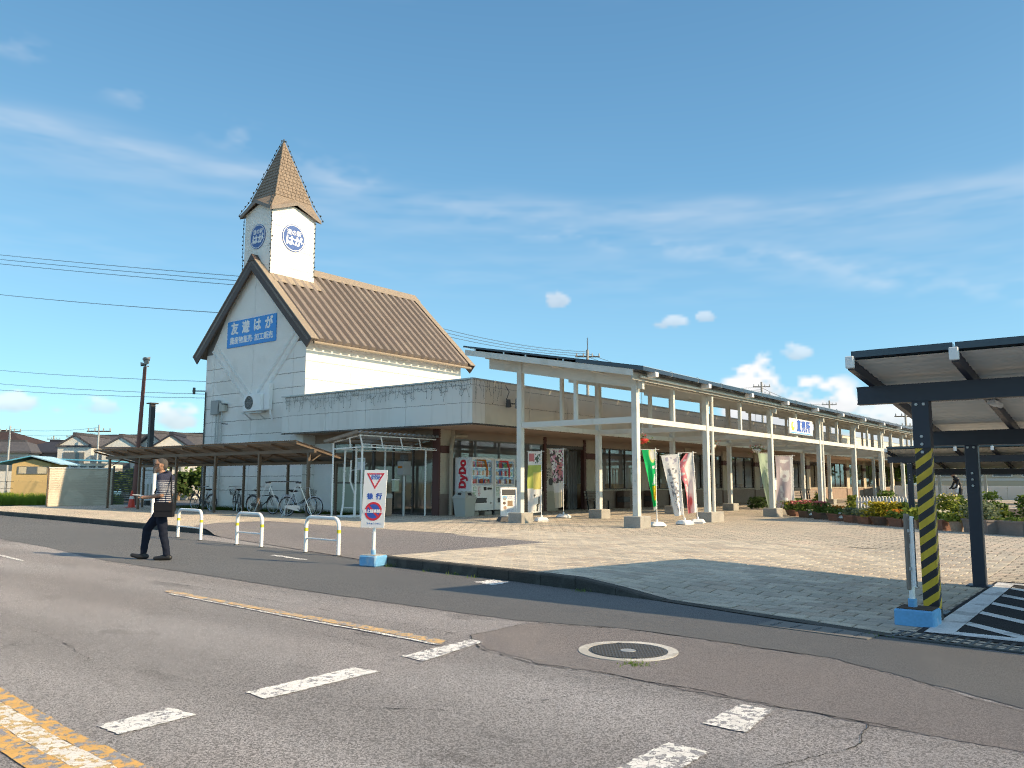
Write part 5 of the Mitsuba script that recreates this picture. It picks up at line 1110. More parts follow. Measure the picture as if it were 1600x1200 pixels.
hoops = [((10.63, 18.3), (10.40, 16.96), 'farthest of the three white hoop barriers, nearest the walking man'), ((10.18, 15.25), (10.08, 14.25), 'middle one of the three white hoop barriers'), ((9.88, 12.6), (9.80, 11.58), 'nearest of the three white hoop barriers, beside the white sign')]
for (a, b, lab) in hoops:
    t = thing('hoop_barrier', lab, 'barrier', 'white hoop barriers across the driveway')
    a3, b3 = np.array([*a, 0.0]), np.array([*b, 0.0]); d = (b3 - a3); L = np.linalg.norm(d); d /= L; r = .15; H = .66
    path = [a3 + Z * z for z in (0, .2, .4, H - r)] + [a3 + d * (r - r * math.cos(q)) + Z * (H - r + r * math.sin(q)) for q in np.linspace(.2, math.pi / 2, 7)] + [b3 - d * (r - r * math.cos(q)) + Z * (H - r + r * math.sin(q)) for q in np.linspace(math.pi / 2, .2, 7)] + [b3 + Z * z for z in (H - r, .4, .2, 0)]
    part(t, 'hoop', tube(path, .034, 14), 'm_white_paint', smooth=60)
    part(t, 'crossbar', cyl(a3 + Z * .27, b3 + Z * .27, .016, n=10), 'm_white_paint', smooth=40)
    for q in (a3, b3): part(t, 'reflective_band', cyl(q + Z * .40, q + Z * .46, .0365, n=16), 'm_yellow', smooth=40)
    part(t, 'foot_sleeve', cat(*[cyl(q, q + Z * .02, .055, n=12) for q in (a3, b3)]), 'm_dark_grey')

# sign stand by the kerb: block, pole and board
st = thing('sign_stand', 'white no-parking signboard on a pole in a blue concrete block by the kerb', 'sign')
bx0, by0 = 8.98, 9.78
part(st, 'block', move(cham(-.15, .15, -.17, .17, 0, .17, .02), (bx0, by0, .004), .12), 'm_blue_block')
part(st, 'block_top', move(cham(-.13, .13, -.15, .15, .165, .178, .004), (bx0, by0, .004), .12), 'm_concrete')
part(st, 'pole', cyl([bx0, by0, .17], [bx0 + .03, by0 + .005, 1.5], .027, n=12), 'm_white_paint', smooth=40)
part(st, 'collar', cyl([bx0, by0, .17], [bx0, by0, .26], .04, n=12), 'm_blue_block')
nrm = np.array([-.92, -.40, 0]); nrm /= np.linalg.norm(nrm); ex = np.cross(Z, nrm) * 1.0
if ex @ rt < 0: ex = -ex
ey = Z + ex * -.0 + nrm * .03; ey = np.array([.0, 0, 1.0]) + ex * .05; ey /= np.linalg.norm(ey); o = np.array([bx0 + .02, by0, 1.045]) + nrm * .045
Wd, Hd = .39, .90
part(st, 'board', ext(sbox(-Wd / 2, -Hd / 2, Wd / 2, Hd / 2), .012, o, ex, ey, nrm), 'm_white_plastic')
of = o + nrm * .013
tri = Polygon([(-.15, .11), (.15, .11), (0, -.14)])
part(st, 'triangle', ext(tri.difference(tri.buffer(-.022)), .002, of + ey * .29, ex, ey, nrm), 'm_red_print')
part(st, 'lettering', cat(write('STOP', .062, of + ey * .325, ex, ey, nrm, .002, bold=3), write('止まれ', .05, of + ey * .375, ex, ey, nrm, .002), write('徐 行', .10, of + ey * .035, ex, ey, nrm, .002, bold=2.5), scribble(7, .026, .032, 4, of - ey * .385 - ex * .105, ey, -ex, nrm, .002)), 'm_blue_print')
c0 = of - ey * .195
part(st, 'ban_disc', ext(Point(0, 0).buffer(.115, 24), .002, c0, ex, ey, nrm), 'm_blue_print')
part(st, 'ban_ring', cat(ext(Point(0, 0).buffer(.145, 24).difference(Point(0, 0).buffer(.112, 24)), .003, c0, ex, ey, nrm), ext(affinity.rotate(sbox(-.12, -.016, .12, .016), -45, origin=(0, 0)), .003, c0, ex, ey, nrm)), 'm_red_print')
part(st, 'ban_lettering', write('路上駐車禁止', .058, c0 + nrm * .003, ex, ey, nrm, .002, bold=2.5), 'm_white_print')

# the other stand, seen edge on beside the striped post
s2 = thing('sign_stand', 'narrow signboard seen edge-on in a blue concrete block beside the striped post', 'sign')
part(s2, 'block', move(cham(-.155, .155, -.17, .17, 0, .16, .015), (8.46, 1.86, .0), .0), 'm_blue_block')
part(s2, 'block_top', cham(8.32, 8.60, 1.71, 2.01, .155, .168, .004), 'm_soil')
part(s2, 'collar', cyl([8.47, 1.90, .16], [8.47, 1.90, .24], .04, n=12), 'm_blue_block')
part(s2, 'pole', cyl([8.47, 1.90, .2], [8.47, 1.91, .98], .026, n=12), 'm_white_paint', smooth=40)
tb = move(cham(-.006, .006, -.21, .21, -.32, .32, .002), (8.50, 1.90, .68), -.86 - .32)
part(s2, 'board', tb, 'm_white_plastic'); part(s2, 'back_plate', move(cham(-.004, .004, -.208, .208, -.31, .31, .001), (8.488, 1.894, .68), -.86 - .32), 'm_dark_grey')
part(s2, 'batten', move(cham(-.02, .02, -.02, .02, -.36, .34, .005), (8.455, 1.915, .68), -.8), 'm_wood_grey')
part(s2, 'clamp', cat(cyl([8.47, 1.905, .5], [8.47, 1.905, .53], .036), cyl([8.47, 1.905, .85], [8.47, 1.905, .88], .036)), 'm_galv')
rs2 = thing('rubber_stop', 'black rubber wheel stop behind the blue block', 'wheel stop')
part(rs2, 'body', hull([[8.70, 1.72, .02], [8.86, 1.72, .02], [8.73, 1.72, .12], [8.83, 1.72, .12], [8.70, 2.0, .02], [8.86, 2.0, .02], [8.73, 2.0, .12], [8.83, 2.0, .12]]), 'm_black')
part(rs2, 'reflector', box(8.694, 8.699, 1.80, 1.92, .05, .10), 'm_blue_block')

# ------------------------------------------------------------------ bicycles


def bicycle_parts(frame_m, basket, tall_frame):
    R = .335; wb = .55; D = []
    for xw in (-wb, wb):
        D.append(('wheel', None, tube(circ([xw, 0, R], R - .018, X, Z, 40), .018, 8, closed=True), 'm_tyre'))
        D.append(('wheel', 'rim', tube(circ([xw, 0, R], R - .045, X, Z, 40), .011, 6, closed=True), 'm_steel_bright'))
        sp = [cyl([xw, .02 * (k % 2 * 2 - 1), R], [xw + (R - .05) * math.cos(k * math.pi / 9), 0, R + (R - .05) * math.sin(k * math.pi / 9)], .0022, n=3) for k in range(18)]
        D.append(('wheel', 'spokes', cat(*sp, cyl([xw, -.04, R], [xw, .04, R], .02)), 'm_steel_bright'))
        D.append(('mudguard', None, tube(circ([xw, 0, R], R + .022, X, Z, 16, math.radians(20 if xw < 0 else 40), math.radians(190 if xw < 0 else 170), True), .016, 6), frame_m))
    bb, st_, hd = np.array([-.08, 0, .29]), np.array([-.24, 0, .74]), np.array([.36, 0, .80])
    tops = ([hd - [.0, 0, .12], st_ + [0.02, 0, -.08]] if tall_frame else [hd - [-.02, 0, .20], [.05, 0, .42], bb + [-.03, 0, .10]])
    D.append(('frame', None, cat(tube([bb, st_], .016, 8), tube(tops, .015, 8), tube([hd - [-.03, 0, .24], bb], .018, 8), tube([hd + [-.02, 0, .02], hd + [.045, 0, -.22]], .02, 8), *[tube([[-.10, s * .03, .30], [-wb, s * .05, R]], .009, 6) for s in (-1, 1)], *[tube([[-.22, s * .02, .68], [-wb, s * .05, R]], .008, 6) for s in (-1, 1)], *[tube([hd + [.045, s * .04, -.22], [wb, s * .05, R]], .011, 6) for s in (-1, 1)]), frame_m))
    D.append(('saddle', None, hull([[-.42, .10, .86], [-.42, -.10, .86], [-.36, .11, .90], [-.36, -.11, .90], [-.14, .02, .88], [-.14, -.02, .88], [-.14, 0, .84], [-.38, .0, .82]]), 'm_black'))
    D.append(('saddle', 'seat_post', cyl(st_, [-.27, 0, .85], .013), 'm_steel_bright'))
    D.append(('handlebar', None, cat(tube([[.10, .27, .98], [.22, .25, 1.0], [.32, .10, .98], [.32, -.10, .98], [.22, -.25, 1.0], [.10, -.27, .98]], .011, 8), cyl(hd, [.325, 0, .98], .013)), 'm_steel_bright'))
    D.append(('handlebar', 'grips', cat(cyl([.08, .272, .98], [.19, .255, .995], .017), cyl([.08, -.272, .98], [.19, -.255, .995], .017)), 'm_black'))
    D.append(('chain_case', None, cat(hull([[-.08 + .10 * math.cos(a), s, .29 + .10 * math.sin(a)] for a in np.arange(0, 6.28, .5) for s in (-.055, -.04)] + [[-wb + .05 * math.cos(a), s, R + .05 * math.sin(a)] for a in np.arange(0, 6.28, .7) for s in (-.055, -.04)])), frame_m))
    D.append(('pedals', None, cat(bar([-.08, -.06, .29], [.05, -.06, .18], .02, .02, upv=(0, 1, 0)), bar([-.08, .06, .29], [-.21, .06, .40], .02, .02, upv=(0, 1, 0)), box(.01, .10, -.15, -.06, .165, .195), box(-.26, -.17, .06, .15, .385, .415)), 'm_dark_grey'))
    D.append(('stand', None, cat(tube([[-wb, .06, R], [-wb - .04, .10, .02]], .009, 6), tube([[-wb, -.06, R], [-wb - .04, -.10, .02]], .009, 6), tube([[-wb - .04, -.10, .02], [-wb - .04, .10, .02]], .009, 6)), 'm_steel_bright'))
    D.append(('rack', None, cat(tube([[-.28, .05, .70], [-.78, .06, .71], [-.78, -.06, .71], [-.28, -.05, .70]], .007, 6), *[tube([[-.70, s * .05, .71], [-wb, s * .05, R]], .006, 5) for s in (-1, 1)]), frame_m if not basket else 'm_steel_bright'))
    if basket:
        bk = []
        for k in range(6): z = .66 + k * .045; e = .0 + k * .006; bk.append(tube([[.40 - e, .15 + e, z], [.66 + e, .15 + e, z], [.66 + e, -.15 - e, z], [.40 - e, -.15 - e, z]], .004, 4, closed=True))
        for k in range(7): q = -.15 + k * .05; bk += [tube([[.66, q, .66], [.69, q * 1.2, .885]], .003, 4), tube([[.40, q, .66], [.37, q * 1.2, .885]], .003, 4)]
        for k in range(6): q = .40 + k * .052; bk += [tube([[q, s * .15, .66], [q, s * .18, .885]], .003, 4) for s in (-1, 1)]
        D.append(('basket', None, cat(bk), 'm_steel_bright' if basket == 'bright' else 'm_dark_grey'))
    return D


KINDS = {}
def bicycle(kind, x, y, rot, label):
    if kind not in KINDS:
        args = {'dark': ('m_dark_grey', 'dark', False), 'darksport': ('m_black', None, True), 'silver': ('m_alu', None, False)}[kind]
        KINDS[kind] = [(a, b, mikit.ply(m, mm, 40)) for a, b, m, mm in bicycle_parts(*args)]
    t = thing('bicycle', label, 'bicycle', 'bicycles parked under the shelter'); to = place((x, y, .135), rot); last = {}
    for a, b, d in KINDS[kind]:
        dd = {**d, 'to_world': to}
        if b is None: last[a] = part(t, a, dd, None)
        else: part(last[a], b, dd, None)


bicycle('dark', 18.65, 30.35, math.radians(93), 'dark bicycle parked at the far left of the shelter, partly behind the man')
bicycle('dark', 19.35, 29.1, math.radians(66), 'dark bicycle leaning in second place from the left under the shelter')
bicycle('darksport', 18.45, 26.1, math.radians(-84), 'black bicycle in the middle of the shelter with its bright front rim to the left')
bicycle('dark', 18.9, 24.6, math.radians(-80), 'black bicycle beside the silver one under the shelter')
bicycle('silver', 17.85, 22.85 + .25, math.radians(-72), 'silver bicycle nearest the right end of the shelter')
rk = thing('clothes_rail', 'silver A-legged rail standing over the silver bicycle', 'rail')
ra, rb_ = np.array([17.55, 24.55, .14]), np.array([17.30, 22.55, .14])
part(rk, 'bar', cyl(ra + Z * 1.18, rb_ + Z * 1.18, .018), 'm_dark_grey')
for q, s in ((ra, 1), (rb_, -1)):
    part(rk, 'leg', cat(tube([q + Z * 1.18, q + [-.3, s * .42 if s > 0 else .45, 0]], .013, 8)), 'm_steel_bright'); part(rk, 'leg', tube([q + Z * 1.18, q + [.35, -.35, 0]], .013, 8), 'm_steel_bright')
    part(rk, 'end_clamp', cyl(q + Z * 1.15 + Y * .12, q + Z * 1.15 - Y * .12, .03), 'm_black')
# grass strip at the wall foot behind the bicycles
n = 9000; gx, gy = nr.uniform(19.75, 20.98, n), nr.uniform(22.4, 34.6, n); hh = nr.uniform(.05, .20, n)
gv = np.stack([np.c_[gx - .012, gy - .012, np.full(n, .13)], np.c_[gx + .012, gy + .012, np.full(n, .13)], np.c_[gx + nr.normal(size=n) * .05, gy + nr.normal(size=n) * .05, .13 + hh]], 1).reshape(-1, 3)
solo('grass', tm(gv, np.arange(3 * n).reshape(-1, 3)), 'm_lawn', 'strip of short green grass at the foot of the gable wall behind the bicycles', 'grass', kind='stuff')
struct('grass_bed', flat([(19.75, 22.4), (21.0, 22.4), (21.0, 34.7), (19.75, 34.7)], .146), 'm_lawn', label='soil and grass strip along the gable wall')

# ------------------------------------------------------------------ things by the entrance


def vending(x0, x1, y0, y1, z0, z1, label, lettering, seed, accent):
    v = thing('vending_machine', label, 'vending machine', 'drink vending machines by the entrance')
    H = z1 - z0; w = x1 - x0; r = random.Random(seed)
    wx0, wx1, wz0, wz1 = x0 + .07, x1 - .07 - .0, z0 + H * .50, z1 - .09
    part(v, 'cabinet', cat(cham(x0, x1, y0 + .10, y1, z0 + .06, z1, .015), box(x0 + .02, x1 - .02, y0 + .06, y0 + .10, z0 + .06, wz0 - .03)), 'm_white_plastic')
    fr = [box(x0, x0 + .06, y0, y0 + .099, z0 + .07, z1), box(x1 - .06, x1, y0, y0 + .099, z0 + .07, z1), box(x0 + .06, x1 - .06, y0, y0 + .099, wz1 + .01, z1), box(x0 + .06, x1 - .06, y0, y0 + .059, z0 + .07, wz0 - .015)]
    d = part(v, 'door', cat(fr), 'm_white_paint')
    part(d, 'window', tm([[x0 + .06, y0 + .012, wz0 - .015], [x1 - .06, y0 + .012, wz0 - .015], [x1 - .06, y0 + .012, wz1 + .01], [x0 + .06, y0 + .012, wz1 + .01]], [[0, 1, 2], [0, 2, 3]]), 'm_glass')
    part(v, 'display_back', box(x0 + .06, x1 - .06, y0 + .085, y0 + .098, wz0 - .015, wz1 + .01), 'm_blue_block')
    sh3 = (wz1 - wz0) / 3
    cans = {k: [] for k in range(6)}
    for s in range(3):
        zb = wz0 + s * sh3
        part(v, 'display_shelf', box(x0 + .06, x1 - .06, y0 + .02, y0 + .084, zb + .005, zb + .05), 'm_blue_block' if s else 'm_white_plastic')
        part(v, 'price_strip', cat(*[box(x0 + .08 + k * .068, x0 + .08 + k * .068 + .045, y0 + .015, y0 + .0195, zb + .012, zb + .044) for k in range(int((w - .16) / .068))]), 'm_white_print')
        for k in range(int((w - .16) / .068)):
            x = x0 + .105 + k * .068; hgt = sh3 * r.uniform(.5, .72); c = r.randrange(6)
            cans[c].append(cat(cyl([x, y0 + .052, zb + .051], [x, y0 + .052, zb + .051 + hgt * .75], .026, n=8), cyl([x, y0 + .052, zb + .051 + hgt * .75], [x, y0 + .052, zb + .051 + hgt], .024, .010, n=8)))
    for (k, ms), m in zip(cans.items(), ('m_wood', 'm_blue_print', 'm_green_print', 'm_white_print', 'm_red_print', 'm_petal_orange')):
        if ms: part(v, 'drinks', cat(ms), m, kind='stuff')
    part(v, 'header_print', cat(ext(Polygon([(0, 0), (.5, .0), (.62, -.3), (.60, -.62), (.54, -.62), (.52, -.25), (.42, -.06), (0, -.05)]), .002, [x0 + .28, y0 - .002, z1 - .07], X, Z, -Y)), accent)
    for q in (box(x0 + w * .55, x0 + w * .68, y0 - .006, y0 - .0005, z0 + H * .40, z0 + H * .46), box(x0 + w * .72, x1 - .10, y0 - .008, y0 - .0005, z0 + H * .41, z0 + H * .45)): part(v, 'coin_panel', q, 'm_black')
    for q in (cyl([x0 + w * .88, y0, z0 + H * .17], [x0 + w * .88, y0 - .012, z0 + H * .17], .028), cyl([x0 + w * .60, y0 - .006, z0 + H * .435], [x0 + w * .60, y0 - .014, z0 + H * .435], .02)): part(v, 'button', q, 'm_black')
    part(v, 'notice', cat(scribble(6, .05, .05, seed, [x0 + .17, y0 - .0005, z0 + H * .47], X, Z, -Y, .002, .18, 3)), 'm_green_print'); part(v, 'notice', cat(scribble(6, .05, .05, seed + 5, [x0 + .17 + w * .2, y0 - .0005, z0 + H * .47], X, Z, -Y, .002, .18, 2)), 'm_red_print')
    part(v, 'flap', cham(x0 + w * .14, x0 + w * .68, y0 - .012, y0 - .0005, z0 + H * .17, z0 + H * .26, .004), 'm_dark_grey')
    part(v, 'plinth', cat(box(x0 + .04, x0 + .2, y0 + .08, y1 - .05, .1, z0 + .065), box(x1 - .2, x1 - .04, y0 + .08, y1 - .05, .1, z0 + .065)), 'm_dark_grey'); part(v, 'base_block', cat(cham(x0 + .05, x0 + .45, y0 + .02, y1, .12, z0 + .03, .01), cham(x1 - .45, x1 - .05, y0 + .02, y1, .12, z0 + .03, .01)), 'm_concrete')
    if lettering: part(v, 'lettering', write(lettering, .40, [x0 - .001, (y0 + y1) / 2 + .02, z0 + H * .68], Z, Y, -X, .003, gap=2, bold=4), 'm_red_print')
    return v


vending(22.2, 23.42, 19.2, 20.0, .25, 2.20, 'white drink vending machine with red lettering down its side, left of the pair', 'DyDo', 3, 'm_petal_orange')
vending(23.50, 24.72, 19.2, 20.0, .25, 2.18, 'white drink vending machine half hidden behind the menu board', None, 8, 'm_red_print')
t = thing('trash_bin', 'grey plastic litter bin with a hooded lid left of the vending machines', 'bin')
bxx, byy = 21.72, 19.10
part(t, 'body', hull([[bxx + sx * .23, byy + sy * .23, .14] for sx in (-1, 1) for sy in (-1, 1)] + [[bxx + sx * .29, byy + sy * .29, .76] for sx in (-1, 1) for sy in (-1, 1)]), 'm_grey_plastic')
part(t, 'rim', cham(bxx - .31, bxx + .31, byy - .31, byy + .31, .74, .81, .012), 'm_grey_plastic')
part(t, 'lid', hull([[bxx + sx * .29, byy + sy * .29, .81] for sx in (-1, 1) for sy in (-1, 1)] + [[bxx + sx * .17, byy + sy * .17, 1.0] for sx in (-1, 1) for sy in (-1, 1)]), 'm_grey_plastic')
part(t, 'opening', cat(bar([bxx - .245, byy - .05, .905], [bxx - .235, byy + .1, .905], .02, .09), hull([[bxx - .1, byy - .26, .86], [bxx + .1, byy - .26, .86], [bxx - .1, byy - .215, .95], [bxx + .1, byy - .215, .95], [bxx, byy - .2, .9]])), 'm_black')
t = thing('menu_board', 'white-framed menu board with food photographs on a dark tray base', 'menu board')
mo = np.array([19.75, 15.58, 0]); mex = np.array([.80, -.60, 0]); mn = np.array([-.60, -.80, 0]); mey = np.array([0, 0, 1.0]) + mn * -.05; mey /= np.linalg.norm(mey)
part(t, 'frame', ext(sbox(-.26, .30, .26, 1.16).difference(sbox(-.22, .40, .22, 1.10)), .045, mo, mex, mey, mn), 'm_white_plastic')
part(t, 'poster', ext(sbox(-.22, .40, .22, 1.10), .02, mo, mex, mey, mn), 'm_paper')
pf = mo + mn * .021
part(t, 'picture', ext(sbox(-.21, .93, .20, 1.09), .002, pf, mex, mey, mn), 'm_dark_grey', label='dark photograph along the top of the menu')
for q, rr, m in (((-.13, .82), .05, 'm_grey'), ((-.14, .69), .045, 'm_brown_planter'), ((-.12, .55), .05, 'm_terracotta_pale')): part(t, 'picture', ext(Point(*q).buffer(rr), .002, pf, mex, mey, mn), m)
part(t, 'picture', ext(sbox(-.04, .60, .12, .76), .002, pf, mex, mey, mn), 'm_wood'); part(t, 'picture', ext(sbox(-.20, .92 - .10, -.06, .90), .0015, pf, mex, mey, mn), 'm_blue_block')
part(t, 'print', cat(scribble(8, .035, .035, 9, pf + mey * .88 + mex * .17, mex, mey, mn, .002, .2, 1), scribble(3, .03, .03, 19, pf + mey * .53 + mex * .04, mex, mey, mn, .002, .2, 6), scribble(2, .035, .035, 29, pf + mey * .90 + mex * .03, mex, mey, mn, .002, .2, 4)), 'm_blue_print')
part(t, 'base', cat(move(hull([[sx * .34, sy * .26, .0] for sx in (-1, 1) for sy in (-1, 1)] + [[sx * .28, sy * .20, .14] for sx in (-1, 1) for sy in (-1, 1)]), (mo[0], mo[1], .135), -.64)), 'm_dark_grey'); part(t, 'leg', cat(bar(mo + mex * .2 + Z * .25, mo + mex * .2 + mey * .42, .03, .03, upv=mn), bar(mo - mex * .2 + Z * .25, mo - mex * .2 + mey * .42, .03, .03, upv=mn)), 'm_black')
# under the lean-to
t = thing('post_box_stand', 'grey metal box on a post under the lean-to canopy', 'box')
part(t, 'box', cham(20.35, 20.75, 20.75, 21.05, 1.55, 2.05, .02), 'm_grey'); part(t, 'hood', cham(20.42, 20.68, 20.8, 21.0, 2.05, 2.28, .03), 'm_dark_grey'); part(t, 'post', cyl([20.55, 20.9, .14], [20.55, 20.9, 1.55], .05), 'm_galv'); part(t, 'slot_label', box(20.34, 20.348, 20.8, 21.0, 1.80, 1.87), 'm_petal_orange')
t = thing('small_box', 'small pale green box fixed to a canopy post', 'box'); part(t, 'body', cham(20.2, 20.42, 21.0, 21.16, .98, 1.40, .02), 'm_pale_green'); part(t, 'lid', cham(20.19, 20.43, 20.99, 21.17, 1.38, 1.42, .008), 'm_white_plastic')
t = thing('ash_bin', 'square metal and wood ash bin under the lean-to canopy', 'bin'); part(t, 'body', cham(19.85, 20.15, 21.05, 21.35, .16, .75, .012), 'm_terracotta_pale'); part(t, 'cap', cham(19.84, 20.16, 21.04, 21.36, .752, .92, .02), 'm_galv')
t = thing('notice_sheet', 'white notice sheet on a stand in front of the lean-to windows', 'notice'); part(t, 'sheet', box(20.6, 20.615, 23.0, 23.42, 1.75, 2.2), 'm_paper'); part(t, 'heading', box(20.596, 20.6, 23.03, 23.39, 2.05, 2.16), 'm_pale_green'); part(t, 'stand', cyl([20.63, 23.2, .14], [20.63, 23.2, 2.1], .02), 'm_galv')
t = thing('pipe_rack', 'white bent pipe rack standing at the left of the lean-to canopy', 'rack')
part(t, 'pipe', tube([[18.55, 21.85, .14], [18.6, 21.8, .6], [18.62, 21.78, 2.5]], .035, 10), 'm_white_paint', smooth=50); part(t, 'pipe', tube([[18.75, 21.62, 2.05], [18.72, 21.62, 1.35], [18.85, 21.52, .9], [18.82, 21.5, .14]], .028, 10), 'm_white_paint', smooth=50); part(t, 'base', cham(18.4, 19.2, 21.2, 21.9, .13, .20, .02), 'm_white_plastic'); part(t, 'brace', tube([[18.6, 21.8, .45], [18.82, 21.5, .45]], .018, 6), 'm_white_paint')
part(t, 'hose', tube([[18.75, 21.62, 1.7], [18.9, 21.4, 1.75], [19.1, 21.2, 1.95]], .012, 6), 'm_white_paint')

# ------------------------------------------------------------------ banner flags
rh = np.array([rt[0], rt[1], 0]) / np.hypot(rt[0], rt[1]); fh = np.array([fw[0], fw[1], 0]) / np.hypot(fw[0], fw[1])


def ink(uv, su, sv, seed, thr=0.56):
    return smoothstep(thr, thr + .05, noise(uv.x * su + seed, uv.y * sv + seed * 1.7)) * smoothstep(0.16, 0.22, noise(uv.x * 2.0 + seed, uv.y * sv * .55))


def band(v, a, b): return smoothstep(a - .006, a + .006, v) * (1 - smoothstep(b - .006, b + .006, v))


def c3(*a): return mi.Color3f(*a)


def fl_yellow(p, n, uv):
    u, v = uv.x, uv.y; c = mix(c3(.86, .85, .82), c3(.52, .60, .16), band(v, .40, .78) * (1 - .55 * band(u, .42, 1.1) * band(v, .40, .66)))
    c = mix(c, c3(.72, .66, .20), band(u, .42, 1.0) * band(v, .38, .66)); c = mix(c, c3(.60, .13, .15), band(v, .84, .97) * band(u, .08, .5) * .85)
    c = mix(c, c3(.10, .11, .10), band(u, .45, .9) * band(v, .02, .30) * ink(uv, 7, 24, 3)); return mix(c, c3(.15, .2, .15), band(v, .80, .97) * band(u, .55, .95) * ink(uv, 12, 40, 6))


def fl_pink(p, n, uv):
    u, v = uv.x, uv.y; c = mix(c3(.82, .78, .73), c3(.68, .33, .42), band(v, .45, .99) * smoothstep(.42, .52, noise(u * 8, v * 26)))
    c = mix(c, c3(.58, .24, .24), band(u, .5, .9) * band(v, .55, .78)); c = mix(c, c3(.12, .11, .10), ink(uv, 10, 36, 9, .60) * band(v, .42, .98)); return mix(c, c3(.62, .55, .38), band(v, .0, .26) * .7)


def fl_green(p, n, uv):
    u, v = uv.x, uv.y; c = mix(c3(.03, .55, .17), c3(.82, .80, .36), smoothstep(.30, .24, dr.sqrt(dr.square(u - .75) + dr.square((v - .92) * 2.0))))
    c = mix(c, c3(.78, .78, .72), smoothstep(.22, .20, dr.sqrt(dr.square(u - .78) + dr.square((v - .92) * 2.4)))); c = mix(c, c3(.75, .80, .76), band(u, .48, .95) * band(v, .42, .74) * ink(uv, 7, 22, 2, .42))
    c = mix(c, c3(.74, .64, .05), band(u, .45, .98) * band(v, .16, .40)); c = mix(c, c3(.45, .08, .03), band(u, .6, .85) * band(v, .18, .38) * ink(uv, 9, 30, 8, .45)); return mix(c, c3(.78, .78, .76), band(v, .0, .06))


def fl_white(p, n, uv):
    u, v = uv.x, uv.y; c = c3(.87, .87, .87); c = mix(c, c3(.52, .50, .62), band(u, .2, .9) * band(v, .85, .97) * ink(uv, 9, 34, 4)); return mix(c, c3(.30, .30, .33), band(u, .22, .82) * band(v, .05, .78) * ink(uv, 9, 32, 12, .57))


def fl_rose(p, n, uv):
    u, v = uv.x, uv.y; c = mix(c3(.78, .26, .30), c3(.86, .84, .82), smoothstep(.42, .55, u + .12 * noise(u * 4, v * 8))); c = mix(c, c3(.66, .20, .20), band(v, .05, .32) * smoothstep(.40, .6, noise(u * 4 + 3, v * 10)))
    c = mix(c, c3(.75, .70, .68), band(u, .08, .4) * band(v, .3, .9) * ink(uv, 8, 22, 15, .55)); return mix(c, c3(.55, .60, .62), band(u, .75, 1.0) * band(v, .8, 1.0) * .6)


def fl_mint(p, n, uv):
    u, v = uv.x, uv.y; return mix(mix(c3(.80, .83, .76), c3(.58, .70, .52), smoothstep(.45, .6, noise(u * 3, v * 2))), c3(.2, .35, .2), band(u, .3, .7) * band(v, .1, .9) * ink(uv, 5, 18, 21, .6) * .5)


def fl_mauve(p, n, uv):
    u, v = uv.x, uv.y; c = c3(.58, .50, .54); return mix(c, c3(.86, .85, .85), dr.maximum(band(u, .25, .80) * band(v, .06, .93) * ink(uv, 4, 13, 33, .46), band(u, .86, 1.0)))


for k, fn in (('yellow', fl_yellow), ('pink', fl_pink), ('green', fl_green), ('white', fl_white), ('rose', fl_rose), ('mint', fl_mint), ('mauve', fl_mauve)):
    scene['m_flag_' + k] = {'type': 'principledthin', 'base_color': proc(fn), 'roughness': 0.7, 'diff_trans': 0.55, 'eta': 1.35}


def flag(key, x, y, zt, zb, wt, widths, label, lean=0.0, phase=0.0, ripple=.03, side=-1, base='m_white_plastic', tilt=0.0, pool=True):
    t = thing('banner_flag', label, 'banner flag'); g = float(hz(x, y)); o = np.array([x, y, 0.0]); top = o + rh * lean
    axis = lambda z: o + rh * lean * (z / zt) + Z * z
    part(t, 'pole', tube([axis(g + .1), axis(zt + .04)], .0125, 8), 'm_white_paint')
    part(t, 'crossbar', tube([axis(zt) + rh * .10, axis(zt) + rh * side * (wt + .05) + Z * tilt], .008, 6), 'm_white_paint')
    nu, nv = 13, 34; V, U = [], []
    for j in range(nv):
        v = j / (nv - 1); z = zb + (zt - .015 - zb) * v; w = np.interp(v, np.linspace(0, 1, len(widths)), widths)
        fold = math.sqrt(max(0.0, wt ** 2 - w ** 2)) * .45
        for i in range(nu):
            u = i / (nu - 1)   # u = 1 at the pole
            dpt = (ripple * math.sin(6.5 * (1 - u) + 5 * v + phase) + fold * .5 * math.sin((1 - u) * math.pi * 2.4 + phase)) * (1 - u) ** .5 * (1 - .75 * v ** 6)
            V.append(axis(z) + rh * side * (w * (1 - u) + .014) + fh * dpt - Z * (.05 * (1 - u) * (1 - v) - (1 - u) * tilt * v)); U.append([u, v])
    F = [q for j in range(nv - 1) for i in range(nu - 1) for q in ([j * nu + i, j * nu + i + 1, (j + 1) * nu + i + 1], [j * nu + i, (j + 1) * nu + i + 1, (j + 1) * nu + i])]
    part(t, 'cloth', tm(V, F), 'm_flag_' + key, smooth=True, uv=np.array(U))
    for q in (.12, .4, .68, .95): part(t, 'loop', bar(axis(zb + (zt - zb) * q) - rh * .02, axis(zb + (zt - zb) * q) + rh * .022, .03, .025), 'm_white_plastic')
    b = move(hull([[sx * a, sy * a * .8, z] for sx in (-1, 1) for sy in (-1, 1) for a, z in ((.19, 0), (.21, .05), (.13, .13))] + [[sx * a * .6, sy * a, z] for sx in (-1, 1) for sy in (-1, 1) for a, z in ((.21, .03), (.15, .12))]), (x, y, g - .003), .5 + phase)
    part(t, 'base', b, base); part(t, 'base_cap', cyl([x, y, g + .12], [x, y, g + .19], .03), 'm_white_plastic')
    return t


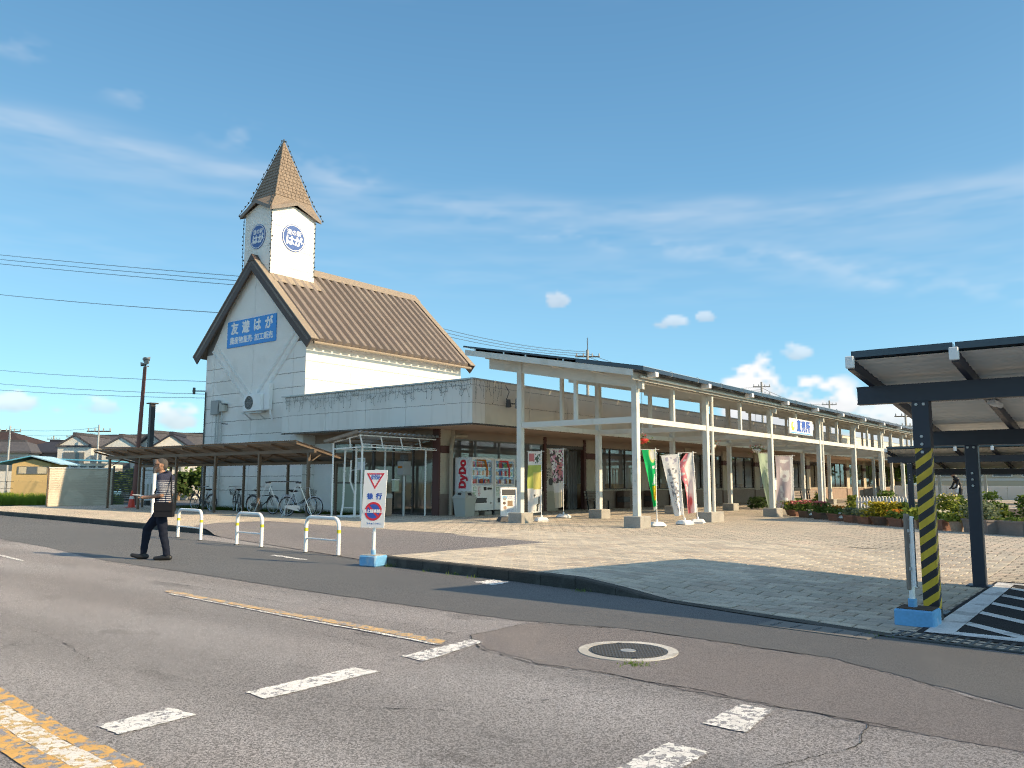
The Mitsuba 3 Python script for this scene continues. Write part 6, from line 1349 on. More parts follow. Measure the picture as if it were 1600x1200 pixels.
flag('yellow', 20.42, 14.85, 2.26, .42, .40, [.40, .40, .42, .40, .40], 'white and yellow-green banner flag beside the menu board', phase=.4, ripple=.04)
flag('pink', 23.05, 15.85, 2.44, .50, .46, [.26, .30, .34, .40, .46], 'pink flowered banner flag in front of the shop doorway', phase=1.2)
flag('green', 20.05, 10.75, 2.21, .60, .36, [.05, .12, .20, .28, .36], 'green and yellow banner flag narrowing to its foot beside the first column', phase=2.0)
flag('white', 21.50, 10.65, 2.13, .42, .48, [.22, .28, .34, .42, .48], 'white banner flag with black brush lettering', lean=-.14, phase=.7, tilt=-.05)
flag('rose', 22.45, 10.7, 2.20, .46, .40, [.26, .28, .32, .52, .20], 'rose and white banner flag bulging in the wind', lean=-.10, phase=3.0, ripple=.08, tilt=-.02)
flag('mint', 30.09, 11.32, 2.42, .45, .52, [.12, .22, .34, .44, .50], 'pale green banner flag partly behind a walkway column', phase=.2, ripple=.09)
flag('mauve', 31.80, 11.15, 2.36, .42, .66, [.62, .64, .64, .64, .66], 'mauve banner flag with white lettering beside the flower planters', phase=1.0, ripple=.06, base='m_blue_tarp')
t = thing('water_weight', 'pale plastic water tank weight beside the blue flag base', 'weight'); part(t, 'body', move(cham(-.2, .2, -.14, .14, 0, .24, .04), (32.2, 10.85, .14), .6), 'm_white_plastic'); part(t, 'cap', cyl([32.2, 10.85, .37], [32.2, 10.85, .42], .04), 'm_blue_tarp'); part(t, 'pole', cyl([32.2, 10.85, .3], [32.2, 10.85, .95], .02), 'm_white_paint')

# ------------------------------------------------------------------ the man crossing the road
mat('m_skin', (0.36, 0.20, 0.13), 0.5)
mat('m_hair', (0.075, 0.066, 0.06), 0.8)
mat('m_trousers', (0.012, 0.016, 0.030), 0.9, spec=0.2)
mat('m_bag', (0.014, 0.015, 0.020), 0.85, spec=0.2)


def stripes(p, n, uv):
    k = p.z / .034 + .15 * noise(p.x * 14, p.y * 14, p.z * 14); k = k - dr.floor(k)
    return mix(c3(.022, .026, .055), c3(.50, .52, .56), smoothstep(.64, .70, k) * (1 - smoothstep(.92, .98, k)) * (1 - smoothstep(1.30, 1.33, p.z)))


mat('m_shirt', stripes, 0.85)
PO = np.array([7.43, 13.29, 0.004]); PF = -rh; PLft = np.cross(Z, PF)
W = lambda a: PO + PF * a[0] + PLft * a[1] + Z * a[2]


def ball(c, r, k=1): m = trimesh.creation.icosphere(k); return np.array(m.vertices) * r + np.asarray(c)


def body(bones, edge=.03, it=8, folds=0.0):
    M = None
    for (p, r, q, s) in bones:
        h = m3.Manifold.hull_points(np.vstack([ball(p, r), ball(q, s)]).astype(np.float64)); M = h if M is None else M + h
    M = M.refine_to_length(edge); me = M.to_mesh(); t = trimesh.Trimesh(np.array(me.vert_properties[:, :3], float), np.array(me.tri_verts), process=False)
    t.merge_vertices(); trimesh.smoothing.filter_taubin(t, .5, .53, it); v = np.array(t.vertices)
    if folds: v = v + np.array(t.vertex_normals) * (folds * 2 * (meshkit.fbm(v * np.array([9, 9, 13]), 3, seed=4) - .5) + folds * .8 * np.sin(v[:, 2] * 55 + 5 * meshkit.noise(v * 7)) * (meshkit.noise(v * 5, 8) - .3))[:, None]
    t.vertices = PO + v[:, :1] * PF + v[:, 1:2] * PLft + v[:, 2:] * Z
    return t


J = dict(hipL=(0, .09, .87), hipR=(.01, -.09, .87), kneL=(-.06, .10, .47), kneR=(.29, -.09, .49), ankL=(-.14, .10, .09), ankR=(.33, -.09, .10), shL=(-.02, .19, 1.36), shR=(-.01, -.19, 1.36), elL=(-.06, .24, 1.08), elR=(-.02, -.23, 1.08), wrL=(.22, .14, 1.04), wrR=(.23, -.10, 1.04), neck=(.02, 0, 1.42), head=(.085, 0, 1.56))
J = {k: np.array(v) for k, v in J.items()}
man = thing('person', 'man in striped polo shirt and dark trousers striding left across the road', 'person')
fing = []
for wq, s in (('wrL', -1), ('wrR', 1)):
    w = J[wq]; d = np.array([.9, .25 * s, -.03]); d /= np.linalg.norm(d); a = np.cross(d, [0, 0, 1.0]); pal = w + d * .085
    fing.append((w, .028, pal, .030)); fing.append((pal + a * .022, .022, pal - a * .022, .022))
    for k, (off, L) in enumerate(((-.030, .062), (-.010, .070), (.010, .066), (.028, .052))):
        b = pal + a * off + d * .01; m_ = b + d * L * .55 + np.array([0, 0, -.012]); e = m_ + d * L * .40 + np.array([0, 0, .016]); fing += [(b, .0105, m_, .0095), (m_, .0095, e, .0085)]
    th = w + d * .035 - a * .03 * s; fing += [(th, .013, th + d * .03 + np.array([0, 0, .022]), .011), (th + d * .03 + np.array([0, 0, .022]), .011, th + d * .06 + np.array([0, 0, .03]), .009)]
hd = J['head']
bn = [(J['neck'] - [.02, 0, .06], .062, J['neck'] + [.03, 0, .04], .054), (hd + [-.035, 0, .035], .086, hd + [.02, 0, .045], .078), (hd + [-.02, 0, -.02], .076, hd + [.035, 0, -.055], .052), (hd + [.05, 0, -.085], .030, hd + [.03, 0, -.06], .05), (hd + [.085, 0, .0], .014, hd + [.105, 0, -.025], .017), (hd + [.075, 0, .04], .022, hd + [.06, 0, .055], .03),
      (hd + [-.02, .083, -.01], .018, hd + [-.03, .088, .025], .016), (hd + [-.02, -.083, -.01], .018, hd + [-.03, -.088, .025], .016), (hd + [.075, .0, -.058], .018, hd + [.072, 0, -.072], .018),
      (J['neck'] - [.03, 0, .02], .07, (-.01, 0, 1.0), .11), ((0, .10, 1.32), .06, (0, -.10, 1.32), .06), ((-.01, .0, 1.0), .11, (0, 0, .90), .11)]
for s in 'LR':
    bn += [(J['sh' + s], .055, J['el' + s], .042), (J['el' + s], .042, J['wr' + s], .028), (J['hip' + s], .075, J['kne' + s], .052), (J['kne' + s], .05, J['ank' + s], .036)]
part(man, 'body', body(bn + fing, .014, 5), 'm_skin', smooth=True)
part(man, 'shirt', body([((-.035, .0, 1.40), .085, (-.01, 0, 1.05), .135), ((-.03, .13, 1.36), .075, (-.03, -.13, 1.36), .075), ((-.03, .12, 1.34), .075, (0, .075, 1.0), .105), ((-.03, -.12, 1.34), .075, (0, -.075, 1.0), .105), ((.0, .07, 1.0), .112, (.0, .06, .90), .118), ((.0, -.07, 1.0), .112, (.0, -.06, .90), .118), (J['shL'], .076, J['elL'] + [.0, -.01, .06], .066), (J['shR'], .076, J['elR'] + [0, .01, .06], .066)], .02, 6, .014), 'm_shirt', smooth=True)
part(man, 'collar', body([((.035, .045, 1.435), .016, (-.055, .05, 1.46), .017), ((.035, -.045, 1.435), .016, (-.055, -.05, 1.46), .017), ((-.055, .05, 1.46), .017, (-.055, -.05, 1.46), .017)], .02, 2), 'm_trousers', smooth=True)
part(man, 'trousers', body([((0, .07, .92), .118, (0, -.07, .92), .118), (J['hipL'], .105, J['kneL'], .073), (J['hipR'], .105, J['kneR'], .075), (J['kneL'], .072, J['ankL'] + [.0, 0, .02], .056), (J['kneR'], .073, J['ankR'] + [0, 0, .02], .056)], .02, 5, .014), 'm_trousers', smooth=True)
for s, e in (('L', -.01), ('R', .0)):
    a = J['ank' + s] * [1, 1, 0]
    part(man, 'shoe', body([((a[0] - .05, a[1], .048), .044, (a[0] + .08, a[1], .045), .044), ((a[0] + .06, a[1], .04), .042, (a[0] + .19, a[1], .034 + (.035 if s == 'R' else 0)), .032), ((a[0] - .02, a[1], .06), .045, (a[0] + .01, a[1], .10), .045)], .02, 4), 'm_black', smooth=True)
part(man, 'hair', body([(hd + [-.045, 0, .048], .084, hd + [-.012, 0, .062], .076), (hd + [-.070, 0, .005], .062, hd + [-.062, 0, -.02], .052)], .018, 3), 'm_hair', smooth=True, label='short thin grey hair')
part(man, 'glasses', cat(*[tube([W(q) for q in (hd + [.085, s * .058, .03], hd + [.04, s * .08, .032], hd + [-.03, s * .092, .025])], .004, 5) for s in (-1, 1)], *[tube([W(hd + [.09 + .0 * math.cos(a), s * .032 + .026 * math.cos(a), .022 + .020 * math.sin(a)]) for a in np.linspace(0, 2 * math.pi, 12)], .004, 5) for s in (-1, 1)]), 'm_black')
bag = thing('shoulder_bag', 'dark grey shoulder bag hanging at the walking man\'s hip', 'bag')
part(bag, 'body', hull([W(q) for q in [(a, l, z) for a in (-.27, .03) for l in (.185, .285) for z in (.72, .95)] + [(a, l, z) for a in (-.28, .04) for l in (.20, .27) for z in (.75, .93)]]), 'm_bag'); part(bag, 'flap', hull([W(q) for q in [(a, l, z) for a in (-.275, .035) for l in (.283, .296) for z in (.82, .958)]]), 'm_bag')
part(bag, 'strap', tube([W(q) for q in ((-.24, .22, .95), (-.19, .17, 1.15), (-.12, .02, 1.40), (-.02, -.12, 1.45), (.09, -.08, 1.30), (.13, .06, 1.12), (.03, .22, .95))], .013, 6), 'm_bag')
ph = thing('folded_paper', 'small white folded paper held in the walking man\'s hands', 'paper')
part(ph, 'sheet', hull([W(q) for q in ((.31, .10, 1.065), (.50, .08, 1.075), (.31, -.03, 1.065), (.50, -.05, 1.075), (.31, .10, 1.071), (.50, .08, 1.081), (.31, -.03, 1.071), (.50, -.05, 1.081))]), 'm_paper'); part(ph, 'fold', hull([W(q) for q in ((.33, .09, 1.072), (.44, .075, 1.078), (.33, .02, 1.072), (.44, .01, 1.078), (.33, .09, 1.079), (.44, .075, 1.085))]), 'm_white_print')

# ------------------------------------------------------------------ left of the shelter
fc = thing('corrugated_fence', 'cream corrugated metal fence panel behind the pavement on the left', 'fence')
fx0, fx1, fyy = 17.35, 20.35, 41.4
zz = np.linspace(.12, 1.92, 200); V = [[x, fyy - .03 * (0.5 + .5 * np.tanh(3 * math.sin(z * 2 * math.pi / .085))) * .6, z] for x in np.linspace(fx0, fx1, 7) for z in zz]; n = 200
for s in range(6):
    Vs = np.array(V[s * n:(s + 2) * n]); part(fc, 'sheet', tm(Vs, [q for k in range(n - 1) for q in ([k, k + 1, n + k + 1], [k, n + k + 1, n + k])]), 'm_corrug_cream')
part(fc, 'cap_rail', cham(fx0 - .02, fx1 + .02, fyy - .05, fyy + .03, 1.92, 1.98, .01), 'm_trim_pale')
for x in (fx0 - .05, fx1 + .02): part(fc, 'post', box(x, x + .06, fyy - .04, fyy + .04, .1, 2.0), 'm_brown_steel')
lv = thing('louvre_screen', 'dark horizontal louvre screen to the right of the cream fence', 'screen')
for k in range(20): part(lv, 'slat', tm([[x, 42.0 + dy, .2 + k * .09 + dz] for x in (20.75, 21.75) for dy, dz in ((-.03, 0), (.03, .05)) for e in (0,)] + [[x, 42.0 + dy, .212 + k * .09 + dz] for x in (20.75, 21.75) for dy, dz in ((-.03, 0), (.03, .05))], [[0, 1, 3], [0, 3, 2], [4, 5, 7], [4, 7, 6], [0, 1, 5], [0, 5, 4], [2, 3, 7], [2, 7, 6]]), 'm_louvre')
part(lv, 'frame', cat(box(20.7, 20.75, 41.94, 42.06, .1, 2.1), box(21.75, 21.8, 41.94, 42.06, .1, 2.1)), 'm_louvre')
cn = thing('traffic_cone', 'red traffic cone with a white band by the louvre screen', 'traffic cone')
cx_, cy_ = 19.15, 37.0; q = np.array([cx_, cy_, .14])
part(cn, 'cone', cat(cyl(q + Z * .03, q + Z * .38, .16, .105, 20), cyl(q + Z * .52, q + Z * .76, .078, .03, 20)), 'm_cone_red', smooth=40); part(cn, 'band', cyl(q + Z * .38, q + Z * .52, .106, .079, 20), 'm_white_paint', smooth=40); part(cn, 'base', cham(cx_ - .21, cx_ + .21, cy_ - .21, cy_ + .21, .135, .17, .01), 'm_cone_red')
bd = thing('notice_board', 'white notice board behind the walking man', 'notice board')
part(bd, 'panel', cham(21.5, 23.0, 40.95, 41.0, .35, 2.15, .01), 'm_white_plastic'); part(bd, 'leg', cat(box(21.6, 21.66, 41.0, 41.05, .1, 2.1), box(22.85, 22.91, 41.0, 41.05, .1, 2.1)), 'm_galv'); part(bd, 'print', cat(box(21.65, 22.85, 40.944, 40.949, 1.85, 1.93), *[box(21.7, 22.8, 40.944, 40.949, 1.45 + .1 * k, 1.47 + .1 * k) for k in range(3)], *[box(21.75 + .2 * k, 21.85 + .2 * k, 40.944, 40.949, .5, 1.2) for k in range(4)]), 'm_grey_plastic')
wp = thing('marker_post', 'white marker post with a dark top on the pavement behind the walking man', 'post')
part(wp, 'post', cyl([12.95, 23.75, .1], [12.95, 23.75, 1.55], .05, n=14), 'm_white_paint', smooth=40); part(wp, 'top', cyl([12.95, 23.75, 1.55], [12.95, 23.75, 1.98], .052, n=14), 'm_dark_grey', smooth=40)
lp = thing('loudspeaker_pole', 'rusty red pole carrying horn loudspeakers on the left', 'pole')
p0, p1 = np.array([21.5, 41.35, 0]), np.array([21.5, 40.95, 7.2])
part(lp, 'pole', cyl(p0, p1, .125, .085, 16), 'm_rust_pole', smooth=40); part(lp, 'bracket', cat(bar(p1 + [-.2, 0, .05], p1 + [.2, 0, .05], .05, .05), bar(p1 + [0, -.15, .3], p1 + [0, .15, .3], .05, .05), cyl(p1, p1 + Z * .5, .04)), 'm_dark_grey')
for a, z in ((2.6, .15), (4.6, .25), (5.8, .45), (1.2, .45)):
    d = np.array([math.cos(a), math.sin(a), -.1]); h = p1 + Z * z; k = part(lp, 'horn', cat(cyl(h + d * .03, h + d * .22, .04, .12, 16), cyl(h - d * .08, h + d * .03, .05, .04, 12)), 'm_grey', smooth=40)
cp = thing('steel_post', 'dark steel post with a flat plate on top beside the loudspeaker pole', 'post')
part(cp, 'post', cham(22.38, 22.62, 41.75, 41.98, 0, 5.4, .01), 'm_dark_grey'); part(cp, 'plate', cham(22.27, 22.73, 41.64, 42.09, 5.4, 5.46, .01), 'm_dark_grey')

# ------------------------------------------------------------------ planters, garden, benches
spots = [(30.55, 10.75, 'white'), (29.7, 10.35, 'red'), (28.75, 9.65, 'pink'), (27.75, 8.85, 'pink'), (26.9, 8.1, 'green'), (26.1, 7.4, 'grey'), (25.45, 6.8, 'grey'), (24.95, 6.25, 'yellow'), (24.45, 5.7, 'green'), (23.95, 5.2, 'grass'), (23.4, 4.6, 'white2'), (22.95, 4.05, 'yellow2'), (22.5, 3.45, 'tall'), (22.1, 2.75, 'bare'), (21.75, 1.95, 'white3'), (21.5, 1.2, 'green2')]
desc = {'white': 'dark round planter with white and yellow flowers, farthest of the row', 'red': 'dark red planter with deep pink flowers near the blue flag base', 'pink': 'planter full of pink and red flowers', 'green': 'brown planter with sparse green leaves and a tag', 'grey': 'terracotta planter with grey-green herbs', 'yellow': 'round dark planter with a bright yellow-green shrub', 'grass': 'terracotta box with upright yellowing stalks left of the striped post',
        'white2': 'terracotta box with small white flowers just right of the striped post', 'yellow2': 'small terracotta pot with a yellow-green plant', 'tall': 'long grey-brown planter box with tall mixed plants', 'bare': 'long grey-brown planter box with little growing in it', 'white3': 'brick-red planter box with white flowers at the right edge of the picture', 'green2': 'terracotta box with green leaves out to the right'}
seen = {}
for i, (x, y, k) in enumerate(spots):
    seen[k] = seen.get(k, 0) + 1; lab = desc[k]
    if k == 'pink': lab += ', ' + ('left one of the two' if seen[k] == 1 else 'right one of the two')
    if k == 'grey': lab += ', ' + ('left one of the two' if seen[k] == 1 else 'right one of the two')
    if k == 'green': lab = ['brown planter with sparse green leaves and a white tag', 'terracotta planter of low green leaves left of the striped post'][seen[k] - 1]
    t = thing('flower_planter', lab, 'planter', 'flower planters in a row along the garden'); g = float(hz(x, y)) - .004; a = math.radians(45) + rng.uniform(-.1, .1)
    long_ = k in ('tall', 'bare', 'white3', 'green2', 'white2'); w, dpt, h = (.42, .17, .26) if long_ else (.30, .17, .22)
    if k in ('tall', 'bare'): h = .32; w = .50
    m = {'white': 'm_brown_planter', 'red': 'm_terracotta', 'pink': 'm_brown_planter', 'yellow': 'm_brown_planter', 'tall': 'm_grey_planter', 'bare': 'm_grey_planter', 'grass': 'm_terracotta_pale', 'yellow2': 'm_terracotta_pale'}.get(k, 'm_terracotta')
    if k in ('yellow', 'white', 'yellow2'):
        r = .34 if k == 'yellow' else (.30 if k == 'white' else .17); pot = trimesh.creation.revolve([[0, 0], [r * .72, 0], [r, h], [r * 1.06, h], [r * 1.06, h + .03], [r * .9, h + .03], [r * .88, h - .02], [0, h - .02]], sections=24); part(t, 'pot', move(pot, (x, y, g)), m, smooth=30)
        part(t, 'soil', move(cyl([0, 0, h - .03], [0, 0, h - .005], r * .88), (x, y, g)), 'm_soil'); rx, ry = r * .9, r * .9
    else:
        out = hull([[sx * (w - e), sy * (dpt - e), z] for sx in (-1, 1) for sy in (-1, 1) for z, e in ((0, .03), (h, 0))])
        part(t, 'trough', move(out, (x, y, g), a), m); part(t, 'rim', move(cat(*[box(*q, h - .035, h + .012) for q in ((-w - .015, w + .015, -dpt - .015, -dpt + .025), (-w - .015, w + .015, dpt - .025, dpt + .015), (-w - .015, -w + .025, -dpt + .025, dpt - .025), (w - .025, w + .015, -dpt + .025, dpt - .025))]), (x, y, g), a), m); part(t, 'soil', move(box(-w + .025, w - .025, -dpt + .025, dpt - .025, h - .03, h + .004), (x, y, g), a), 'm_soil'); rx, ry = w, dpt
    nl = {'bare': 120, 'grass': 260, 'white3': 420, 'tall': 900, 'yellow': 900, 'pink': 700}.get(k, 520); hgt = {'bare': .08, 'tall': .42, 'yellow': .42, 'grass': .30, 'pink': .34, 'red': .30, 'white': .30}.get(k, .22)
    lx, ly = nr.normal(size=nl) * rx * .55, nr.normal(size=nl) * ry * .75; lz = h + nr.rand(nl) ** .8 * hgt * (1 - .3 * (lx / rx) ** 2); P = np.c_[lx, ly, lz]; ca, sa = math.cos(a), math.sin(a); P = np.c_[P[:, 0] * ca - P[:, 1] * sa + x, P[:, 0] * sa + P[:, 1] * ca + y, P[:, 2] + g]
    lm = {'grey': 'm_leaf_grey', 'yellow': 'm_leaf_yellow', 'yellow2': 'm_leaf_light', 'grass': 'm_leaf_light', 'green': 'm_leaf', 'tall': 'm_leaf_grey'}.get(k, 'm_leaf')
    part(t, 'foliage', leaves(P, .045 if k != 'grass' else .07, upb=.8 if k == 'grass' else .3), lm, kind='stuff')
    part(t, 'stems', cat(*[cyl([x + ca * u, y + sa * u, g + h - .03], [x + ca * u * 1.2 + rng.uniform(-.03, .03), y + sa * u * 1.2 + rng.uniform(-.03, .03), g + h + hgt * .8], .006, .003, 5) for u in np.linspace(-rx * .7, rx * .7, 8)]), 'm_leaf_dark')
    fm = {'white': ('m_petal_white', 'm_petal_yellow'), 'red': ('m_petal_red', 'm_petal_pink'), 'pink': ('m_petal_pink', 'm_petal_red'), 'white2': ('m_petal_white',), 'white3': ('m_petal_white', 'm_petal_yellow'), 'yellow': ('m_petal_yellow',), 'green': ('m_petal_orange',)}.get(k, ())
    for j, f in enumerate(fm):
        idx = np.argsort(-P[:, 2] + nr.rand(nl) * .12)[j * 90:(j + 1) * 90 if k in ('pink', 'red', 'white') else j * 90 + 40]; part(t, 'flowers', leaves(P[idx] + [0, 0, .025], .04, aspect=.9), f, kind='stuff')
    if k in ('pink', 'green', 'white2') and seen[k] == 1: part(t, 'tag', hull([[x - .3 * fh[0] + rh[0] * u, y - .3 * fh[1] + rh[1] * u, g + z] for u in (-.06, .06) for z in (.10, .28)] + [[x - .29 * fh[0] + rh[0] * u, y - .29 * fh[1] + rh[1] * u, g + z] for u in (-.06, .06) for z in (.10, .28)]), 'm_paper')

struct('garden_bed', flat([(23.2, 1.0), (31.5, 10.6), (44, 9.0), (47, -8), (24, -8)], .155), 'm_soil', label='soil of the garden bed behind the planters')
ORD = ['first', 'second', 'third', 'fourth', 'fifth', 'sixth', 'seventh', 'eighth', 'ninth', 'tenth', 'eleventh', 'twelfth', 'thirteenth', 'fourteenth', 'fifteenth', 'sixteenth', 'seventeenth', 'eighteenth', 'nineteenth', 'twentieth', 'twenty-first', 'twenty-second', 'twenty-third', 'twenty-fourth', 'twenty-fifth', 'twenty-sixth', 'twenty-seventh', 'twenty-eighth', 'twenty-ninth', 'thirtieth', 'thirty-first', 'thirty-second', 'thirty-third', 'thirty-fourth', 'thirty-fifth', 'thirty-sixth', 'thirty-seventh', 'thirty-eighth']
right = lambda x, y: ((x * rt[0] + y * rt[1]) / (x * fw[0] + y * fw[1]))
beds = []
for i in range(60):
    u, v = rng.random(), rng.random(); x = 24.2 + 15 * u ** 1.2; y = (x - 23.2) * 1.13 + .4 - 1.2 - v * 10.5 * (0.5 + .5 * u)
    if y < -6: continue
    hgt = rng.choice((.35, .45, .6, .85)) * rng.uniform(.85, 1.15); r = rng.uniform(.28, .55); sp = rng.choice(('bushy', 'upright', 'upright', 'light', 'light', 'grey', 'dark'))
    beds.append((right(x, y), i, x, y, hgt, r, sp))
beds.sort(); tally = {}
for _, i, x, y, hgt, r, sp in beds:
    k = tally.get(sp, 0); tally[sp] = k + 1
    t = thing('garden_plant', {'bushy': 'bushy mid-green plant', 'upright': 'tall upright leafy plant', 'light': 'light yellow-green plant', 'grey': 'grey-green herb', 'dark': 'low dark green shrub'}[sp] + ' in the garden bed, ' + ORD[k] + ' of its look from the left', 'plant', 'plants in the garden bed')
    nl = 340; th = nr.rand(nl) * 6.28; rr_ = r * nr.rand(nl) ** .5; zz_ = .18 + nr.rand(nl) * hgt; tap = (.5 + .5 * (1 - (zz_ - .18) / hgt)) if sp == 'upright' else np.sqrt(np.clip(1.05 - ((zz_ - .18 - hgt * .45) / (hgt * .62)) ** 2, .05, 1))
    cl_ = np.array([[math.cos(q), math.sin(q)] for q in np.arange(6) * 1.05 + i]) * r * .5; ci = nr.randint(0, 6, nl)
    P = np.c_[x + (rr_ * np.cos(th) * .6 + cl_[ci, 0]) * tap, y + (rr_ * np.sin(th) * .6 + cl_[ci, 1]) * tap, zz_]
    part(t, 'foliage', leaves(P, .075 if sp != 'grey' else .05), {'bushy': 'm_leaf', 'upright': 'm_leaf', 'light': 'm_leaf_light', 'grey': 'm_leaf_grey', 'dark': 'm_leaf_dark'}[sp], kind='stuff')
    part(t, 'stem', cat(*[cyl([x, y, .15], [x + cl_[k, 0] * .9, y + cl_[k, 1] * .9, .2 + hgt * .85], .012, .005, 5) for k in range(6)]), 'm_leaf_dark')
    if sp in ('upright', 'light') and rng.random() < .5: part(t, 'flowers', leaves(P[P[:, 2] > hgt * .85][:40] + [0, 0, .05], .05, aspect=.9), rng.choice(('m_petal_yellow', 'm_petal_white', 'm_petal_pink')), kind='stuff')


def picket(x, y, d, n, label):
    t = thing('picket_fence', label, 'fence', None); d = np.array([*d, 0.0]); d /= np.linalg.norm(d); o = np.array([x, y, .12])
    for k in range(n):
        q = o + d * k * .14; s = np.cross(Z, d) * .012
        part(t, 'picket', hull([q + d * a + s * e + Z * z for a, z in ((-.045, 0), (.045, 0), (-.045, .62), (.045, .62), (0, .70)) for e in (-1, 1)]), 'm_white_paint')
    for z in (.2, .48): part(t, 'rail', bar(o - d * .1 + np.cross(Z, d) * .025 + Z * z, o + d * (n * .14) + np.cross(Z, d) * .025 + Z * z, .025, .05), 'm_white_paint')


picket(34.6, 9.6, (-.35, -.93), 17, 'white picket fence behind the yellow-green planter, left of the striped post')
picket(31.0, 2.2, (-.2, -.98), 20, 'white picket fence among the plants at the right edge')


def bench(x, y, label):
    t = thing('bench', label, 'bench', None)
    for k in range(4): part(t, 'seat_slat', cham(x, x + 1.5, y + k * .10, y + k * .10 + .085, .53, .56, .005), 'm_wood_grey')
    for k in range(3): part(t, 'back_slat', cham(x, x + 1.5, y + .44 + .02 * k, y + .46 + .02 * k, .62 + k * .12, .71 + k * .12, .005), 'm_wood_grey')
    for xx in (x + .15, x + 1.3): part(t, 'leg', cat(bar([xx, y + .05, .13], [xx, y + .05, .53], .05, .05), bar([xx, y + .35, .13], [xx, y + .48, .95], .05, .05)), 'm_black')


bench(38.6, 13.2, 'dark wooden bench under the walkway, nearer one'); bench(41.2, 13.3, 'dark wooden bench under the walkway, farther one')
bench(30.5, 19.4, 'dark wooden bench against the shop wall beside the doorway')
t = thing('display_rack', 'white two-tier display rack under the walkway', 'rack'); part(t, 'upper_panel', cham(36.0, 37.2, 13.5, 13.56, 1.0, 1.55, .01), 'm_white_plastic'); part(t, 'lower_panel', cham(36.0, 37.2, 13.45, 13.51, .40, .96, .01), 'm_galv'); part(t, 'leg', cat(box(36.02, 36.07, 13.57, 13.62, .13, 1.5), box(37.13, 37.18, 13.57, 13.62, .13, 1.5)), 'm_galv')
for i, (x, y) in enumerate(((33.6, 19.7), (36.2, 19.7), (39.0, 19.75))):
    t = thing('crate_stack', ['dark crates stacked by the shop wall, nearest the doorway', 'dark crates stacked by the shop wall, middle stack', 'dark crates stacked by the shop wall, farthest stack'][i], 'crates')
    for k in range(3): part(t, 'crate', cham(x, x + .55, y, y + .38, .145 + k * .27, .40 + k * .27, .015), 'm_dark_grey' if k % 2 else 'm_brown_planter')
for i, x in enumerate((37.4, 41.6, 45.9)):
    t = thing('window_lettering', ['white lettering stuck on the shop window, nearest group', 'white lettering stuck on the shop window, middle group', 'white lettering stuck on the shop window, far group'][i], 'lettering')
    part(t, 'print', scribble(4, .34, .34, 40 + i, [x, WY + .055, 2.7], X, Z, -Y, .003, .13, 1), 'm_white_print')

# ------------------------------------------------------------------ person far off in the garden court
fp = thing('person', 'small distant person in dark clothes and a white top bending in the garden court', 'person')
PO, PF = np.array([44.3, 7.6, .13]), np.array([-.6, .8, 0]); PLft = np.cross(Z, PF)
part(fp, 'body', body([((.0, 0, 1.15), .13, (.12, 0, 1.38), .15), ((.22, 0, 1.52), .09, (.25, 0, 1.58), .09), ((.1, .18, 1.35), .055, (.25, .2, 1.0), .04), ((.1, -.18, 1.35), .055, (.28, -.18, 1.0), .04), ((.25, .2, 1.0), .04, (.4, .12, .95), .035), ((.28, -.18, 1.0), .04, (.42, -.1, .95), .035), ((0, .09, .95), .11, (.05, .1, .5), .07), ((0, -.09, .95), .11, (-.05, -.1, .5), .07), ((.05, .1, .5), .07, (.0, .1, .06), .05), ((-.05, -.1, .5), .07, (-.15, -.1, .08), .05), ((0, .0, .95), .15, (0, 0, 1.15), .14)], .04, 5), 'm_black', smooth=True)
part(fp, 'apron', body([((.10, 0, 1.05), .14, (.14, 0, .8), .13)], .04, 3), 'm_white_print', smooth=True)
part(fp, 'head', body([((.26, 0, 1.60), .09, (.30, 0, 1.58), .08)], .03, 3), 'm_skin', smooth=True); part(fp, 'hair', body([((.23, 0, 1.63), .095, (.24, 0, 1.62), .09)], .03, 3), 'm_black', smooth=True)

# ------------------------------------------------------------------ background
mat('m_tile_dark', (0.040, 0.045, 0.062), 0.9, spec=0.05); mat('m_tile_brown', (0.052, 0.040, 0.042), 0.9, spec=0.05); mat('m_tile_grey', tinted((0.085, 0.086, 0.098), 0.1, .8, 0.1, 9), 0.9, spec=0.05)
mat('m_house_white', (0.62, 0.61, 0.58), 0.8); mat('m_house_cream', (0.52, 0.47, 0.36), 0.8); mat('m_house_blue', (0.12, 0.13, 0.17), 0.8); mat('m_house_tan', (0.58, 0.42, 0.20), 0.8); mat('m_roof_cyan', tinted((0.13, 0.42, 0.62), 0.12, .8), 0.5); mat('m_house_pale_blue', (0.25, 0.42, 0.55), 0.8)
mat('m_pane_dark', (0.10, 0.11, 0.13), 0.05, spec=0.9)


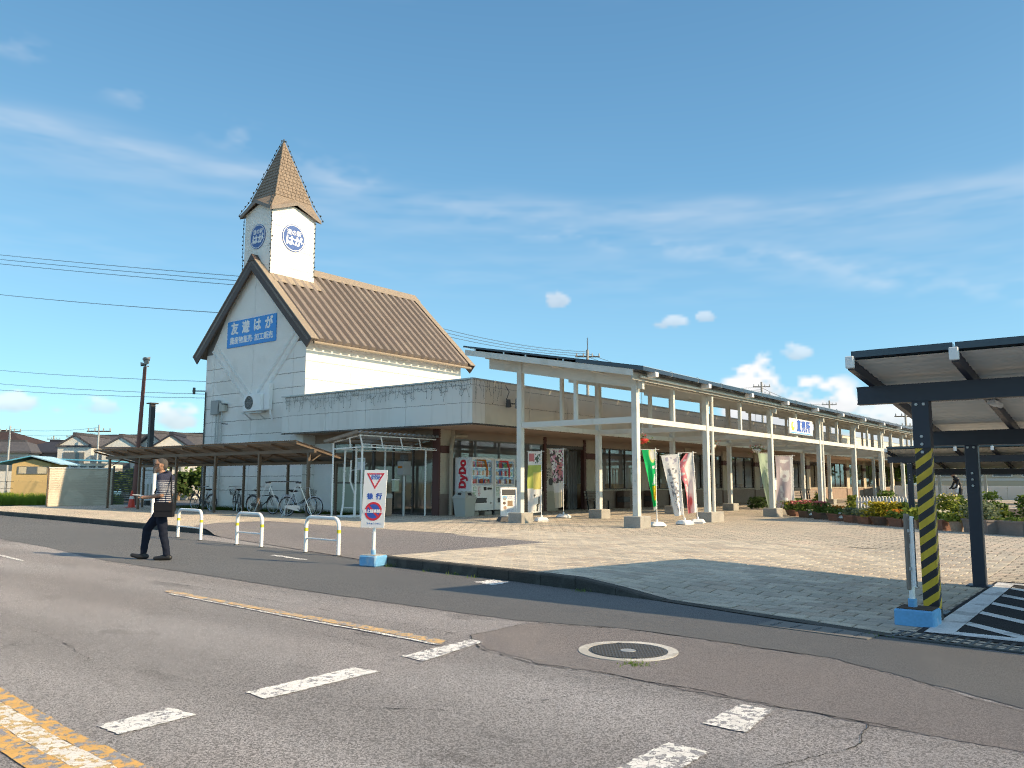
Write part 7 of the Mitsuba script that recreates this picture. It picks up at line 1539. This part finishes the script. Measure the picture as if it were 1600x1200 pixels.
def house(cx, cy, w, d, zw, zr_, rot, wall, roof, label, hip=0.0, wins=3, white_gable=False, over=.4):
    """w along the ridge, d across; built about the origin and turned"""
    t = thing('house', label, 'house'); P = lambda m: move(m, (cx, cy, 0), rot)
    gab = Polygon([(-d / 2, 0), (d / 2, 0), (d / 2, zw), (0, zw + (zr_ - zw) * (1 if hip == 0 else 0.02)), (-d / 2, zw)])
    part(t, 'wall', P(ext(gab, w, [-w / 2, 0, 0], Y, Z, X)), wall)
    e = over; sl = (zr_ - zw) / (d / 2); zl = zw - e * sl
    V = [[-w / 2 - e, -d / 2 - e, zl], [w / 2 + e, -d / 2 - e, zl], [w / 2 + e, d / 2 + e, zl], [-w / 2 - e, d / 2 + e, zl], [-w / 2 - e + hip, 0, zr_ + .1], [w / 2 + e - hip, 0, zr_ + .1]]
    F = [[0, 1, 5], [0, 5, 4], [2, 3, 4], [2, 4, 5], [1, 2, 5], [3, 0, 4]]; V += [[a, b, c - .14] for a, b, c in V]; F += [[6 + a, 6 + c, 6 + b] for a, b, c in F] + [[0, 6, 7], [0, 7, 1], [1, 7, 8], [1, 8, 2], [2, 8, 9], [2, 9, 3], [3, 9, 6], [3, 6, 0]]
    if hip == 0: F = [f for f in F if f not in ([1, 2, 5], [3, 0, 4], [7, 11, 8], [9, 10, 6])] + [[0, 4, 10], [0, 10, 6], [4, 3, 9], [4, 9, 10], [1, 7, 11], [1, 11, 5], [5, 11, 8], [5, 8, 2]]
    r = part(t, 'roof', P(tm(V, F)), roof)
    part(r, 'ridge', P(box(-w / 2 - e + hip, w / 2 + e - hip, -.15, .15, zr_ + .04, zr_ + .24)), roof)
    for k in range(wins):
        x = -w / 2 + w * (k + .5) / wins
        for s in (-1,):
            q = part(t, 'window', P(box(x - .85, x + .85, s * (d / 2 + .04) - .03, s * (d / 2 + .04) + .03, zw - 1.75, zw - .55)), 'm_frame_grey'); part(q, 'pane', P(box(x - .78, x + .78, s * (d / 2 + .08) - .005, s * (d / 2 + .08) + .005, zw - 1.68, zw - .62)), 'm_pane_dark')
    for s in (-1, 1):
        q = part(t, 'window', P(box(s * (w / 2 + .04) - .03, s * (w / 2 + .04) + .03, -.8, .8, zw - 1.7, zw - .6)), 'm_frame_grey'); part(q, 'pane', P(box(s * (w / 2 + .08) - .005, s * (w / 2 + .08) + .005, -.73, .73, zw - 1.63, zw - .67)), 'm_pane_dark')
    return t


va = math.atan2(rt[1], rt[0])   # along the picture
house(33.2, 92.0, 8.5, 8, 5.15, 6.2, va + .1, 'm_house_white', 'm_tile_brown', 'house with brown hipped roof at the left edge of the picture', hip=3.2)
house(30.5, 83.5, 9, 7, 4.0, 4.85, va + .05, 'm_house_white', 'm_tile_grey', 'lower grey-roofed house in front of the brown-roofed one at the left edge', hip=2.5)
house(36.3, 80.0, 9.0, 7.5, 4.05, 4.95, va + .06, 'm_house_blue', 'm_tile_dark', 'dark house with wide blue-black tiled roof behind the tan hut', hip=2.0)
house(40.9, 78.2, 5.0, 6, 3.4, 4.1, va + .06, 'm_house_cream', 'm_tile_dark', 'cream walled house to the right of the dark tiled house', hip=1.2)
house(44.5, 90.0, 6, 8, 4.9, 6.2, va - .2, 'm_house_white', 'm_tile_grey', 'grey-roofed two-part house left of the loudspeaker pole', hip=0)
house(40.4, 74.0, 7, 8, 4.3, 5.5, va + .1, 'm_house_white', 'm_tile_grey', 'grey-roofed house just right of the dark steel post', hip=2.2)
house(44.5, 72.8, 6, 7, 4.6, 5.8, va - .1, 'm_house_white', 'm_tile_dark', 'white-gabled house partly behind the big gabled hall', hip=0)
house(36.2, 62.0, 7, 4.6, 3.6, 5.0, va + 1.25, 'm_house_white', 'm_tile_grey', 'white gable seen between the red pole and the grey roofs', hip=0, wins=1)
house(31.3, 67.4, 5, 2.6, 4.15, 4.85, va + math.pi / 2, 'm_house_white', 'm_tile_grey', 'small white gable with a grey roof rising left of the loudspeaker pole', hip=0, wins=0, over=.12)
house(33.2, 64.0, 5, 2.8, 4.0, 4.7, va + math.pi / 2, 'm_house_white', 'm_tile_grey', 'small white gable rising just right of the dark steel post', hip=0, wins=0, over=.12)
house(34.0, 59.2, 5, 2.6, 3.95, 4.75, va + math.pi / 2 + .2, 'm_house_white', 'm_tile_dark', 'small white gable beside the left wall of the gabled hall', hip=0, wins=0, over=.12)
# tan hut with cyan roof
h = thing('house', 'tan hut with a bright blue metal roof beyond the rice field', 'house'); P = lambda m: move(m, (23.6, 58.2, 0), va + .12)
part(h, 'wall', P(ext(Polygon([(-1.35, 0), (1.05, 0), (1.05, 2.45), (-.1, 2.75), (-1.35, 2.45)]), 2.6, [0, -.4, 0], X, Z, Y)), 'm_house_tan')
for s, x0, x1, z0, z1, m in ((0, -2.4, -.1, 2.40, 2.92, 'm_roof_cyan'), (1, -.1, 1.75, 2.92, 2.40, 'm_house_pale_blue')): part(h, 'roof', P(tm([[x, y, z + dz] for x, z in ((x0, z0), (x1, z1)) for y in (-.75, 2.6) for dz in (0, .07)], _BF)), m)
q = part(h, 'window', P(box(-1.0, .85, -.45, -.41, 1.78, 2.28)), 'm_frame_grey'); part(q, 'pane', P(box(-.9, -.45, -.46, -.452, 1.82, 2.24)), 'm_house_cream'); part(q, 'pane', P(box(-.40, .20, -.46, -.452, 1.82, 2.24)), 'm_pane_dark'); part(q, 'pane', P(box(.25, .8, -.46, -.452, 1.82, 2.24)), 'm_house_cream')
h = thing('house', 'low shed with flat light-blue roof between the tan hut and the shelter', 'house'); P = lambda m: move(m, (27.5, 60.6, 0), va + .05)
part(h, 'wall', P(box(-1.4, 1.9, 0, 2.5, 0, 2.6)), 'm_house_white'); part(h, 'roof', P(tm([[x, y, z + dz] for x, z in ((-2.0, 2.85), (2.2, 2.72)) for y in (-.5, 2.8) for dz in (0, .09)], _BF)), 'm_roof_cyan')
for k in range(5): part(h, 'window', P(box(-1.3 + k * .63, -.85 + k * .63, -.03, -.005, 1.5, 2.4)), 'm_pane_dark')
part(h, 'annex', P(ext(Polygon([(-.5, 0), (.8, 0), (.8, 2.0), (.1, 2.3), (-.5, 2.0)]), 1.0, [-.9, -1.2, 0], X, Z, Y)), 'm_house_pale_blue')
# rice field with its fence
n = 14000; a = nr.uniform(0, 1, n); b = nr.uniform(0, 1, n); gx, gy = 13 + 11 * a + 3 * b, 50.5 + 1.2 * b * 9 - 3.4 * a
gz = nr.uniform(.35, .62, n); ddx, ddy = nr.normal(size=n) * .08, nr.normal(size=n) * .08
solo('rice_field', tm(np.stack([np.c_[gx - .03, gy - .02, np.zeros(n)], np.c_[gx + .03, gy + .02, np.zeros(n)], np.c_[gx + ddx, gy + ddy, gz + .1]], 1).reshape(-1, 3), np.arange(3 * n).reshape(-1, 3)), 'm_rice', 'bright green rice field on the far left', 'rice field', kind='stuff')
bw = thing('block_wall', 'low tan concrete wall in front of the hut at the edge of the rice field', 'wall'); part(bw, 'wall', move(box(-1.0, .95, -.1, .1, 0, 1.32), (21.55, 53.7, 0), va + .05), 'm_house_tan')
ff = thing('field_fence', 'thin grey rail fence along the rice field', 'fence')
for k in range(14): part(ff, 'post', cyl([15.5 + k * .62, 55.6 - k * .14, 0], [15.5 + k * .62, 55.6 - k * .14, 1.35], .02, n=6), 'm_dark_grey')
part(ff, 'rail', cat(*[tube([[15.4, 55.62, z], [23.8, 53.75, z]], .015, 5) for z in (1.3, .9)]), 'm_dark_grey')


def tree(name, x, y, h, r, m, label, group=None, n=900, trunk=.12, ls=.22):
    t = thing(name, label, 'tree' if h > 2.2 else 'bush', group); part(t, 'trunk', cat(cyl([x, y, 0], [x + .1, y, h * .5], trunk, trunk * .6, 8), *[cyl([x + .1, y, h * (.3 + .05 * k)], [x + r * .55 * math.cos(k * 1.3), y + r * .55 * math.sin(k * 1.3), h * (.6 + .06 * (k % 3))], trunk * .5, trunk * .15, 6) for k in range(5)]), 'm_wood')
    cl_ = nr.normal(size=(9, 3)) * [r * .42, r * .42, h * .17] + [x, y, h * .64]; P = cl_[nr.randint(0, 9, n)] + nr.normal(size=(n, 3)) * [r * .24, r * .24, h * .10]; P[:, 2] = np.clip(P[:, 2], h * .15, h)
    part(t, 'crown', leaves(P, ls, aspect=.7), m, kind='stuff')


tree('tree', 20.4, 62.0, 2.6, 2.0, 'm_leaf_dark', 'dark round tree at the left edge beside the tan hut', n=1500)
for i, (x, y, h_) in enumerate(((27.2, 56.0, 1.9), (28.6, 55.4, 2.1), (30.2, 55.0, 2.3), (31.6, 54.6, 1.9), (33.0, 54.0, 2.4))): tree('shrub', x, y, h_, 1.0, 'm_leaf_dark' if i % 2 else 'm_leaf', ORD[i] + ' shrub from the left in the yard behind the cream fence', 'yard shrubs behind the fence', n=700, ls=.16)
# things in the yard: pale stacked stuff seen through the shelter
for i, (x, y, w, z, m) in enumerate(((30.4, 58.5, .5, 2.2, 'm_house_white'), (31.4, 58.0, .35, 2.5, 'm_dark_grey'), (32.3, 57.6, .4, 2.3, 'm_house_white'), (33.2, 57.0, .3, 2.6, 'm_grey'), (34.2, 56.6, .5, 2.4, 'm_house_white'), (29.3, 59.0, .3, 2.0, 'm_blue_block'))):
    t = thing('yard_stack', ['pale stack', 'dark stack', 'second pale stack', 'grey stack', 'third pale stack', 'blue stack'][i] + ' of stored goods in the yard seen beneath the shelter roof', 'stack'); 
    for k in range(3): part(t, 'bundle', cham(x - w, x + w * (1 - .2 * k), y - .3, y + .3, z * k / 3 + .02, z * (k + 1) / 3, .04), m)


def pole(x, y, zt, label, arms=1, trafo=False, r=.14, m='m_concrete', arm_dir=None):
    t = thing('utility_pole', label, 'utility pole'); part(t, 'pole', cyl([x, y, 0], [x, y, zt], r, r * .7, 10), m, smooth=40)
    d = rh if arm_dir is None else np.array(arm_dir)
    for k in range(arms):
        z = zt - .5 - k * .8; c = np.array([x, y, z]); part(t, 'crossarm', bar(c - d * .9, c + d * .9, .09, .09), 'm_dark_grey')
        for s in (-.8, -.3, .35, .85): part(t, 'insulator', cyl(c + d * s, c + d * s + Z * .25, .06, .04, 8), 'm_grey')
    if trafo: part(t, 'transformer', cyl([x - rh[0] * .55, y - rh[1] * .55, zt - 2.1], [x - rh[0] * .55, y - rh[1] * .55, zt - 1.3], .28, n=12), 'm_grey', smooth=40); part(t, 'lightning_rod', cyl([x, y, zt], [x, y, zt + .9], .03), 'm_dark_grey')
    return t


pole(50.45, 32.5, 11.0, 'utility pole with a transformer standing behind the market hall roof', 1, True)
pole(83.9, 32.4, 11.9, 'utility pole above the canopy roof, first from the left behind it', 2); pole(105.2, 32.0, 11.6, 'utility pole above the canopy roof, second from the left behind it', 2); pole(73.2, 16.2, 7.3, 'utility pole just left of the hazard-striped post', 2, r=.11)
pole(28.1, 74.9, 5.9, 'pale utility pole at the left edge of the picture', 1, r=.10, m='m_galv'); pole(29.9, 63.3, 5.6, 'pale utility pole in front of the dark tiled house', 1, r=.09, m='m_galv')
pole(43.6, 111.8, 7.1, 'far utility pole with two arms above the tan hut', 2, r=.12); pole(50.5, 119.8, 7.6, 'far utility pole behind the dark tiled house roof', 2, r=.12); pole(48.6, 109.7, 7.5, 'far utility pole above the right end of the dark tiled roof', 2, r=.12)


def wire(a, b, sag, r, label, group):
    a, b = np.array(a, float), np.array(b, float); s = np.linspace(0, 1, 30)
    solo('power_line', tube(a + (b - a) * s[:, None] - Z * (sag * 4 * s * (1 - s))[:, None], r, 5), 'm_cable_dark', label, 'power line', group)


G1 = 'upper power lines on the left'
pole(30.24, 39.82, 13.6, 'utility pole hidden behind the gabled hall roof', 1)
for (za, zb), q in zip(((19.65, 13.3), (19.28, 13.02), (18.92, 12.75)), ('topmost', 'middle', 'lowest')): wire([23.4, 74.4, za], [30.24, 39.82, zb], .1, .018, q + ' of the three upper power lines left of the tower', G1)
wire([22.9, 68.3, 15.28], [24.86, 37.5, 10.09], .1, .018, 'single power line meeting the left roof slope of the hall', None)
for (za, zb), q in zip(((9.58, 6.45), (8.58, 5.79), (8.11, 5.59)), ('topmost', 'middle', 'lowest')): wire([23.3, 68.1, za], [23.55, 38.35, zb], .12, .013, q + ' of the three lower power lines ending behind the hall', 'lower power lines on the left')
for z, q in ((5.4, 'upper'), (5.0, 'lower')): wire([28.1, 74.9, z + .2], [29.9, 63.3, z], .2, .012, q + ' thin line between the two pale poles on the left', 'thin lines between the pale poles')
for zb, z, q in ((13.3, 10.85, 'top'), (13.02, 10.7, 'middle'), (12.75, 10.55, 'bottom')): wire([30.24, 39.82, zb], [50.45, 32.5, z], .85, .016, q + ' power line running from behind the hall roof to the transformer pole', 'power lines to the transformer pole')
for z, q in ((10.75, 'top'), (10.5, 'middle'), (10.3, 'bottom')): wire([50.4, 32.5, z], [84, 32.4, z + .6], .9, .016, q + ' power line running right from the transformer pole', 'power lines from the transformer pole')
for z, q in ((11.3, 'upper'), (10.5, 'lower')): wire([83.9, 32.4, z], [105.2, 32, z - .2], .6, .02, q + ' power line between the two poles above the canopy roof', 'power lines above the canopy')

# far right: a low building, a white wall, trees
fb = thing('office_building', 'low beige building with a row of windows beyond the garden court', 'building')
o = np.array([75.5, 13.5, 0]); P = lambda m: move(m, (75.5, 12.0, 0), -math.pi / 2 + .1)
part(fb, 'wall', P(box(-3, 12, 0, 6, 0, 3.0)), 'm_house_cream'); part(fb, 'roof', P(box(-3.4, 12.4, -.6, 6.4, 3.0, 3.4)), 'm_tile_brown'); part(fb, 'band', P(box(-3, 12, -.04, -.004, 1.55, 1.75)), 'm_house_white')
for k in range(7): q = part(fb, 'window', P(box(-2.6 + k * 2.0, -1.2 + k * 2.0, -.06, -.006, 1.85, 2.6)), 'm_house_white'); part(q, 'pane', P(box(-2.5 + k * 2.0, -1.3 + k * 2.0, -.075, -.062, 1.92, 2.53)), 'm_pane_dark')
ww = thing('white_wall', 'low white wall behind the garden court', 'wall')
for k in range(9): part(ww, 'panel', move(cham(-1.0 + k * 2.0, .97 + k * 2.0, -.08, .08, .1, 1.15, .01), (70.5, 16.0, 0), -math.pi / 2 + .1), 'm_house_white')
gf = thing('lattice_fence', 'tan lattice fence on the far right', 'fence')
for k in range(30): part(gf, 'picket', box(66.0, 66.04, 7.2 - k * .3, 7.32 - k * .3, 1.0, 2.6), 'm_house_tan')
part(gf, 'rail', cat(box(65.95, 66.1, -2, 7.4, 2.55, 2.65), box(65.95, 66.1, -2, 7.4, .1, 1.0)), 'm_house_tan')
for i, (x, y, h_, r) in enumerate(sorted(((80, 8.0, 3.6, 2.0), (84, 5.0, 4.0, 2.4), (78, 3.0, 3.4, 2.2), (88, 12, 3.8, 2.6), (82, -1, 4.2, 2.6), (90, 20, 3.8, 2.6), (95, 16, 4.0, 2.8)), key=lambda q: right(q[0], q[1]))): tree('tree', x, y, h_, r, 'm_leaf_grey' if i % 2 else 'm_leaf', ORD[i] + ' pale leafy tree from the left beyond the far fence', 'trees beyond the far fence', n=900, ls=.25)
for i, (x, y) in enumerate(sorted(((47.5, 1.5), (49, 3.2), (50.5, 0.2), (47.0, -1.2)), key=lambda q: right(*q))): tree('shrub', x, y, 1.5, 1.0, 'm_leaf_dark', ORD[i] + ' dark clipped shrub from the left at the back of the garden', 'clipped shrubs behind the garden', n=800, ls=.12)
